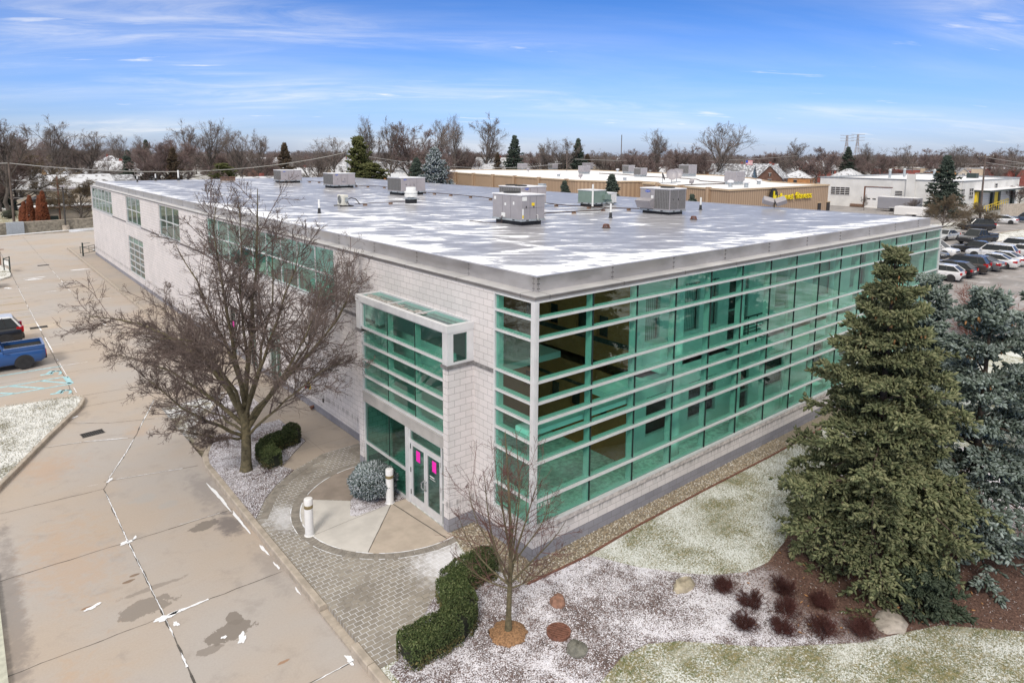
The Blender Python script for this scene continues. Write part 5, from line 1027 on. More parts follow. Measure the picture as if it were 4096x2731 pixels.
p = dp(3560, 16.4); spruce('low_spruce', 'low dark green spruce bough spreading over mulch near pale boulder', gp(3072+1000*.6282, 1746+1080*.6282, 0), M_SPRUCED, seed=31, H=1.0, Rm=.95, z0=.1, nb=60, nbl=10, nsh=10, sl=.13, sr=.03, droop=.1, prof=.5)
def twig_shrub(name, label, loc, h, rad, n, m, group=None, th=.006, lv=1):
    r = np.random.default_rng(abs(hash(label)) % 9999 if False else int(loc[0]*97+loc[1]*31+500)); a = r.random(n)*2*np.pi; e = np.radians(25+60*r.random(n)); d = np.stack([np.cos(a)*np.cos(e), np.sin(a)*np.cos(e), np.sin(e)],1)
    p = np.stack([np.cos(a), np.sin(a), a*0],1)*(rad*.25*r.random(n))[:,None]; l = h*(.7+.5*r.random(n)); P, Rr = branches(r, p, d, l, np.full(n,th), 5, .08, .12, .4)
    Q = [tubes(P,Rr,3)]; P2, R2, L2 = children(r, P, Rr, l, 7, .2, 1, 38, .45, 3, .05, .15, .7, .5, .05); Q.append(tubes(P2,np.full(R2.shape,th*.6),3))
    if lv > 1: P3, R3, L3 = children(r, P2, R2, L2, 5, .1, 1, 40, .5, 3, .05, .15, .7, .5, .05); Q.append(tubes(P3,np.full(R3.shape,th*.5),3))
    V, F = join(Q); o = npmesh(name, V, F, m); o.location = loc; return tag(o, label, 'shrub', group)
sh = [((3.08,-4.04),'low dark red twiggy shrub nearest the pale tan boulder',.42), ((3.08,-4.83),'round dark red twiggy shrub, second below the pale tan boulder',.5), ((2.24,-5.16),'dark red twiggy shrub at the snowy left end of the shrub group',.46), ((4.19,-5.1),'dark red twiggy shrub at the top of the group by the spruce',.52), ((4.45,-5.95),'dark red twiggy shrub half under the olive spruce skirt',.42), ((3.53,-5.5),'small dark red twiggy shrub in the middle of the group',.42), ((2.79,-5.82),'dark red twiggy shrub in the lower row, left one',.46), ((3.54,-6.44),'dark red twiggy shrub in the lower row, middle one',.5), ((4.24,-7.01),'dark red twiggy shrub in lower row nearest the flat pale boulder',.5)]
for (x, y), lb, h in sh: twig_shrub('red_shrub', lb, (x,y,.0), h*.72, .5, 75, M_SHRUBR, 'dark red twiggy shrubs in the mulch', .0038, 2)
p = gp(3600+660*.502, 1050+540*.502, 0); twig_shrub('bare_shrub', 'tall pale red leafless shrub between spruces at the car park edge', p, 2.3, 1.2, 70, M_SHRUBP, None, .016, 2)
p = gp(3600+545*.502, 1050+580*.502, 0); twig_shrub('bare_shrub', 'clipped reddish leafless shrub beside the blue green spruce', p, 1.5, .8, 60, M_SHRUBP, None, .012, 2)
twig_shrub('bare_shrub', 'tiny leafless twig plant in snowy bed near the big tree', (-3.75,9.9,0), .22, .1, 9, M_SHRUBR, None, .005, 1)
# ------------------------------------------------------------------ hedges and the frosted globe
LEAF_V = np.array([(-.5,0,0),(0,-.22,.0),(.5,0,.1),(0,.22,.05)]); LEAF_F = np.array([(0,1,2,3)])
def hedge(label, path, wid, h, n, group='clipped evergreen hedges'):
    t = thing('hedge', label, 'hedge', (path[0][0],path[0][1],0), 0, group); o = np.array([path[0][0],path[0][1],0]); r = np.random.default_rng(n)
    P = np.array(path,float); sg = np.linalg.norm(np.diff(P,axis=0),axis=1); cs = np.concatenate([[0],np.cumsum(sg)])
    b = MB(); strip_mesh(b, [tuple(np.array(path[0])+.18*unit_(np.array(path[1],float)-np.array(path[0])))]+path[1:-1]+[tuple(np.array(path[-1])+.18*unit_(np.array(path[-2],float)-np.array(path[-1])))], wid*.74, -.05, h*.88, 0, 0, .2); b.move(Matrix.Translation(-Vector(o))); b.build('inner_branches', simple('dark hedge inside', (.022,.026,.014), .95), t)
    def pts(n, topfrac):
        u = r.random(n)*cs[-1]; k = np.clip(np.searchsorted(cs,u)-1,0,len(sg)-1); f = ((u-cs[k])/sg[k])[:,None]; c = P[k]*(1-f)+P[k+1]*f; d = unit_(P[k+1]-P[k]); nn = np.stack([-d[:,1],d[:,0]],1)
        top = r.random(n) < topfrac; s = np.where(top, (r.random(n)*2-1), np.sign(r.random(n)-.5)); zz = np.where(top, h, h*r.random(n)**.8)
        edge = np.abs(s)**4; w2 = wid/2*(1+.05*np.sin(u*9)+.04*r.normal(size=n)); w2 = w2*np.where(top, .97, 1-.10*(zz/h)**6)
        # rounded ends
        e = np.minimum(u, cs[-1]-u); w2 = w2*np.sqrt(np.clip(1-(np.clip(.28-e,0,.28)/.30)**2,.05,1)); zz = np.where(top, zz-.09*edge+.025*np.sin(u*7+s*3)+.02*r.normal(size=n), zz)
        return np.concatenate([c+nn*(s*w2)[:,None], zz[:,None]],1), zz
    q, zz = pts(n, .5); nrm = unit_(r.normal(size=(n,3))+np.array([0,0,.5])); M3 = frames(nrm, np.full(n,1.0), np.full(n,1.0), r)*(.055*(.6+.8*r.random(n)))[:,None,None]
    V, F = scatter(LEAF_V, LEAF_F, q-o, M3); mid = np.repeat((zz < h*.45).astype(int)*(r.random(n) < .6), 1); npmesh('foliage', V, F, [M_HEDGE, M_HEDGEY], t, mid)
    return t
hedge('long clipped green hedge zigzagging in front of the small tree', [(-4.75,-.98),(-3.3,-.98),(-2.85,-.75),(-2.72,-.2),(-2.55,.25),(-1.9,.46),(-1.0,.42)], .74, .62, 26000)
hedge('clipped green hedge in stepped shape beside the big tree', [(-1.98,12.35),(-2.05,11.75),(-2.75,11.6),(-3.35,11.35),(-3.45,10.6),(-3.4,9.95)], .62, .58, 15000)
def globe(name, label, loc, rx, rz, n, m, cz):
    t = thing(name, label, 'shrub', loc); r = np.random.default_rng(n); d = unit_(r.normal(size=(n,3))); d[:,2] = np.where(d[:,2] < -.55, -d[:,2], d[:,2]); lump = 1+.08*np.sin(d[:,0]*7)*np.sin(d[:,1]*6+1)+.05*np.sin(d[:,2]*9)
    q = d*np.array([rx,rx,rz])*lump[:,None]*(.86+.14*r.random(n))[:,None]+np.array([0,0,cz]); sd = unit_(d+r.normal(size=(n,3))*.45); V, F = scatter(SPIN_LV, SPIN_LF, q, frames(sd, .016+.012*r.random(n), .09+.05*r.random(n), r)); npmesh('foliage', V, F, m, t)
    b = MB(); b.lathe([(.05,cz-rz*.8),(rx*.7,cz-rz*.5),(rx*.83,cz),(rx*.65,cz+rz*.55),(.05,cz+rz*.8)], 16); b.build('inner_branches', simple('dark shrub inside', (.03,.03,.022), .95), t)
    b = MB(); b.cyl((0,0,-.05),(0,0,cz),.05,.04,8); b.build('stem', M_BARK, t); return t
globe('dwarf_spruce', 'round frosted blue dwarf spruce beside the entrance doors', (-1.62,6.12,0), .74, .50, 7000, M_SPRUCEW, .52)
# ------------------------------------------------------------------ loose ground cover (nobody could count it)
def inpoly(x, y, poly):
    c = np.zeros(len(x), bool); n = len(poly)
    for i in range(n):
        x1, y1 = poly[i]; x2, y2 = poly[(i+1)%n]; cond = ((y1 > y) != (y2 > y)) & (x < (x2-x1)*(y-y1)/((y2-y1) if y2 != y1 else 1e-9)+x1); c ^= cond
    return c
def ground_scatter(name, polys, holes, n, tv, tf, size, z, mats, seed, flat=.25, sel=None, box=None):
    r = np.random.default_rng(seed); X, Y = [], []
    for poly, nn in zip(polys, n):
        P = np.array(poly); lo, hi = (P.min(0), P.max(0)) if box is None else (np.array(box[0]), np.array(box[1])); x = lo[0]+(hi[0]-lo[0])*r.random(nn*2); y = lo[1]+(hi[1]-lo[1])*r.random(nn*2); k = inpoly(x,y,poly)
        for h in holes: k &= ~inpoly(x,y,h)
        X.append(x[k][:nn]); Y.append(y[k][:nn])
    x = np.concatenate(X); y = np.concatenate(Y)
    if sel is not None: k = sel(x, y, r); x, y = x[k], y[k]
    m = len(x); nrm = unit_(np.stack([r.normal(size=m)*flat, r.normal(size=m)*flat, np.ones(m)],1)); M3 = frames(nrm, np.ones(m), np.ones(m), r)*(size[0]+(size[1]-size[0])*r.random(m))[:,None,None]
    V, F = scatter(tv, tf, np.stack([x,y,np.full(m,z)],1), M3); return npmesh(name, V, F, mats), m
CHIP_V = np.array([(-.5,-.16,0),(.5,-.16,.05),(.5,.16,.0),(-.5,.16,.06)]); CHIP_F = np.array([(0,1,2,3)])
def bare_zone(x, y): return np.hypot(x-8.2, (y+6.2)*.9) < 4.9+.5*np.sin(x*2)+.5*np.sin(y*3)
o, _ = ground_scatter('mulch_chips', [mulch, bed_tree], [], [70000,16000], CHIP_V, CHIP_F, (.02,.05), .016, M_CHIP, 2, .35, lambda x, y, r: ~bare_zone(x,y)); tag(o, 'snow dusted dark mulch chips covering the planting beds', 'mulch', None, 'stuff')
o, _ = ground_scatter('mulch_chips', [mulch], [], [46000], CHIP_V, CHIP_F, (.025,.06), .02, M_CHIPB, 3, .35, lambda x, y, r: bare_zone(x,y)); tag(o, 'snow free brown mulch and needles under the spruces', 'mulch', None, 'stuff')
o, _ = ground_scatter('fallen_cones', [mulch+[]], [], [900], SPIN_V*np.array([.18,.18,1])-np.array([0,0,.5]), SPIN_F, (.08,.13), .035, M_CONE, 4, 3.0, lambda x, y, r: (np.hypot(x-5.2,y+7) < 3.4) & (r.random(len(x)) < .5)); tag(o, 'orange spruce cones fallen under and before the spruces', 'cones', None, 'stuff')
TUFT_V = np.array([(-.06,0,0),(.06,0,0),(.25,.1,1),(0,-.06,0),(0,.06,0),(-.2,.15,.8),(.05,.05,0),(-.05,-.03,0),(.1,-.3,.9)]); TUFT_F = np.array([(0,1,2),(3,4,5),(6,7,8)])
o, _ = ground_scatter('lawn_grass', [yard], [mulch, gravel], [60000], TUFT_V, TUFT_F, (.03,.065), .0, M_BLADE, 5, .5, None, ((-4,-11),(14,-.6))); tag(o, 'short snow frosted grass on the front lawn', 'grass', None, 'stuff')
o, _ = ground_scatter('island_grass', [island], [], [16000], TUFT_V, TUFT_F, (.05,.11), -.02, M_BLADEI, 6, .6, None, ((-14.5,12),(-7.6,24))); tag(o, 'snow covered grass on the island left of the driveway', 'grass', None, 'stuff')
OCT_V = np.array([(1,0,0),(0,1,0),(-1,0,0),(0,-1,0),(.2,.1,.55),(-.1,-.1,-.4)]); OCT_F = np.array([(0,1,4),(1,2,4),(2,3,4),(3,0,4),(1,0,5),(2,1,5),(3,2,5),(0,3,5)])
o, _ = ground_scatter('river_pebbles', [gravel], [], [17000], OCT_V, OCT_F, (.016,.040), .02, M_PEBBLE, 8, .4, None, ((-1.3,-.75),(13,2.7))); tag(o, 'tan river pebbles along the foot of the glass wall', 'gravel', None, 'stuff')
# ------------------------------------------------------------------ things around the entrance
def bollard(label, loc):
    t = thing('bollard', label, 'bollard', loc, 0, 'white entrance bollards'); b = MB(); b.lathe([(.15,-.03),(.15,.01),(.125,.02),(.125,.86)], 22); b.build('post', M_WHITE, t, 40)
    b = MB(); b.lathe([(.126,.86),(.13,.865),(.13,.96),(.126,.965)], 22); b.build('brass_band', simple('dull brass', (.32,.25,.13), .45, .5, var=.15), t, 40)
    b = MB(); b.lathe([(.127,.965),(.127,1.12),(.12,1.15),(.06,1.165),(.01,1.17)], 22); b.build('cap', M_WHITE, t, 40)
bollard('white round bollard with brass band at the rim of the concrete fan', (-4.2,5.22,0)); bollard('white round bollard with brass band next to the globe shrub', (-1.42,5.36,0))
def rock(label, loc, rx, ry, rz_, m, rot=0, seed=1):
    r = np.random.default_rng(seed); b = MB(); prof = [(.35,-.1),(.9,-.02),(1,.2),(.93,.5),(.75,.8),(.45,.97),(.08,1.0)]; b.lathe(prof, 14)
    ph = r.random(6)*6.28
    b.v = [((x*rx*(1+.13*math.sin(2*math.atan2(y,x)+ph[0])+.10*math.sin(3*math.atan2(y,x)+ph[1]+z*2)+.05*r.normal())), y*ry*(1+.12*math.sin(2*math.atan2(y,x)+ph[2]+z*3)+.05*r.normal()), z*rz_*(1+.12*math.sin(x*2.5+ph[3])+.1*math.sin(y*3+ph[4]))) for x, y, z in b.v]
    b.v = [(x+.04*rx*r.normal(), y+.04*ry*r.normal(), z+.07*rz_*r.normal()*(z > .05)) for x, y, z in b.v]; b.v = [(x*.85, y*.85, z*.68-.02) for x, y, z in b.v]; o = b.build('boulder', m, None, 28, loc); o.rotation_euler = (0,0,rot); return tag(o, label, 'boulder')
rock('small reddish brown boulder in snowy mulch under the glass corner', (-.58,-1.63,0), .30,.24,.24, simple('red brown stone', (.27,.145,.10), .85, var=.35, scale=7, bump=.6), .4, 3)
rock('grey green boulder just below the round drain grate', (-1.38,-3.12,0), .34,.27,.26, simple('grey green stone', (.155,.15,.125), .85, var=.3, scale=8, bump=.6), .9, 5)
rock('pale tan boulder at the edge of the lawn', (2.44,-3.28,0), .42,.28,.24, simple('tan stone', (.36,.31,.23), .85, var=.3, scale=6, bump=.6), .2, 8)
rock('flat pale grey boulder under the spruces', (5.2,-7.3,0), .54,.48,.17, simple('pale stone', (.36,.32,.28), .85, var=.35, scale=5, bump=.6), .3, 12)
t = thing('yard_drain', 'round slotted iron drain grate in the snowy mulch', 'drain', (-1.33,-2.45,.03)); b = MB(); b.disc((0,0,.003),(0,0,1),.25,20); b.build('sump', M_DARK, t); b = MB()
b.lathe([(.29,-.04),(.29,.045),(.25,.045),(.25,.0)], 24)
for k in range(-4,5): y = k*.055; hw = math.sqrt(max(.01,.25**2-y*y)); b.box(-hw,y-.014,.005,hw,y+.014,.06)
o = b.build('grate', M_RUST, t); o.rotation_euler = (0,0,-.4)
t = thing('gate', 'dark green steel swing gate at far end of long wall', 'gate', (-1.25,71.3,0)); b = MB(); b.cyl((0,0,-.1),(0,0,1.45),.075,None,12); b.build('post', M_STEELG, t)
b = MB(); b.tube([(.05,.1,.95),(1.3,1.5,.95)], .03, 6); b.tube([(.05,.1,.25),(1.3,1.5,.25)], .03, 6); b.tube([(.05,.1,.95),(1.3,1.5,.25)], .025, 6)
for f in (0,.5,1): b.tube([(.05+1.25*f,.1+1.4*f,.25),(.05+1.25*f,.1+1.4*f,.95)], .025, 6)
b.tube([(-.25,-.2,.35),(-.25,-.2,1.1)], .03, 6); b.tube([(-.25,-.2,.4),(.05,.1,.4)], .02, 6); b.tube([(-.25,-.2,1.0),(.05,.1,1.0)], .02, 6); b.tube([(0,0,1.35),(.7,.0,1.38)], .025, 6); b.build('gate_leaf', M_STEELG, t)
q = gp(165*.2456, 980+440*.2456, -.03); t = thing('bike_rack', 'dark steel bicycle rack posts on the small island at left edge', 'bike rack', q); b = MB()
for dx, dy in ((0,0),(-.35,1.6),(.15,2.6)): b.box(dx-.045,dy-.045,-.1,dx+.045,dy+.045,1.15)
b.build('post', M_STEELG, t); b = MB(); b.tube([(0,0,1.08),(-.35,1.6,1.08),(.15,2.6,1.08)], .035, 6); b.build('rail', M_STEELG, t); b = MB(); b.box(.0,.3,.55,.02,1.6,.95); b.build('snowy_panel', M_PVC, t).rotation_euler = (0,0,.2)
q = gp(12*.2456, 980+325*.2456, -.03); t = thing('sign_post', 'dark thin post with short arm at the left edge of far driveway', 'post', q); b = MB(); b.cyl((0,0,-.1),(0,0,2.0),.05,None,8); b.box(-.05,-.04,1.5,.35,.04,1.56); b.build('post', M_RUST, t)
# ------------------------------------------------------------------ vehicles: x forward, y left, z up
M_TYRE = simple('tyre rubber', (.022,.022,.024), .85, var=.25); M_RIM = simple('alloy rim', (.46,.47,.48), .35, .6); M_RIMD = simple('dark rim', (.04,.04,.045), .4, .3)
M_CARGLASS = simple('car glass', (.022,.026,.028), .2, var=.1, spec=.3); M_TRIM = simple('black trim', (.02,.02,.022), .55); M_TAIL = simple('red tail lamp', (.42,.012,.015), .2); M_HEAD = simple('clear head lamp', (.55,.57,.6), .12, .2); M_PLATE = simple('number plate', (.6,.6,.58), .5); M_CHROME = simple('chrome trim', (.65,.65,.67), .2, .9)
PAINT = {}
def paint(c):
    if c not in PAINT:
        col = dict(white=(.68,.68,.69), black=(.014,.015,.018), silver=(.40,.41,.42), dark=(.035,.037,.042), grey=(.13,.135,.15), blue=(.02,.085,.27), navy=(.03,.05,.09), brown=(.05,.042,.04), maroon=(.05,.02,.03), charcoal=(.05,.052,.058))[c]
        m = simple(c+' car paint', col, .28, .15, var=.05, scale=1.5); m.node_tree.nodes['Principled BSDF'].inputs['Coat Weight'].default_value = .6; m.node_tree.nodes['Principled BSDF'].inputs['Coat Roughness'].default_value = .06; PAINT[c] = m
    return PAINT[c]
SPEC = dict(  # L, W, H, hood z, belt z, cowl x, roof front, roof rear, tail base x, tail z, wheel r, wheelbase half, ground clearance
 sedan=(4.85,1.84,1.45,.80,.95,.98,.18,-.98,-1.78,1.0,.335,1.40,.22), hatch=(4.35,1.80,1.48,.84,.97,1.02,.28,-1.45,-2.05,1.0,.33,1.30,.22), suv=(4.75,1.88,1.74,.98,1.10,1.05,.42,-1.85,-2.25,1.1,.37,1.38,.28), minivan=(5.1,1.98,1.76,.96,1.06,1.45,.55,-2.05,-2.42,1.06,.36,1.5,.24), pickup=(5.2,1.90,1.76,1.02,1.12,1.25,.62,-.55,-.78,1.1,.37,1.55,.32))
def car(kind, label, colour, loc, rz, cat=None, rails=False, rim=None, two=None, big=1.0):
    L,W,H,hz_,bz,cx,rf,rr_,tb,tz,wr,wb,gc = SPEC[kind]; body = paint(colour); t = thing('parked_'+('car' if kind in ('sedan','hatch') else kind), label, cat or {'sedan':'car','hatch':'car','suv':'suv','minivan':'minivan','pickup':'pickup truck'}[kind], loc, rz, 'parked vehicles'); t.scale = (big,)*3
    h = L/2; w_ = W/2; pk = kind == 'pickup'; bedz = 1.02
    st = [(h,gc+.14,hz_-.26,w_*.74),(h-.06,gc+.04,hz_-.14,w_*.84),(h-.28,gc,hz_-.05,w_*.95),(h*.62,gc,hz_,w_*.99),(cx+.05,gc,bz-.06,w_),(cx-.3,gc,bz-.02,w_)]
    if pk: st += [(tb+.02,gc,bz,w_),(tb-.02,gc,bedz,w_),(-h+.25,gc,bedz,w_),(-h+.08,gc+.1,bedz,w_*.97),(-h+.02,gc+.2,bedz-.02,w_*.93)]
    else: st += [(tb+.35,gc,bz+.01,w_),(tb-.02,gc,tz,w_*.98),(-h+.16,gc+.04,tz-.03,w_*.93),(-h+.03,gc+.12,tz-.14,w_*.86),(-h,gc+.18,tz-.34,w_*.82)]
    b = MB(); n = 11
    for x, zb, zt, hw in st:
        half = [(hw*.90,zb),(hw*.985,zb+.12),(hw,zb+(zt-zb)*.5),(hw*.985,zt-.14),(hw*.93,zt-.04),(hw*.80,zt)]
        b.v += [(x,-y,z) for y, z in half]+[(x,y,z) for y, z in half[::-1]]
    m = 12
    for i in range(len(st)-1):
        for k in range(m-1): b.f.append((i*m+k,i*m+k+1,(i+1)*m+k+1,(i+1)*m+k)); b.m.append(0)
        b.f.append((i*m+m-1,i*m,(i+1)*m,(i+1)*m+m-1)); b.m.append(1)
    b.f.append(tuple(range(m))); b.f.append(tuple((len(st)-1)*m+k for k in reversed(range(m)))); b.m += [0,0]
    bo = b.build('body', [body, M_TRIM], t, 38)
    # greenhouse
    gw, rw = w_*.90, w_*.70; zr_ = H-.03; xb0, xb1 = cx, (tb if not pk else tb)
    A = [(xb0,-gw*.93,bz-.05),(xb0,gw*.93,bz-.05),(xb1,gw*.95,(tz if not pk else bz)-.02),(xb1,-gw*.95,(tz if not pk else bz)-.02)]; Bq = [(rf,-rw*.96,zr_),(rf,rw*.96,zr_),(rr_,rw*.94,zr_-.03),(rr_,-rw*.94,zr_-.03)]
    b = MB(); b.poly([A[0],A[1],Bq[1],Bq[0]]); b.build('windshield', M_CARGLASS, t)
    b = MB(); b.poly([A[2],A[3],Bq[3],Bq[2]]); b.build('rear_window', M_CARGLASS, t)
    for s in (0,1):
        b = MB(); q = [A[0],A[3],Bq[3],Bq[0]] if s == 0 else [A[1],A[2],Bq[2],Bq[1]]; b.poly(q if s == 1 else q[::-1]); b.build('side_window', M_CARGLASS, t)
    b = MB(); E_ = .035
    b.add([(rf+.06,-rw,zr_-.03),(rf+.06,rw,zr_-.03),(rr_-.08,rw,zr_-.06),(rr_-.08,-rw,zr_-.06),(rf-.05,-rw*.86,H),(rf-.05,rw*.86,H),(rr_+.1,rw*.84,H-.02),(rr_+.1,-rw*.84,H-.02)],[(0,3,2,1),(4,5,6,7),(0,1,5,4),(1,2,6,5),(2,3,7,6),(3,0,4,7)])
    for k in range(4): b.tube([A[k],Bq[k]], [.05,.04], 5)
    b.build('roof', two and paint(two) or body, t, 30)
    b = MB()
    for f in ((.34,.66) if kind in ('sedan','hatch','pickup') else (.27,.55,.8)):
        for s in (0,1):
            a0, a1 = (A[0],A[3]) if s == 0 else (A[1],A[2]); c0, c1 = (Bq[0],Bq[3]) if s == 0 else (Bq[1],Bq[2]); b.tube([Vector(a0).lerp(Vector(a1),f), Vector(c0).lerp(Vector(c1),f)], .03, 5)
    b.build('pillar', M_TRIM if colour != 'white' else M_TRIM, t)
    if rails:
        for s in (-1,1): b = MB(); b.tube([(rf-.1,s*rw*.86,H-.0),(rf-.2,s*rw*.86,H+.05),(rr_+.25,s*rw*.84,H+.04),(rr_+.12,s*rw*.84,H-.02)], .02, 5); b.build('roof_rail', M_TRIM if colour != 'white' else M_CHROME, t)
    # wheels and arches
    for sx_ in (1,-1):
        x = wb*sx_-(.08 if sx_ < 0 else -.05)
        for s in (1,-1):
            b = MB(); rr2 = wr*1.17; pts = [(x+rr2*math.cos(a), s*(w_+.004), wr+rr2*math.sin(a)) for a in np.linspace(-.35, math.pi+.35, 17)]; b.poly(pts if s > 0 else pts[::-1]); b.build('wheel_arch', M_TRIM, t)
            wt = MB(); wt.lathe([(wr*.62,-.105),(wr*.93,-.105),(wr,-.06),(wr,.06),(wr*.93,.105),(wr*.62,.105)], 20); wt.move(Matrix.Translation((x,s*(w_-.085),wr)) @ RX90); wo = wt.build('wheel', M_TYRE, t, 40)
            b = MB(); y = s*(w_+.012); b.disc((x,y,wr),(0,s,0),wr*.62,20,0)
            for k in range(5):
                a = k*2*math.pi/5; da = .35; b.poly([(x+wr*r_*math.cos(a+o_), y+s*.004, wr+wr*r_*math.sin(a+o_)) for r_, o_ in ((.2,-.5),(.54,-da),(.54,da),(.2,.5))][::s], 1)
            b.build('rim', [rim or M_RIM, M_TRIM], wo)
    # lamps, plate, bumper, mirrors, handles
    for s in (1,-1):
        b = MB(); b.add([(h-.03,s*w_*.45,hz_-.30),(h-.12,s*w_*.80,hz_-.28),(h-.38,s*w_*.955,hz_-.24),(h-.42,s*w_*.955,hz_-.11),(h-.16,s*w_*.82,hz_-.14),(h-.05,s*w_*.5,hz_-.19)],[(0,1,4,5),(1,2,3,4)] if s > 0 else [(5,4,1,0),(4,3,2,1)]); b.v = [(v[0]+.035,v[1]*1.012,v[2]) for v in b.v]; b.build('headlight', M_HEAD, t)
        b = MB(); z0_, z1_ = ((tz-.32,tz-.10) if not pk else (bedz-.42,bedz-.12)); xo = -h+.0
        if kind in ('suv','minivan'): z0_, z1_ = tz-.30, tz+.02
        b.box(xo-.015,s*w_*.58,z0_,xo+.10,s*w_*.90,z1_); b.box(xo+.10,s*w_*.86,z0_+.03,xo+.34,s*(w_*.955+.0),z1_-.01); b.build('taillight', M_TAIL, t)
        b = MB(); b.bbox(cx-.32,s*(w_+.02),bz-.02,cx-.14,s*(w_+.2),bz+.13,.03); b.build('mirror', body, t)
    b = MB(); b.box(-h-.012,-.26,(tz if not pk else bedz)-.40,-h+.04,.26,(tz if not pk else bedz)-.27); b.build('number_plate', M_PLATE, t)
    b = MB(); b.box(-h-.03,-w_*.82,gc+.10,-h+.25,w_*.82,gc+.34); b.box(h-.25,-w_*.8,gc+.06,h+.005,w_*.8,gc+.22); b.build('bumper', M_TRIM if colour != 'white' or kind != 'sedan' else body, t)
    b = MB(); b.box(h-.10,-w_*.5,hz_-.40,h+.012,w_*.5,hz_-.24); b.build('grille', M_TRIM, t)
    b = MB()
    for s in (1,-1):
        for x in (.05,-.95): b.box(x-.09,s*(w_-.004),bz-.20,x+.09,s*(w_+.018),bz-.16)
        b.box(cx-.25,s*(w_-.003),gc+.16,cx-.235,s*(w_+.002),bz-.1,1); b.box(-.28,s*(w_-.003),gc+.16,-.265,s*(w_+.002),bz-.06,1)
    b.build('door_handle', [body, M_TRIM], t)
    if pk:
        b = MB(); x0, x1 = -h+.14, tb-.1; b.poly([(x0,-w_*.8,bedz+.003),(x1,-w_*.8,bedz+.003),(x1,w_*.8,bedz+.003),(x0,w_*.8,bedz+.003)]); b.build('bed_floor', M_DARK, t)
        # open bed: rails standing above a dark floor
        b = MB(); hr = .16
        for s in (1,-1): b.box(x0-.1,s*w_*.80,bedz-.02,x1+.1,s*w_*.965,bedz+hr)
        b.box(x0-.11,-w_*.80,bedz-.02,x0,w_*.80,bedz+hr); b.build('bed_side', body, t)
        b = MB()
        for s in (1,-1): b.box(x0-.1,s*w_*.795,bedz+hr,x1+.1,s*w_*.90,bedz+hr+.015)
        b.box(x0-.11,-w_*.795,bedz+hr,x0-.02,w_*.795,bedz+hr+.014); b.build('bed_cap', M_CHROME, t)
    return t
PI = math.pi
car('pickup','bright blue pickup truck with open black bed beside the blue painted bays','blue',(-10.95,30.62,ZD),PI,rim=M_RIM)
car('suv','black suv with snowy white roof beside the blue pickup','black',(-11.3,36.15,ZD),PI,two='white')
car('sedan','dark maroon car tail at the left edge of the far driveway','maroon',(-11.55,57.4,ZD),PI)
H_ = PI/2
rowA = [('hatch','white hatchback mostly hidden at the glass building corner in front row','white',57.9,9.0,0),('hatch','black hatchback with bright red tail lamps behind spruce tips','black',60.9,8.9,0),('suv','dark brown suv with roof rails, third in the front row','brown',64.1,8.9,1),('sedan','grey sedan with dark wheels in the front parking row','grey',67.3,8.6,0),('sedan','white sedan directly right of the grey sedan with dark wheels','white',70.2,8.1,0),('sedan','white sedan at the right end of front row near frame edge','white',73.0,8.0,0),('suv','white suv at the far right edge behind white sedans','white',76.5,9.6,1)]
for k, lb, c, x, y, ra in rowA: car(k, lb, c, (x,y,0), H_+.06*math.sin(x), rails=bool(ra), rim=M_RIMD if c == 'grey' else None)
rowB = [('sedan','dark grey car peeking out behind the building corner, second row','charcoal',64.8,14.4),('sedan','black sedan facing forward in the second row, beside building','black',68.0,14.5),('sedan','dark sedan facing forward beside the white minivan','dark',71.2,14.6),('minivan','white minivan facing forward behind the dark suv','white',74.6,14.8)]
for k, lb, c, x, y in rowB: car(k, lb, c, (x,y,0), -H_+.05*math.sin(x*2), rails=k == 'minivan')
car('sedan','black sedan with chrome window line behind the white sedans','black',(80.8,12.4,0),H_+.1,rim=M_RIM); car('suv','white suv with dark windows behind the white sedans','white',(85.2,9.8,0),H_); car('sedan','white sedan behind the white suv at right','white',(81.5,8.2,0),H_)
car('pickup','black pickup truck facing left before the snowy parking island','black',(90.5,14.9,0),math.radians(165),big=1.1); car('sedan','silver sedan facing the glass corner beside the snowy island','silver',(91.4,18.9,0),math.radians(172))
car('suv','black suv parked beyond the snowy parking island','black',(109.6,20.4,0),math.radians(128)); car('sedan','silver white sedan parked beside the tall wooden pole','white',(125.0,21.2,0),math.radians(98)); car('suv','navy suv at the right edge beyond the white sedan','navy',(130.5,19.0,0),math.radians(98)); car('sedan','dark car at the far right edge of back lot','dark',(133,14.5,0),math.radians(98))
# ------------------------------------------------------------------ buildings beyond
g = NG('ribbed tan siding'); p = g.pos(); s_ = g.sep(p); u = g.math('FRACT', g.math('MULTIPLY', g.math('ADD', s_[0], s_[1]), 1.6)); c = g.mix(g.mr(u, .42, .58), (.44,.315,.21), (.33,.225,.15)); c = g.mix(g.mr(g.noise(p, .25, 4), .4, .7, 0, .3), c, (.30,.21,.14)); M_TAN = g.fin(c, .75)
M_SNOWROOF = simple('snow covered flat roof', (.76,.75,.76), .75, var=.07, scale=.15); M_COPING = simple('red brown coping', (.22,.10,.09), .7); M_TANTRIM = simple('tan coping', (.50,.38,.25), .7)
M_WBLOCK = simple('white painted block', (.66,.65,.63), .85, var=.08, scale=.5, bump=.1); M_BRICK = simple('red brick wall', (.25,.075,.06), .9, var=.2, scale=.5); M_BEIGE = simple('beige wall', (.50,.40,.30), .9, var=.1, scale=.3)
t = thing('fitness_building', 'low tan ribbed siding building with flat snowy roof and yellow lettering', 'building', (0,0,0))
TZ = 6.0; YS = CAM.y+.84*(54.2-CAM.y)
s84 = lambda q: (CAM.x+.84*(q[0]-CAM.x), CAM.y+.84*(q[1]-CAM.y))
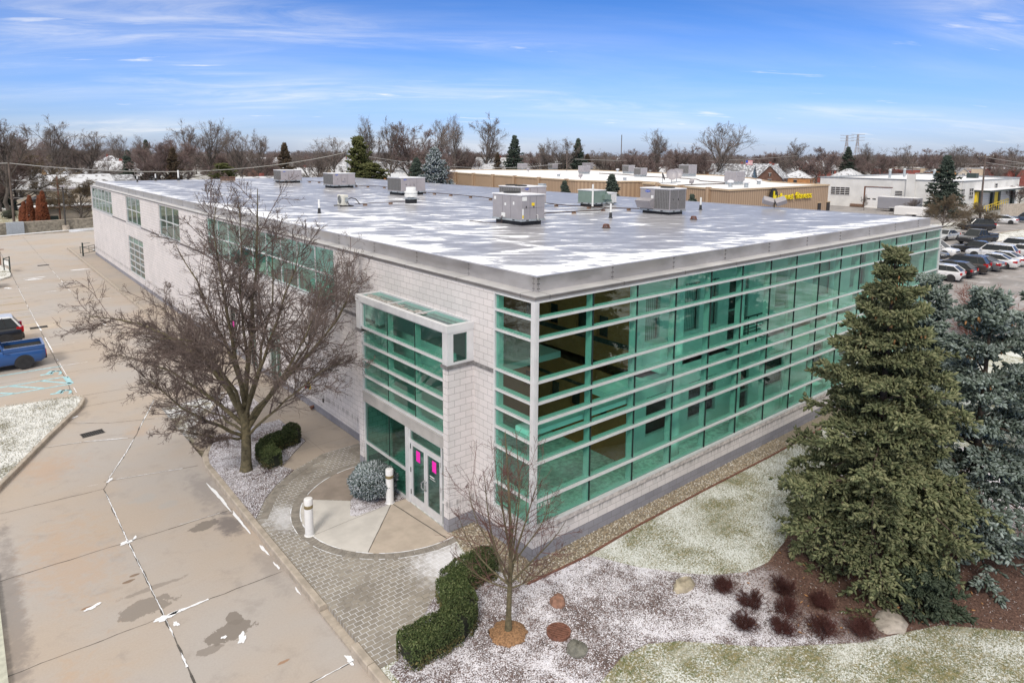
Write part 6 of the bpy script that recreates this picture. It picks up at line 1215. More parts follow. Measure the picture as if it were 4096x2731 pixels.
fp = [(95.0,54.4),(132.3,54.2),(133.5,62),(138,71),(154.5,85.5),(167,103.5),(178,168),(131,198),(113,171),(109,145.3),(101.6,99.5),(104.0,90),(110.5,88),(109.5,81.5),(103.1,80.6),(99.2,68.4)]
fp = [s84(q) for q in fp]
b = MB(); n = len(fp); a = [(q[0],q[1]) for q in fp]
for i in range(n): x, y = a[i], a[(i+1)%n]; b.poly([(x[0],x[1],-.4),(y[0],y[1],-.4),(y[0],y[1],TZ),(x[0],x[1],TZ)])
b.build('wall', M_TAN, t)
cx_, cy_ = s84((128, 105))
inn = [(q[0]+(cx_-q[0])*.006, q[1]+(cy_-q[1])*.006) for q in fp]
b = MB(); b.poly([(q[0],q[1],TZ-.12) for q in inn]); b.build('roof', M_SNOWROOF, t)
b = MB(); strip_mesh(b, fp+[fp[0]], .3, TZ-.16, TZ+.10); b.build('coping', M_TANTRIM, t)
for i in range(9):
    f = (i+.5)/9; q0, q1 = ((95.0,54.4),(103.1,80.6)) if i < 3 else ((101.6,99.5),(113,171)); f = (i+.7)/3.4 if i < 3 else (i-3+.3)/6; x, y = q0[0]+(q1[0]-q0[0])*f, q0[1]+(q1[1]-q0[1])*f
    x, y = s84((x, y)); b = MB(); b.box(x-.45,y-.3,-.4,x+.3,y+.3,TZ+.22); b.build('pilaster', M_TAN, t)
for px0, px1 in ((470,495),(551,577)):
    x0, x1 = [95+(ray(3072+px*.4356, 800).x)*0 for px in (px0,px1)]
    X = []
    for px in (px0,px1): d = ray(3072+px*.4356, 700); k = (YS+.1-CAM.y)/d.y; X.append(CAM.x+d.x*k)
    b = MB(); b.box(X[0],YS-.12,-.2,X[1],YS+.02,2.9); b.build('doorway', M_DARKIN, t)
    b = MB(); b.box(X[0]-.15,YS-.15,2.9,X[1]+.15,YS+.02,3.05); b.build('door_head', M_TANTRIM, t)
M_SIGNY = simple('yellow sign letters', (.82,.66,.01), .4, var=.04)
def sx(px): d = ray(px, 780); k = (YS-.25-CAM.y)/d.y; return CAM.x+d.x*k
xs0, xs1 = sx(3072+85*.4356), sx(3072+398*.4356); yl = YS-.22
def zat(px, py): d = ray(px, py); return CAM.z+d.z*((yl-CAM.y)/d.y)
zb_ = zat(3072+200*.4356, 380+958*.4356); 
o = text_obj('sign_lettering', 'planet fitness', 1.9, M_SIGNY, t, Matrix.Identity(4), .12, 'LEFT')
me = o.data; xv = [v.co.x for v in me.vertices]; wdt = max(xv)-min(xv); zt_ = zat(3072+200*.4356, 380+905*.4356); hgt = max(v.co.y for v in me.vertices)
sx_f = (xs1-xs0)/wdt; sz_f = max(.6,(zt_-zb_)/hgt*1.15)
me.transform(Matrix.Translation((xs0,yl,zb_)) @ RX90 @ Matrix.Diagonal((sx_f,sz_f,1,1)))
# a plain round sign emblem: dark cog with a yellow hand shape, partly hidden
ex = sx(3072+48*.4356); ez = zat(3072+48*.4356, 380+925*.4356); b = MB()
for k in range(14): a = k*2*PI/14; b.cbox((ex+1.0*math.cos(a),YS-.3,ez+1.0*math.sin(a)),(.4,.2,.4),0)
b.disc((ex,YS-.42,ez),(0,-1,0),1.0,24,0); b.box(ex-.35,YS-.55,ez-.55,ex+.5,YS-.43,ez+.1,1); b.box(ex-.3,YS-.55,ez+.1,ex+.0,YS-.43,ez+.75,1); b.build('sign_emblem', [M_BLACK, M_SIGNY], t)
def wpos(f, px, py, z): q = gp(f[0]+px*f[2], f[1]+py*f[2], z); return q
FD, FE, FQ, FW_ = (2048,380,.4356), (1024,380,.4356), (3072,380,.4356), (0,380,.4356)
ul = [((100,690),'pale grey air unit at left end of the tan building roof',3.2,2.0,2.2,'D'),((30,668),'pale air unit far back on the left of the tan roof',3.4,2.2,2.2,'D'),((380,688),'grey air unit with vertical coil, second on the tan roof',3.6,2.4,2.4,'D'),((668,725),'grey air unit left of centre on the tan roof',3.4,2.4,2.2,'D'),((700,690),'pale air unit behind the left of centre unit',3.6,2.4,2.0,'D'),((1075,722),'dark coil air unit in centre of the tan roof',4.0,2.4,2.2,'D'),((1185,752),'grey air unit with snow dots in front of dark coil unit',3.2,2.4,2.2,'D'),((1620,748),'large dark coil air unit right of the dishes',5.0,2.6,2.6,'D'),((2050,822),'largest grey air unit on the tan roof near the sign',4.6,2.4,2.8,'D')]
wpx = {100:100,30:110,380:97,668:120,700:107,1075:125,1185:132,1620:175,2050:200}
for (px, py), lb, lx, ly, h, _ in ul:
    q = wpos(FD, px, py, TZ-.1); W_ = wpx[px]*.4356/FPX*(q-CAM).dot(FW); lx, ly, h = W_*.70, W_*.62, W_*.46
    rtu(lb, q.x-lx*.55, q.y-ly*.45, lx, ly, h, W_*.13, M_UNIT, 'x' if 'coil' in lb else None, None, '-x' if 'large dark' in lb else None, [(.5,.5,W_*.2)], 'air units on the tan building roof', True, 'rooftop_unit', TZ-.12, True)
def dish(label, px, py, r, tilt, m):
    q = wpos(FD, px, py, TZ-.1); t = thing('satellite_dish', label, 'satellite dish', q, 0, 'satellite dishes on the tan roof'); b = MB(); b.lathe([(.02,0),(r*.5,.05*r),(r*.85,.17*r),(r,.28*r),(r*.98,.30*r),(r*.84,.2*r),(r*.5,.08*r),(.02,.03)], 22)
    b.move(Matrix.Translation((0,0,r+.5)) @ Matrix.Rotation(R(225+tilt),4,'Z') @ Matrix.Rotation(R(70),4,'Y')); b.build('reflector', m, t, 50); b = MB(); b.cyl((0,0,-.1),(0,0,r+.5),.06,None,8); b.cbox((0,0,.05),(1.2,1.2,.12)); b.build('mount', M_GALV, t)
    b = MB(); d_ = Matrix.Rotation(R(225+tilt),4,'Z') @ Vector((1,0,.35)); b.tube([(0,0,r+.4), tuple(Vector((0,0,r+.5))+d_*r*.9)], .03, 5); b.build('feed_arm', M_GALV, t)
dish('round pale grey satellite dish in front of its twin', 1465, 812, 1.05, 0, M_UNIT); dish('round pale grey satellite dish behind its twin', 1510, 800, 1.05, 8, M_UNIT); dish('small dark satellite dish seen side on, left of the pair', 1380, 812, .75, 75, M_DARKIN)
def small_roof(label, px, py, kind, h=.9):
    q = wpos(FD, px, py, TZ-.12)
    if kind == 'cap': t = thing('roof_vent', label, 'roof vent', q, 0, 'small vents on the tan roof'); b = MB(); b.cyl((0,0,-.1),(0,0,h*.6),.35,None,12); b.build('stack', M_GALV, t); b = MB(); b.lathe([(.55,h*.6),(.6,h*.72),(.4,h*.95),(.05,h)], 14); b.build('cap', M_UNITTOP, t)
    else: t = thing('floodlight', label, 'floodlight', q, R(200), 'floodlights along the tan parapet'); b = MB(); b.cyl((0,0,-.1),(0,0,.5),.07,None,8); b.build('bracket', M_IRON, t); b = MB(); b.bbox(-.4,-.35,-.25,.4,.35,.25,.05); b.move(Matrix.Translation((.1,0,.7)) @ Matrix.Rotation(.5,4,'Y')); b.build('lamp_head', M_UNIT, t)
small_roof('white capped roof vent right of the largest unit, nearer',2150,850,'cap',1.2); small_roof('white capped roof vent far right on the tan roof',2265,822,'cap',1.0); small_roof('white capped roof vent close to the largest unit',2005,845,'cap',1.2); small_roof('small roof vent left on the tan roof',428,750,'cap'); small_roof('small roof vent by the snow dotted unit',1035,785,'cap'); small_roof('tiny roof vent before the dark coil unit',970,705,'cap')
small_roof('grey floodlight on parapet left of the conifer',630,768,'flood'); small_roof('grey floodlight on parapet right of the dishes',1650,828,'flood'); small_roof('grey floodlight at left end of the tan parapet',150,705,'flood')
b = MB(); q = [wpos(FD,*p_,TZ-.02) for p_ in ((800,720),(1010,730),(1280,752),(1600,768),(1700,775),(1740,790),(1960,805))]; b.tube([tuple(v) for v in q], .09, 5); q = [wpos(FD,*p_,TZ-.02) for p_ in ((1520,830),(1700,822),(1960,815))]; b.tube([tuple(v) for v in q], .09, 5); tag(b.build('roof_pipe', M_PIPE), 'dark pipe runs lying across the snowy tan building roof', 'pipe')
# white industrial building
wb_ = thing('industrial_building', 'white painted block industrial building with loading dock and snowy roof', 'building', (0,0,0)); WX, WY, WH = 142.6, 32.6, 6.0
WH = 6.3; WE = 61.0
xw = lambda px, Y=WY: CAM.x+ray(3072+px*.4356, 800).x*(Y-CAM.y)/ray(3072+px*.4356, 800).y
D0, D1, D2, D3 = xw(1925), xw(2035), xw(2108), xw(2222)
wfp = [(WX,WY),(xw(2290),WY),(203,WE),(WX,WE)]
b = MB(); wall_holes(b, 0, WX, .4, WY, WE, -.3, WH, [(45.6,50.9,.0,4.45)]); wall_holes(b, 1, WY, .4, WX+.4, wfp[1][0], -.3, WH, [(D0,D1,.7,3.6),(D2,D3,.7,3.6)]); 
for q0_, q1_ in ((wfp[1],wfp[2]),(wfp[2],wfp[3])): b.poly([q0_+(-.3,), q1_+(-.3,), q1_+(WH,), q0_+(WH,)])
b.build('wall', M_WBLOCK, wb_)
b = MB(); b.poly([(q_[0],q_[1],WH-.25) for q_ in wfp]); b.build('roof', M_SNOWROOF, wb_)
b = MB(); strip_mesh(b, wfp+[wfp[0]], .4, WH-.02, WH+.10); b.build('coping', M_GALV, wb_)
b = MB(); b.box(WX+.1,45.6,.0,WX+.2,50.9,4.45)
for k in range(1,8): b.box(WX+.09,45.6,k*.55,WX+.1,50.9,k*.55+.03,1)
for k in range(4): b.box(WX+.07,46.3+k*1.15,1.75,WX+.09,47.0+k*1.15,2.0,2)
b.build('garage_door', [M_WHITE, M_UNITTOP, M_DARK], wb_); b = MB(); b.box(WX-.05,50.9,.0,WX+.1,51.15,4.6); b.box(WX-.05,45.3,4.45,WX+.1,50.9,4.6); b.build('door_trim', M_RUST, wb_)
b = MB(); b.cyl((WX-.6,45.2,-.2),(WX-.6,45.2,1.6),.12,None,10); b.build('guard_post', M_YELLOW, wb_)
def wwin(face, u0, u1, z0, z1, nx, nz):
    b = MB(); 
    if face == 0: b.box(WX-.06,u0,z0,WX-.01,u1,z1,1); [b.box(WX-.1,u0+(u1-u0)*k/nx-.04,z0,WX-.06,u0+(u1-u0)*k/nx+.04,z1) for k in range(nx+1)]; [b.box(WX-.11,u0,z0+(z1-z0)*k/nz-.04,WX-.06,u1,z0+(z1-z0)*k/nz+.04) for k in range(nz+1)]
    else: b.box(u0,WY-.06,z0,u1,WY-.01,z1,1); [b.box(u0+(u1-u0)*k/nx-.04,WY-.1,z0,u0+(u1-u0)*k/nx+.04,WY-.06,z1) for k in range(nx+1)]; [b.box(u0,WY-.11,z0+(z1-z0)*k/nz-.04,u1,WY-.06,z0+(z1-z0)*k/nz+.04) for k in range(nz+1)]
    b.build('window', [M_WHITE, M_DARKIN], wb_)
wwin(0,54.2,58.4,2.5,4.2,4,4); wwin(0,43.3,44.8,2.9,3.9,1,3); wwin(1,xw(1770),xw(1795),2.8,4.8,2,3); wwin(1,xw(1840),xw(1875),2.6,4.8,2,3); wwin(1,xw(2068),xw(2092),4.2,5.4,1,2)
b = MB(); b.box(xw(1885),29.8,4.0,xw(2240),WY-.001,4.35); b.build('dock_canopy', M_STEELG, wb_); b = MB(); b.box(xw(1885),29.7,4.351,xw(2240)+.1,WY-.001,4.46); b.build('canopy_snow', M_SNOWROOF, wb_)
for x0, x1 in ((D0,D1),(D2,D3)): b = MB(); b.box(x0,WY+.1,.7,x1,WY+.2,3.6); [b.box(x0,WY+.09,.7+k*.5,x1,WY+.1,.73+k*.5,1) for k in range(1,6)]; b.build('dock_door', [M_WHITE, M_UNIT], wb_)
for x0, x1 in ((xw(1893),xw(1912)),(xw(2055),xw(2088))): b = MB(); b.box(x0,WY-.4,.6,x1,WY-.02,4.2); b.build('dock_bumper', M_YELLOW, wb_)
for x0, x1 in ((xw(1913),D0-.01),(D1+.01,xw(2052)),(xw(2090),D2-.01),(D3+.01,xw(2240))): b = MB(); b.box(x0,WY-.5,-.2,x1,WY-.02,4.3); b.build('dock_seal', M_STEELG, wb_)
b = MB(); b.box(WX-.5,41,-.3,WX-.01,42.6,WH+1.2); b.build('chimney', M_WBLOCK, wb_); b = MB(); b.box(WX-.45,41.2,WH+1.2,WX-.1,42.4,WH+1.6); b.build('chimney_pot', M_BRICK, wb_)
for x, y in ((158,52),(172,54),(168,46)): b = MB(); b.cyl((x,y,WH-.3),(x,y,WH+1.5),.3,None,10); b.cyl((x,y,WH+1.5),(x,y,WH+1.9),.45,.2,10); b.build('roof_stack', M_GALV, wb_)
b = MB(); b.box(177,40,WH-.3,179,42,WH+.9); b.build('roof_box', M_STEELG, wb_)
t = thing('dock_railing', 'yellow pipe railing along the loading dock ramp', 'railing', (150.5,30.6,0)); b = MB(); q0, q1 = Vector((0,0,0)), Vector((xw(2225,31.2)-150.5,1.0,0))
for z in (.5,1.1): b.tube([tuple(q0+Vector((0,0,z))), tuple(q1+Vector((0,0,z+.8)))], .07, 5)
for k in range(11): v = q0.lerp(q1,k/10); b.tube([tuple(v), tuple(v+Vector((0,0,1.1+.08*k)))], .06, 5)
b.build('rail', M_YELLOW, t)
q = gp(3072+2150*.4356, 380+1110*.4356, 0); b = MB(); b.box(0,0,-.3,14,.4,2.2); o = b.build('concrete_wall', M_KERB, None, False, (q.x,q.y,0)); o.rotation_euler = (0,0,-.25); tag(o, 'low grey concrete wall at right beside the dock ramp', 'wall')
def box_trailer(label, loc, rz, L, W, H, m, roofm, wheels=2):
    t = thing('box_trailer', label, 'trailer', loc, rz); b = MB(); b.bbox(-L/2,-W/2,.55,L/2,W/2,H,.06); b.build('body', m, t); b = MB(); b.box(-L/2+.05,-W/2+.05,H,L/2-.05,W/2-.05,H+.06); b.build('roof_snow', roofm, t)
    b = MB(); b.box(-L/2,-W/2-.01,.45,L/2,W/2+.01,.55); b.tube([(L/2,0,.5),(L/2+1.3,0,.45)], .06, 6); b.build('chassis', M_TRIM, t)
    for k in range(wheels):
        for s in (1,-1): wt = MB(); wt.lathe([(.2,-.1),(.36,-.1),(.38,0),(.36,.1),(.2,.1)], 16); wt.move(Matrix.Translation((-.9+k*.85,s*(W/2+.02),.38)) @ RX90); wt.build('wheel', M_TYRE, t)
        
    for s in (1,-1): b = MB(); b.box(-1.4,s*(W/2+.0),.78,.5,s*(W/2+.18),.86); b.build('fender', M_PVC, t)
    return t
q = gp(3072+1250*.4356, 380+1075*.4356, 0); box_trailer('grey enclosed cargo trailer with twin wheels beside the garage door', (q.x,q.y+1,0), H_+PI-.05, 7.6, 2.4, 2.9, simple('grey trailer skin', (.30,.30,.33), .5, .1, var=.06, scale=.6), M_SNOWROOF)
q = gp(3072+1370*.4356, 380+1135*.4356, 0); box_trailer('white snow topped trailer in front of the grey cargo trailer', (q.x,q.y+1,0), H_-.05, 5.2, 2.2, 2.0, M_WHITE, M_SNOWROOF, 1)
q = gp(3072+830*.4356, 380+1025*.4356, 0); t = thing('pallet_stack', 'stack of wooden pallets against the white building', 'pallets', (q.x-.8,q.y,0), H_); b = MB()
for k in range(4): b.box(-1.3,-.6,.02+k*.16,1.3,.6,.06+k*.16); [b.box(-1.3,s-.06,.06+k*.16,1.3,s+.06,.16+k*.16) for s in (-.5,0,.5)]
b.build('pallet', M_WOOD, t)
# brick and beige shops behind the white building
def plain_building(label, p0, p1, depth, h, m, roofm=M_SNOWROOF, wins=0, name='shop_building'):
    p0, p1 = Vector((p0.x,p0.y)), Vector((p1.x,p1.y)); d = p1-p0; L = d.length; a = math.atan2(d.y,d.x); t = thing(name, label, 'building', (p0.x,p0.y,0), a, 'shops behind the white building' if name == 'shop_building' else None); b = MB(); b.box(0,0,-.3,L,depth,h); b.build('wall', m, t); b = MB(); b.box(.2,.2,h,L-.2,depth-.2,h+.05); b.build('roof', roofm, t)
    b = MB(); b.box(-.08,-.08,h-.02,L+.08,.2,h+.22); b.build('coping', M_GALV, t)
    for k in range(wins): x = L*(k+.6)/(wins+.3); b = MB(); b.box(x-.6,-.06,1.2,x+.6,-.01,2.6); b.build('window', M_DARKIN, t)
    return t
for (xa, xb, lb, m, h) in ((3632,3686,'red brick shop wall left of the beige shop',M_BRICK,4.6),(3688,3850,'long beige rendered shop behind the dark pine',M_BEIGE,5.2),(3852,3890,'short red brick shop between two beige walls',M_BRICK,4.4),(3893,3945,'beige shop wall beside the tall wooden pole',M_BEIGE,5.2),(4040,4140,'red brick building at the far right edge',M_BRICK,5.0)):
    plain_building(lb, dp(xa,262), dp(xb,262), 25, h+1.3, m)
# concrete wall along the back of the left lot
w0, w1 = gp(0,380+1285*.4356,-.2), gp(850*.4356,380+1228*.4356,-.2); e_ = (w1-w0).normalized(); t = thing('concrete_wall', 'long low rough concrete wall at the back of the left car park', 'wall', (w0.x-e_.x*25,w0.y-e_.y*25,-.3), math.atan2(e_.y,e_.x)); b = MB(); b.box(0,0,0,75,.35,1.62)
b.build('wall_panel', simple('rough aggregate wall', (.235,.21,.17), .95, var=.35, scale=3, bump=.6), t); b = MB(); b.box(0,-.02,1.62,75,.37,1.68); b.build('wall_cap', M_KERB, t)
q = gp(140*.4356,380+1272*.4356,-.2); b = MB(); b.bbox(-1.0,-.4,-.1,1.0,.3,1.62,.03); o = b.build('electrical_cabinet', simple('blue grey steel', (.33,.36,.40), .5), None, False, (q.x,q.y-.45,-.2)); o.rotation_euler = (0,0,math.atan2(e_.y,e_.x)); tag(o, 'pale blue grey steel cabinet against the low concrete wall', 'cabinet')
q = gp(605*.4356,380+1245*.4356,-.2); t = thing('lamp_post', 'dark lamp post with two flat heads on a concrete base', 'lamp post', (q.x,q.y-.3,-.2), math.atan2(e_.y,e_.x)); b = MB(); b.lathe([(.45,0),(.45,.75),(.4,.8)],14); b.build('base', M_KERB, t); b = MB(); b.cyl((0,0,.8),(0,0,6.3),.11,.08,10); b.build('pole', M_IRON, t); b = MB(); b.tube([(-1.1,0,5.9),(1.1,0,5.9)], .05, 6); b.build('arm', M_IRON, t)
for x, dz in ((-1.15,0),(1.15,0),(0,.3)): b = MB(); b.bbox(x-.32,-.32,5.95+dz,x+.32,.32,6.2+dz,.06); b.build('lamp_head', [M_UNIT], t)
# ------------------------------------------------------------------ poles and wires
M_POLE = simple('weathered wood pole', (.13,.10,.085), .9, var=.3, scale=2)
def upole(label, loc, h, arms=1, rz=0, name='utility_pole', m=None, dbl=False):
    t = thing(name, label, 'utility pole', loc, rz, 'utility poles'); b = MB(); b.cyl((0,0,-.3),(0,0,h),.19 if h > 8 else .12,.12 if h > 8 else .08,9); b.build('pole', m or M_POLE, t, 40)
    for k in range(arms):
        z = h-.35-k*1.1; b = MB(); b.box(-1.3,-.09,z-.08,1.3,.09,z+.08); b.tube([(-.7,0,z),(0,0,z-.7),(.7,0,z)], .03, 5); ca_ = b.build('cross_arm', M_POLE, t); b = MB()
        for x in (-1.2,-.6,.6,1.2): b.lathe([(.05,0),(.09,.06),(.05,.12),(.08,.18),(.02,.24)], 8, 0, (x,0,z+.08))
        b.build('insulator', M_GALV, ca_)
    return t
pR = Vector((131.5,26.0,0)); upole('tall leaning brown wooden pole in front of white loading dock', pR, 11.6, 1, R(-60)).rotation_euler = (R(1.5),R(-1.0),R(-60))
pL = Vector((-4.48,116.4,0)); upole('weathered wooden pole at the left behind the low concrete wall', pL, 9.3, 0)
p2 = Vector((1.63,117.2,0)); upole('thin rusty brown pole beside the double lamp post', p2, 7.0, 0, 0, 'utility_pole', M_RUST)
pM = dp(1389,150); hM = hz(pM,604); upole('concrete grey pole among trees behind the middle roof unit', pM, hM, 1, R(40), m=M_GALV)
PQ = []
for px, yb, yt, lb in ((370,805,540,'dark wooden pole with cross arms behind the tan building, tallest of four'),(670,760,545,'pale grey pole with cross arms near the white bungalow'),(480,815,590,'dark street pole left of the white industrial building'),(100,795,565,'dark wooden pole right of the brown brick house')):
    q = gp(3072+px*.4356, 380+yb*.4356, 0); upole(lb, q, hz(q,380+yt*.4356), 2 if px in (370,670) else 0, R(30), m=M_GALV if px == 670 else None); PQ.append((q, hz(q,380+yt*.4356)))
for px, D_, yt, lb in ((2295-27,215,603,'grey wooden pole left of the dark conifer beyond tan roof'),(2160,230,592,'pair pole thin and dark among trees beyond the tan roof left'),(3655,255,620,'wooden pole with transformer beyond the white roof')):
    q = dp(px, D_); upole(lb, q, hz(q,yt), 1, R(20)); PQ.append((q, hz(q,yt)))
def wire(label, a, c, sag, r=.035, n=14):
    b = MB(); a, c = Vector(a), Vector(c); b.tube([tuple(a.lerp(c,k/n)-Vector((0,0,sag*4*(k/n)*(1-k/n)))) for k in range(n+1)], r, 4, 0, False); tag(b.build('overhead_wire', simple('pale cable', (.35,.34,.33), .6)), label, 'wire')
wire('thick pale overhead cable from the left pole to the middle grey pole', pL+Vector((0,0,9.2)), pM+Vector((0,0,hM-.3)), 2.6, .07); wire('thick pale overhead cable leaving the left pole leftwards', pL+Vector((0,0,9.2)), (-60,112,9.4), .5, .07)
for z, lb in ((5.6,'upper thin black cable behind the far corner windows'),(4.2,'middle thin black cable behind the lamp post'),(2.9,'lowest thin black cable above the low concrete wall')): wire(lb, pL+Vector((0,0,z+1)), (40,122,z), .7, .035)
wire('overhead cable running right from the tallest pole behind tan building', PQ[0][0]+Vector((0,0,PQ[0][1]-.4)), PQ[1][0]+Vector((0,0,PQ[1][1]-.4)), 1.2, .06); wire('overhead cable from the pale grey pole toward the shops', PQ[1][0]+Vector((0,0,PQ[1][1]-.4)), dp(4200,240)+Vector((0,0,9)), 2.0, .06); wire('overhead cable running left from the tallest pole', PQ[0][0]+Vector((0,0,PQ[0][1]-.4)), dp(2300,215)+Vector((0,0,9.5)), 1.5, .06)
wire('overhead cable leaving the tall leaning pole to the right', pR+Vector((0,0,11.1)), dp(4500,150)+Vector((0,0,9)), .8, .04); wire('second overhead cable leaving the tall leaning pole', pR+Vector((0,0,10.2)), dp(4500,150)+Vector((0,0,8)), .8, .04); wire('overhead cable right of the middle grey pole over the trees', pM+Vector((0,0,hM-.4)), dp(2250,190)+Vector((0,0,8.5)), 2.2, .05)
def tower(label, px, D_, yt, w0_=5.0):
    q = dp(px,D_); h = hz(q,yt); t = thing('transmission_tower', label, 'pylon', q, 0, 'far transmission towers'); b = MB(); lv = [0,.3,.55,.75,.88,1.0]; ww = [w0_,w0_*.62,w0_*.4,w0_*.25,w0_*.22,w0_*.2]
    for i in range(5):
        for sx_, sy_ in ((1,1),(1,-1),(-1,1),(-1,-1)):
            b.tube([(sx_*ww[i],sy_*ww[i],lv[i]*h),(sx_*ww[i+1],sy_*ww[i+1],lv[i+1]*h)], .35, 4); b.tube([(sx_*ww[i],sy_*ww[i],lv[i]*h),(-sx_*ww[i+1],sy_*ww[i+1],lv[i+1]*h)], .2, 4); b.tube([(sx_*ww[i],sy_*ww[i],lv[i]*h),(sx_*ww[i+1],-sy_*ww[i+1],lv[i+1]*h)], .2, 4)
    b.build('lattice', M_UNIT, t); b = MB()
    for f in (.78,.88,.985): [b.tube([(-s*w0_*.2,s*w0_*.2,f*h),(-s*w0_*1.5,s*w0_*1.5,f*h+.3)], .35, 4) for s in (1,-1)]
    b.build('cross_arm', M_UNIT, t)
tower('grey lattice pylon on the horizon, left one of two', 3384, 1100, 541); tower('grey lattice pylon on the horizon, right one of two', 3427, 1100, 537); q = dp(2485,520); upole('very tall dark pole rising above the far tree line', q, hz(q,540), 3, R(45)).scale = (2.2,2.2,1)
def clear(px, D_):
    if D_ < 100: return D_
    return max(D_,232+(px % 17)) if 1770 < px < 2500 else (max(D_,212+(px % 23)) if 2500 <= px < 2960 else (max(D_,235) if 2960 <= px < 3330 else D_))
# ------------------------------------------------------------------ houses
g = NG('snowy shingles'); p = g.pos(); f = g.mr(g.noise(p, .8, 6, .65), .36, .5); c = g.mix(f, (.16,.15,.15), (.58,.59,.62)); M_SHING = g.fin(c, .85)
g = NG('thin snow on shingles'); p = g.pos(); f = g.mr(g.noise(p, 1.4, 6, .7), .46, .62); c = g.mix(f, (.20,.20,.21), (.66,.68,.72)); M_SHING2 = g.fin(c, .85)
HW = {'beige':simple('beige siding', (.52,.45,.37), .85, var=.08), 'white':simple('white siding', (.66,.66,.65), .8, var=.05), 'tan brick':simple('tan brick', (.40,.25,.13), .9, var=.15, scale=1), 'brown brick':simple('brown brick', (.14,.075,.055), .9, var=.2, scale=1), 'blue':simple('blue siding', (.09,.16,.23), .8, var=.08), 'grey':simple('grey siding', (.33,.33,.34), .85, var=.08), 'orange brick':simple('orange brick', (.42,.20,.08), .9, var=.15, scale=1), 'red brick':M_BRICK}
def house(label, q, rz, w=11, d=8, hw=3.0, rh=2.4, col='beige', roof=None, win=3, chim=True, hip=False, group=None, door=True):
    t = thing('house', label, 'house', (q.x,q.y,-.1), rz, group); roof = roof or M_SHING; b = MB(); x, y = w/2, d/2; o = .45
    b.box(-x,-y,-.2,x,y,hw)
    if not hip:
        for s in (1,-1): b.poly([(s*x,-y,hw),(s*x,y,hw),(s*x,0,hw+rh)][::s])
    b.build('wall', HW[col], t); b = MB(); rx = x-(d*.45 if hip else -o)
    if hip: vs_ = [(-x-o,-y-o,hw-.1),(x+o,-y-o,hw-.1),(x+o,y+o,hw-.1),(-x-o,y+o,hw-.1),(-rx,0,hw+rh),(rx,0,hw+rh)]; b.add(vs_,[(0,1,5,4),(1,2,5),(2,3,4,5),(3,0,4),(3,2,1,0)])
    else:
        e = .18; k = rh/y*o
        for s in (1,-1): b.add([(-x-o,s*(y+o),hw-k),(x+o,s*(y+o),hw-k),(x+o,0,hw+rh),(-x-o,0,hw+rh),(-x-o,s*(y+o),hw-k+e),(x+o,s*(y+o),hw-k+e),(x+o,0,hw+rh+e),(-x-o,0,hw+rh+e)],[(0,1,2,3)[::s],(4,5,6,7)[::-s],(0,4,5,1),(0,3,7,4),(1,5,6,2)])
    b.build('roof', roof, t)
    for i in range(win):
        xx = -x+w*(i+.55)/win
        for face in (-1,):
            b = MB(); b.box(xx-.65,-y-.05,hw-2.0,xx+.65,-y-.01,hw-.75,0); b.box(xx-.72,-y-.07,hw-.75,xx+.72,-y-.005,hw-.66,1); b.box(xx-.72,-y-.07,hw-2.09,xx+.72,-y-.005,hw-2.0,1); b.box(xx-.04,-y-.06,hw-2.0,xx+.04,-y-.05,hw-.75,1); b.build('window', [M_DARKIN, M_WHITE], t)
    for s in (1,-1):
        b = MB(); b.box(s*(x+.01),-.6,hw-2.0,s*(x+.05),.6,hw-.75); b.box(s*(x+.005),-.68,hw-.75,s*(x+.07),.68,hw-.66,1); b.build('window', [M_DARKIN, M_WHITE], t)
        if not hip and rh > 3: b = MB(); b.box(s*(x+.01),-.45,hw+.3,s*(x+.05),.45,hw+1.4); b.box(s*(x+.04),-.04,hw+.3,s*(x+.06),.04,hw+1.4,1); b.box(s*(x+.005),-.55,hw+1.4,s*(x+.07),.55,hw+1.5,1); b.build('window', [M_DARKIN, M_WHITE], t)
    if door: b = MB(); b.box(x*.1-.45,-y-.06,-.1,x*.1+.45,-y-.01,2.05); b.build('door', M_WHITE if col != 'white' else M_RUST, t)
    if chim: b = MB(); b.box(x*.35,.3,hw,x*.35+.7,1.0,hw+rh+.8); b.build('chimney', M_BRICK, t)
    return t
rh_ = random.Random(21)
house('long low beige house with snowy roof at left behind the concrete wall', dp(215,152), R(8), 21, 10, 3.1, 2.6, 'beige', M_SHING, 5, False)
house('beige garage wing with patchy snow roof behind the orange willow', dp(395,160), R(5), 13, 9, 3.0, 2.4, 'beige', M_SHING2, 2, False)
b = MB(); q0, q1 = dp(385,176), dp(545,176); t = plain_building('long flat grey wall with tiny snowy vents behind the left roof corner', dp(330,176), dp(540,176), 12, 4.6, HW['grey'], M_SNOWROOF, 0, 'flat_building')
house('grey two storey house with snowy roof and wide window at upper left', dp(452,205), R(12), 11, 9, 5.6, 2.4, 'grey', M_SHING, 3)
house('white gabled house with snowy roof at far left', dp(95,170), R(70), 12, 9, 3.0, 3.0, 'white', M_SHING, 2, False)
house('small tan house with light roof behind the big left trees', dp(250,215), R(15), 11, 9, 3.2, 2.6, 'tan brick', M_SHING2, 3)
house('grey house just behind left roof edge beside brown conifer', dp(1015,140), R(20), 11, 8, 3.4, 2.6, 'grey', M_SHING, 3)
house('yellowish beige house between the two left roof units', dp(1195,180), R(5), 9, 8, 4.6, 2.4, 'tan brick', M_SHING, 2)
house('orange brick house beneath the bare trees at the roof centre', dp(1560,190), R(30), 11, 8, 3.2, 2.4, 'orange brick', M_SHING, 3)
house('low snowy roofed shed house behind the bare trees at centre', dp(1600,150), R(30), 10, 8, 2.6, 2.2, 'grey', M_SHING, 2, False)
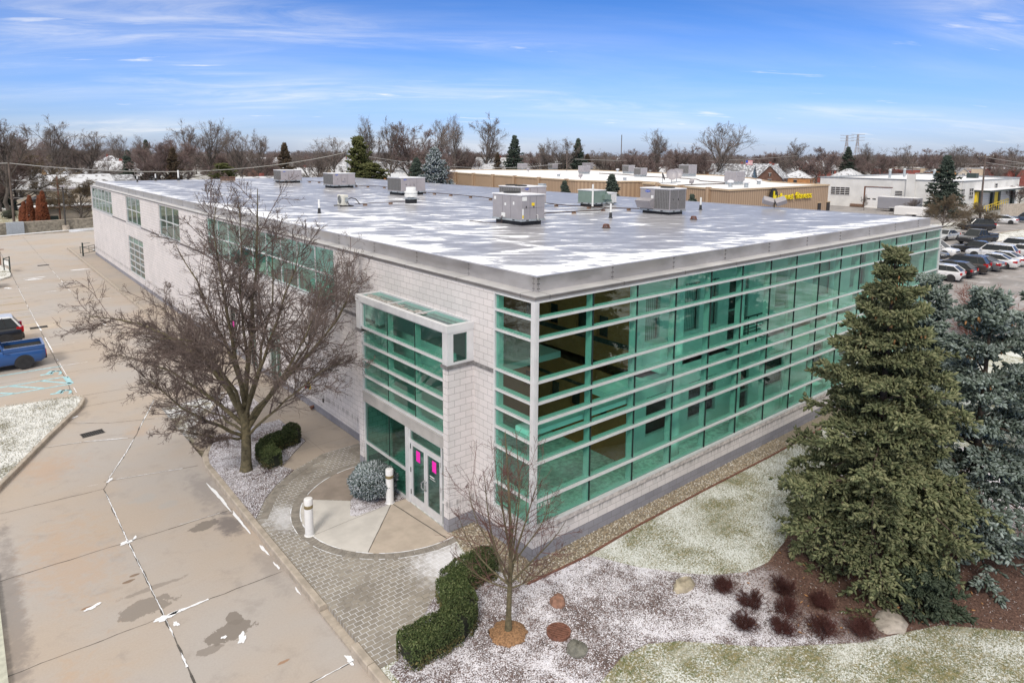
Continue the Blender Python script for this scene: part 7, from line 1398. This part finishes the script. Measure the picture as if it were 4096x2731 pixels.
house('tall white gabled house between centre trees and dark conifer', dp(1972,240), R(-60), 12, 9, 5.2, 4.4, 'white', M_SHING, 2)
house('orange sided house with steep snowy roof behind the tan roof left end', dp(2100,245), R(-35), 11, 9, 3.4, 4.2, 'orange brick', M_SHING, 2)
house('blue house with tall gable and patchy snow roof behind the tan building', dp(2935,222), R(-70), 13, 10, 3.4, 4.8, 'blue', M_SHING2, 3)
house('brown brick house with steep gable right of the blue house', dp(3060,245), R(-75), 9, 8, 3.6, 4.4, 'brown brick', M_SHING2, 2)
house('brown brick house with twin gable nearer the dark pole', dp(3098,240), R(15), 9, 8, 3.6, 4.0, 'brown brick', M_SHING2, 2)
house('long orange brick ranch house with snowy hip roof', dp(3205,262), R(20), 24, 10, 3.0, 2.6, 'orange brick', M_SHING, 5, True, True)
house('white bungalow with snowy hip roof beside the pale grey pole', dp(3400,262), R(10), 15, 10, 3.1, 3.2, 'white', M_SHING, 3, False, True)
house('red brick house with white porch beyond the white roof', dp(3560,290), R(0), 10, 8, 3.4, 2.8, 'red brick', M_SHING, 3)
taken = [(215,152),(395,160),(452,205),(95,170),(250,215),(1015,140),(1195,180),(1560,190),(1600,150),(1972,178),(2100,210),(2935,215),(3070,232),(3205,262),(3400,262),(3560,290)]
specs = []
for i in range(64):
    px = rh_.uniform(-80,4180); D_ = rh_.choice([225,255,290,330,370,420]); 
    if 1950 < px and D_ < 250: D_ += 60
    if all(abs(px-a) > 75*180/c or abs(D_-c) > 25 for a, c in taken): taken.append((px,D_)); specs.append((px,D_,rh_.choice(['beige','white','tan brick','brown brick','grey','red brick','orange brick','white','beige'])))
specs.sort()
ordn = ['first','second','third','fourth','fifth','sixth','seventh','eighth','ninth','tenth','eleventh','twelfth']
cnt_ = {}
for px, D_, col in specs:
    hip = rh_.random() < .3; k = (col, hip); n = cnt_.get(k,0); cnt_[k] = n+1
    house('far %s house with snowy %s roof, %s of its kind from the left' % (col, 'hip' if hip else 'gable', ordn[n]), dp(px,clear(px,D_)+8), R(rh_.choice([5,95])+rh_.uniform(-12,12)+(0 if px < 2000 else -40)), rh_.uniform(10,14), rh_.uniform(7.5,9.5), rh_.choice([3.0,3.2,3.4,5.4]), rh_.uniform(2.2,3.6), col, rh_.choice([M_SHING,M_SHING,M_SHING2]), 3, rh_.random() < .5, hip, 'far houses among the trees')
# shed with flat snowy roof, arborvitae, planter and tarp heap in the left yard
q = gp(500*.4356, 380+1135*.4356, .15); t = thing('shed', 'low beige shed with flat snowy roof in left yard', 'shed', (q.x,q.y,.1), R(5)); b = MB(); b.box(-3.6,-1.6,0,5,1.6,2.0); b.build('wall', HW['beige'], t); b = MB(); b.box(-4.4,-2.2,2.0,5.5,2.2,2.2); b.build('roof', M_SNOWROOF, t); b = MB(); b.box(-4.42,-2.23,1.9,5.52,-2.2,2.12); b.build('eave', M_WOOD, t)
M_ARB = leafmat('rust brown arborvitae', [(.10,.030,.015),(.16,.05,.025),(.22,.075,.035)])
for px, h, lb in ((205,.9*2.4,'shortest rust brown arborvitae, left of the row'),(232,2.9,'rust brown arborvitae next to the shortest'),(287,3.9,'tall narrow rust brown arborvitae standing alone'),(375,3.9,'rust brown arborvitae left one of the close pair'),(408,4.6,'tallest rust brown arborvitae of the close pair')):
    q = gp(px*.4356, 380+1166*.4356, .15); t = thing('arborvitae', lb, 'tree', q, 0, 'rust brown arborvitae by the concrete wall'); r = np.random.default_rng(px); n = 1600; zf = r.random(n); a = r.random(n)*6.283; rad = .16*h*(1-zf)**.6*(.55+.45*np.sqrt(r.random(n)))*(1+.1*np.sin(a*3)); P3_ = np.stack([rad*np.cos(a), rad*np.sin(a), .05+zf*h],1); d_ = unit_(np.stack([np.cos(a)*.5, np.sin(a)*.5, np.ones(n)],1)+r.normal(size=(n,3))*.2); V, F = scatter(SPIN_LV, SPIN_LF, P3_, frames(d_, np.full(n,.06), np.full(n,.32), r)); npmesh('foliage', V, F, M_ARB, t)
    b = MB(); b.cyl((0,0,-.1),(0,0,h*.8),.07,.02,6); b.build('trunk', M_BARK, t)
q = gp(475*.4356, 380+1152*.4356, .15); b = MB(); b.bbox(-.9,-.5,0,.9,.5,.7,.05); tag(b.build('storage_bin', M_STEELG, None, False, q), 'dark low storage bin beside the tallest arborvitae', 'bin')
q = gp(385*.4356, 380+985*.4356, .15); t = thing('tarp_heap', 'dark tarpaulin heap under the bare yard tree', 'tarp', q, R(10)); b = MB(); b.lathe([(3.2,0),(2.8,.5),(1.6,1.1),(.7,1.4),(.05,1.5)], 16); b.v = [(v[0]*1.0+.3*math.sin(i*2.1), v[1]*.5+.2*math.cos(i*1.3), v[2]*(.8+.25*math.sin(i*1.7))) for i, v in enumerate(b.v)]; b.build('cover', simple('dark tarp', (.05,.05,.065), .5, var=.9, scale=1.2), t)
q = gp(90*.4356, 380+1135*.4356, .15); globe('evergreen_bush', 'low dark green bush beside the left wooden pole', q, 1.1, .7, 1200, M_SPRUCED, .6)
# small vehicles on the road behind the tan building
for px, py, kind, col, rz, lb in ((40,752,'sedan','silver',1.0,'tiny silver car by the brown brick houses'),(130,797,'suv','dark',.3,'tiny dark suv on the road behind the tan roof'),(520,775,'pickup','white',.6,'tiny white pickup left of the white industrial building')): q = gp(3072+px*.4356, 380+py*.4356, 0); car(kind, lb, col, q, rz)
q = dp(2985,205); t = thing('flag', 'american flag on a thin pole beside the blue house', 'flag', q); hh = hz(q,640); b = MB(); b.cyl((0,0,0),(0,0,hh),.06,None,6); b.build('flag_pole', M_GALV, t); b = MB(); fl = 2.2; wv = lambda x: .12*math.sin(x*3)
for k in range(7):
    for j in range(6): b.poly([(fl*j/6,wv(fl*j/6),hh-.1-k*.19),(fl*(j+1)/6,wv(fl*(j+1)/6),hh-.1-k*.19-.04),(fl*(j+1)/6,wv(fl*(j+1)/6),hh-.1-(k+1)*.19-.04),(fl*j/6,wv(fl*j/6),hh-.1-(k+1)*.19)], 2 if (j < 2 and k < 4) else k % 2)
o = b.build('flag_cloth', [M_RED, M_WHITE, M_BLUE], t); o.rotation_euler = (0,0,R(-35))

# ------------------------------------------------------------------ leafless trees of the neighbourhood
PROTO = {}
def proto(key, tw, **k):
    tk, cw = bare_tree(**k); a = bpy.data.meshes
    t_ = npmesh('trunk', tk[0], tk[1], M_TREEW); c_ = npmesh('crown', cw[0], cw[1], tw); H = max(cw[0][:,2].max(), tk[0][:,2].max()); W = np.percentile(np.abs(cw[0][:,:2]),98)
    PROTO[key] = (t_.data, c_.data, H, W)
    for o in (t_, c_): bpy.data.objects.remove(o)
proto('vase1', M_TW1, seed=1, H=20, trunk=.40, nl=9, spread=34, dens=1.0, twig=.020, up=.07, lvl=5)
proto('vase2', M_TW1, seed=2, H=20, trunk=.38, nl=8, spread=30, dens=1.0, twig=.020, up=.09, fork=.28, lvl=5)
proto('vase3', M_TW1, seed=6, H=20, trunk=.36, nl=10, spread=38, dens=.95, twig=.020, up=.06, lvl=5)
proto('round1', M_TW2, seed=3, H=14, trunk=.30, nl=13, spread=52, dens=1.05, twig=.020, up=.07, lvl=5, fork=.14)
proto('round2', M_TW2, seed=4, H=14, trunk=.30, nl=12, spread=48, dens=1.05, twig=.020, up=.06, lvl=5, fork=.16)
proto('wide1', M_TW1, seed=5, H=15, trunk=.42, nl=12, spread=60, dens=1.0, twig=.022, up=.06, lvl=5, fork=.12, lr=.75)
proto('tan1', M_TW3, seed=7, H=11, trunk=.20, nl=15, spread=50, dens=1.05, twig=.020, up=.03, lvl=5, fork=.07)
def tree(key, px, ytop, D_, label, group, wf=1.0, rot=None, pos=None):
    D_ = clear(px, D_); q = pos if pos is not None else dp(px, D_); h = max(3.0, hz(q, ytop)); td, cd_, H, W = PROTO[key]; s = h/H
    t = thing('bare_tree', label, 'tree', (q.x,q.y,-.3), (rot if rot is not None else (px*.37) % 6.28), group); t.scale = (s*wf, s*wf, s)
    for nm, d_ in (('trunk',td),('crown',cd_)): o = bpy.data.objects.new(nm, d_); COL.objects.link(o); o.parent = t
    return t
GN = 'bare trees among the houses'
T_ = [('vase2',15,415,112,'tall bare tree cut by the left picture edge',1.1),('vase1',200,448,170,'tall bare vase shaped tree, upper left above the houses',1.05),('round1',120,520,185,'dense reddish bare tree below the tall upper left one',1.2),('wide1',355,510,178,'broad bare tree with thick low forking trunk at left',1.25),('round2',290,535,200,'dark reddish bare tree left of the low forking one',1.1),('vase3',495,527,225,'slim bare tree above the long glass roof left corner',.8),('vase2',560,532,235,'thin bare tree by the small dark conifer at left',.9),
 ('vase1',745,466,190,'tall bare tree, left one of the tall pair over the big tree',.95),('vase3',840,466,190,'tall bare tree, right one of the tall pair over the big tree',.85),('round1',690,522,172,'reddish bare tree under the tall pair',1.25),('round2',620,560,165,'low reddish bare tree left of the tall pair',1.1),('vase3',970,508,185,'bare tree spreading just right of the tall pair',1.0),('vase1',1035,508,195,'bare tree left of the farthest roof unit',1.0),('round2',900,575,200,'low reddish bare tree between tall pair and roof units',1.2),('round1',1060,590,210,'low reddish bare tree above the farthest roof unit',1.2),
 ('vase3',1345,538,225,'bare tree between the yellow green conifer and middle unit',1.1),('wide1',1270,585,170,'wide bare tree over the middle back unit',1.1),
 ('vase2',1475,452,168,'very tall bare tree with leaning trunk, leftmost of the central clump',.85),('vase1',1560,455,170,'very tall bare tree second in the central clump',.8),('round2',1645,468,172,'dense bare tree third in the central clump',.95),('vase3',1740,462,180,'tall bare tree fourth in the central clump',.75),('vase2',1825,445,178,'tall narrow bare tree fifth in the central clump',.72),('vase1',1945,440,168,'widest tall bare tree, right end of the central clump',.95),('round1',1800,560,160,'reddish thicket tree under the central clump',1.3),('round2',1880,590,155,'low thicket tree right under the central clump',1.3),('round1',1720,600,165,'low brown thicket tree behind the frosted conifer',1.3),
 ('vase1',2180,545,225,'bare tree behind the far left air units of the tan roof',1.0),('vase3',2262,543,220,'bare tree beside the dark conifer over the tan roof',.95),('wide1',2420,590,205,'low wide brownish bare tree right of the dark conifer',1.2),('vase2',2640,505,185,'tall bushy bare tree over the middle of the tan roof',1.15),('round2',2560,585,195,'low bare tree left of the tall bushy one',1.2),('round1',2720,560,200,'reddish bare tree between the two tall ones over tan roof',1.2),('vase3',2862,476,182,'tallest lone bare tree left of the blue house',1.05),('round2',2790,590,190,'low brown tree at the foot of the tallest lone tree',1.1),
 ('vase1',3190,545,275,'bare tree with rounded top above the orange brick ranch',1.1),('round1',3110,585,290,'reddish bare tree above the brown brick houses',1.3),('round2',3310,578,270,'dense bare tree left of the white bungalow',1.25),('vase2',3470,563,285,'bare tree right of the pylons',1.0),('wide1',3600,570,270,'wide bare tree above the white industrial roof',1.1),('round1',3540,600,260,'reddish bare tree in front of the right tree line',1.2),('round2',3730,585,330,'domed bare tree above the dark pine',1.2),('vase3',3870,575,340,'broad bare crown right of the dark pine',1.5),('round1',3960,585,330,'dense bare tree above the loading dock',1.4),('vase1',4060,572,320,'bare tree near the right edge of the tree line',1.3),('wide1',3990,640,225,'dark spreading bare tree behind the shop walls',.9)]
for key, px, yt, D_, lb, wf in T_: tree(key, px, yt, D_, lb, GN, wf)
q = gp(365*.4356, 380+1012*.4356, .15); tree('vase3', 160, 380+640*.4356, 0, 'bare yard tree in front of the long beige house', None, .8, 1.0, q)
q = gp(745*.4356, 380+1140*.4356, .15); tree('tan1', 325, 380+735*.4356, 0, 'orange tan bushy willow at the left building corner', None, 1.35, 2.0, q)
q = gp(680*.4356, 380+930*.4356, .15); tree('vase1', 296, 380+640*.4356, 0, 'small bare tree behind the orange tan willow', None, .8, 3.0, q)
q = gp(3072+1600*.4356, 380+1225*.4356, 0); tree('tan1', 3772, 380+870*.4356, 0, 'tan leafless bush at the foot of the dark pine', None, 1.0, 1.0, q); tree('tan1', 3800, 380+960*.4356, 0, 'smaller tan leafless bush right beside the pine foot', None, 1.2, 4.0, q+Vector((4,-4,0)))
q = gp(3072+2305*.4356, 380+1028*.4356, 0); tree('round2', 4070, 380+790*.4356, 0, 'small dark bare tree beside the loading dock', None, 1.15, 2.0, q)
q = gp(3072+880*.4356, 380+1058*.4356, 0); tree('vase2', 3455, 380+895*.4356, 0, 'thin pale sapling before the garage door', None, .9, 2.0, q); q = gp(3072+1320*.4356, 380+1085*.4356, 0); tree('vase3', 3645, 380+930*.4356, 0, 'thin bare sapling before the grey cargo trailer', None, 1.2, 2.0, q)
q = gp(3072+165*.4356, 380+785*.4356, 0); tree('round1', 3144, 380+665*.4356, 0, 'small bare tree before the orange brick ranch house', None, 1.2, 2.0, q)
for i, (px, yt, D_) in enumerate(((-60,500,118),(40,590,128),(-20,640,122))): tree(('round1','tan1','round2')[i], px, yt, D_, ('dense brown tree at left edge, tallest part','olive tan thicket tree at the left edge','low dark thicket tree at the left edge')[i], 'thicket at the left edge', 1.3)
for x, y, key, h, lb in ((24,-24,'vase1',15,'bare tree mirrored in the near half of the glass wall'),(38,-30,'vase3',16,'bare tree mirrored in the far half of the glass wall'),(52,-26,'round1',12,'rounded bare tree mirrored near the far end of the glass wall'),(14,-34,'wide1',14,'spreading bare tree mirrored beside the corner post')):
    td, cd_, H, W = PROTO[key]; t = thing('bare_tree', lb, 'tree', (x,y,-.2), x); t.scale = (h/H,)*3
    for nm, d_ in (('trunk',td),('crown',cd_)): o = bpy.data.objects.new(nm, d_); COL.objects.link(o); o.parent = t
# fillers along the tree line: one label per kind and stretch of the line
SEG = [(0,600,'above the left houses'),(600,1100,'above the roof, left part'),(1100,2000,'above the roof middle'),(2000,2700,'over the tan building, left'),(2700,3300,'over the blue house'),(3300,4200,'over the industrial building')]
rf_ = random.Random(5); fill = []
for i in range(118):
    px = -60+4260*(i+rf_.random())/118; D_ = rf_.choice([235,260,300,340,380,410]); 
    if px > 2900 and D_ < 250: D_ = 300
    fill.append((px, D_, rf_.choice(['round1','round2','round1','round2','vase3','wide1','vase1'])))
cnt_ = {}
for px, D_, key in fill:
    sgn = next(s for s in SEG if px < s[1] or s is SEG[-1]); hgt = rf_.uniform(9.5,13.2); D_ = clear(px, D_); yt = 613-(hgt-11.25)/D_*FPX
    kind = {'round1':'reddish','round2':'dense','vase1':'vase shaped','vase3':'upright','wide1':'spreading'}[key]; near = 'nearer' if D_ < 250 else ('distant' if D_ < 320 else 'farthest')
    k = (kind, near, sgn[2]); n = cnt_.get(k,0); cnt_[k] = n+1
    tree(key, px, yt, D_, '%s %s bare tree %s, %s from left' % (near, kind, sgn[2], ordn[min(n,11)]), 'bare trees of the tree line', rf_.uniform(1.0,1.5))
# conifers among them
CP = {}
def cproto(key, m, **k):
    w_, c, _ = conifer(low=True, **k); a = npmesh('trunk', w_[0], w_[1], M_TREEW); o = npmesh('crown', c[0], c[1], m); CP[key] = (a.data, o.data, k['H']); bpy.data.objects.remove(a); bpy.data.objects.remove(o)
cproto('dark', M_SPRUCEF, seed=41, H=10, Rm=2.6, z0=.4, nb=170, nbl=10, nsh=6, sl=.34, sr=.09, prof=.85, gap=.3)
cproto('frost', M_SPRUCEW, seed=42, H=10, Rm=3.4, z0=.3, nb=200, nbl=11, nsh=7, sl=.34, sr=.08, prof=.75, gap=.2)
cproto('yellow', M_SPRUCEY, seed=43, H=10, Rm=2.2, z0=.8, nb=130, nbl=9, nsh=6, sl=.4, sr=.10, prof=.4, gap=.5)
cproto('brown', leafmat('brown conifer needles', [(.05,.045,.03),(.085,.06,.04),(.11,.075,.05)]), seed=44, H=10, Rm=2.6, z0=.4, nb=150, nbl=9, nsh=6, sl=.36, sr=.08, prof=.8, gap=.3)
def ctree(key, px, ytop, D_, label, wf=1.0, pos=None, ybase=None):
    D_ = clear(px, D_); q = pos if pos is not None else dp(px, D_); h = max(1.5, hz(q, ytop)); td, cd_, H = CP[key]; s = h/H; t = thing('conifer_tree', label, 'tree', (q.x,q.y,-.1), px*.7 % 6.28, 'conifers among the houses'); t.scale = (s*wf,s*wf,s)
    for nm, d_ in (('trunk',td),('crown',cd_)): o = bpy.data.objects.new(nm, d_); COL.objects.link(o); o.parent = t
for a in [('dark',508,600,168,'dark green conifer above the left roof corner',1.0),('brown',580,660,165,'wide brownish conifer right of the dark one at left',1.3),('dark',585,560,250,'small dark conifer in the left tree line',1.0),('brown',690,590,165,'dark brown conifer behind the big tree top',1.0),('yellow',890,655,150,'olive bushy evergreen above left roof edge',2.2),('brown',1138,572,165,'brown green conifer above the farthest roof unit',1.0),('yellow',1437,550,118,'tall yellow green conifer right of the middle grey pole',1.0),('yellow',1490,655,112,'low yellow green spreading conifer at the roof edge',2.0),('dark',1665,632,112,'dark green conifer left of the frosted one',1.2),('frost',1738,588,96,'frosted blue grey conifer at the back roof edge',1.0),('dark',2058,543,150,'tall dark conifer over the left end of tan roof',1.15),('dark',2312,555,190,'tall dark conifer behind the tan roof pole pair',1.05),('dark',2250,622,185,'small dark conifer left of the tall dark one',1.1),('brown',2350,618,195,'brown green conifer right of the tall dark one',1.2),('dark',2450,697,76,'dark spruce growing in front of the tan wall',1.05),('dark',2261,722,84,'small frosted spruce in front of the tan wall',1.0),('dark',2776,776,72,'tiny spruce tip in front of the tan wall right part',1.0),('dark',3393,588,300,'dark conifer below the pylons',1.3),('dark',-30,640,125,'dark conifer at the left frame edge',1.4),('brown',1990,610,165,'brown conifer beside the tall white gabled house',1.0)]: ctree(*a)
q = gp(3072+1600*.4356, 380+1120*.4356, 0); ctree('dark', 3770, 622, 0, 'large dark pine standing before the white industrial building', 1.35, q)
# the far wood: one mass
r = np.random.default_rng(77); VV, FF, oo = [], [], 0
tk, cw = bare_tree(seed=9, H=14, trunk=.4, nl=8, spread=50, dens=.62, twig=.045, up=.06); tk2, cw2 = bare_tree(seed=10, H=14, trunk=.4, nl=8, spread=40, dens=.62, twig=.045, up=.09)
base = [join([tk,cw]), join([tk2,cw2])]
NF = 900; pxs = r.uniform(-150,4250,NF); Ds = np.where(r.random(NF) < .5, r.uniform(420,560,NF), r.uniform(560,1000,NF))
for k in (0,1):
    sel = np.nonzero(np.arange(NF) % 2 == k)[0]; V0, F0 = base[k]; pts = np.array([dp(pxs[i], Ds[i]) for i in sel]); pts[:,2] = -.5
    hh = r.uniform(9.5,13.5,len(sel))/V0[:,2].max(); a = r.random(len(sel))*6.283; M3 = np.zeros((len(sel),3,3)); ws = hh*r.uniform(1.0,1.5,len(sel))*(1+(Ds[sel]-420)/900); M3[:,0,0] = np.cos(a)*ws; M3[:,0,1] = -np.sin(a)*ws; M3[:,1,0] = np.sin(a)*ws; M3[:,1,1] = np.cos(a)*ws; M3[:,2,2] = hh
    V, F = scatter(V0, F0, pts, M3); VV.append(V); FF.append(F+oo); oo += len(V)
o = npmesh('far_wood', np.concatenate(VV), np.concatenate(FF), M_TWF); tag(o, 'far leafless wood along the whole horizon', 'wood', None, 'stuff')
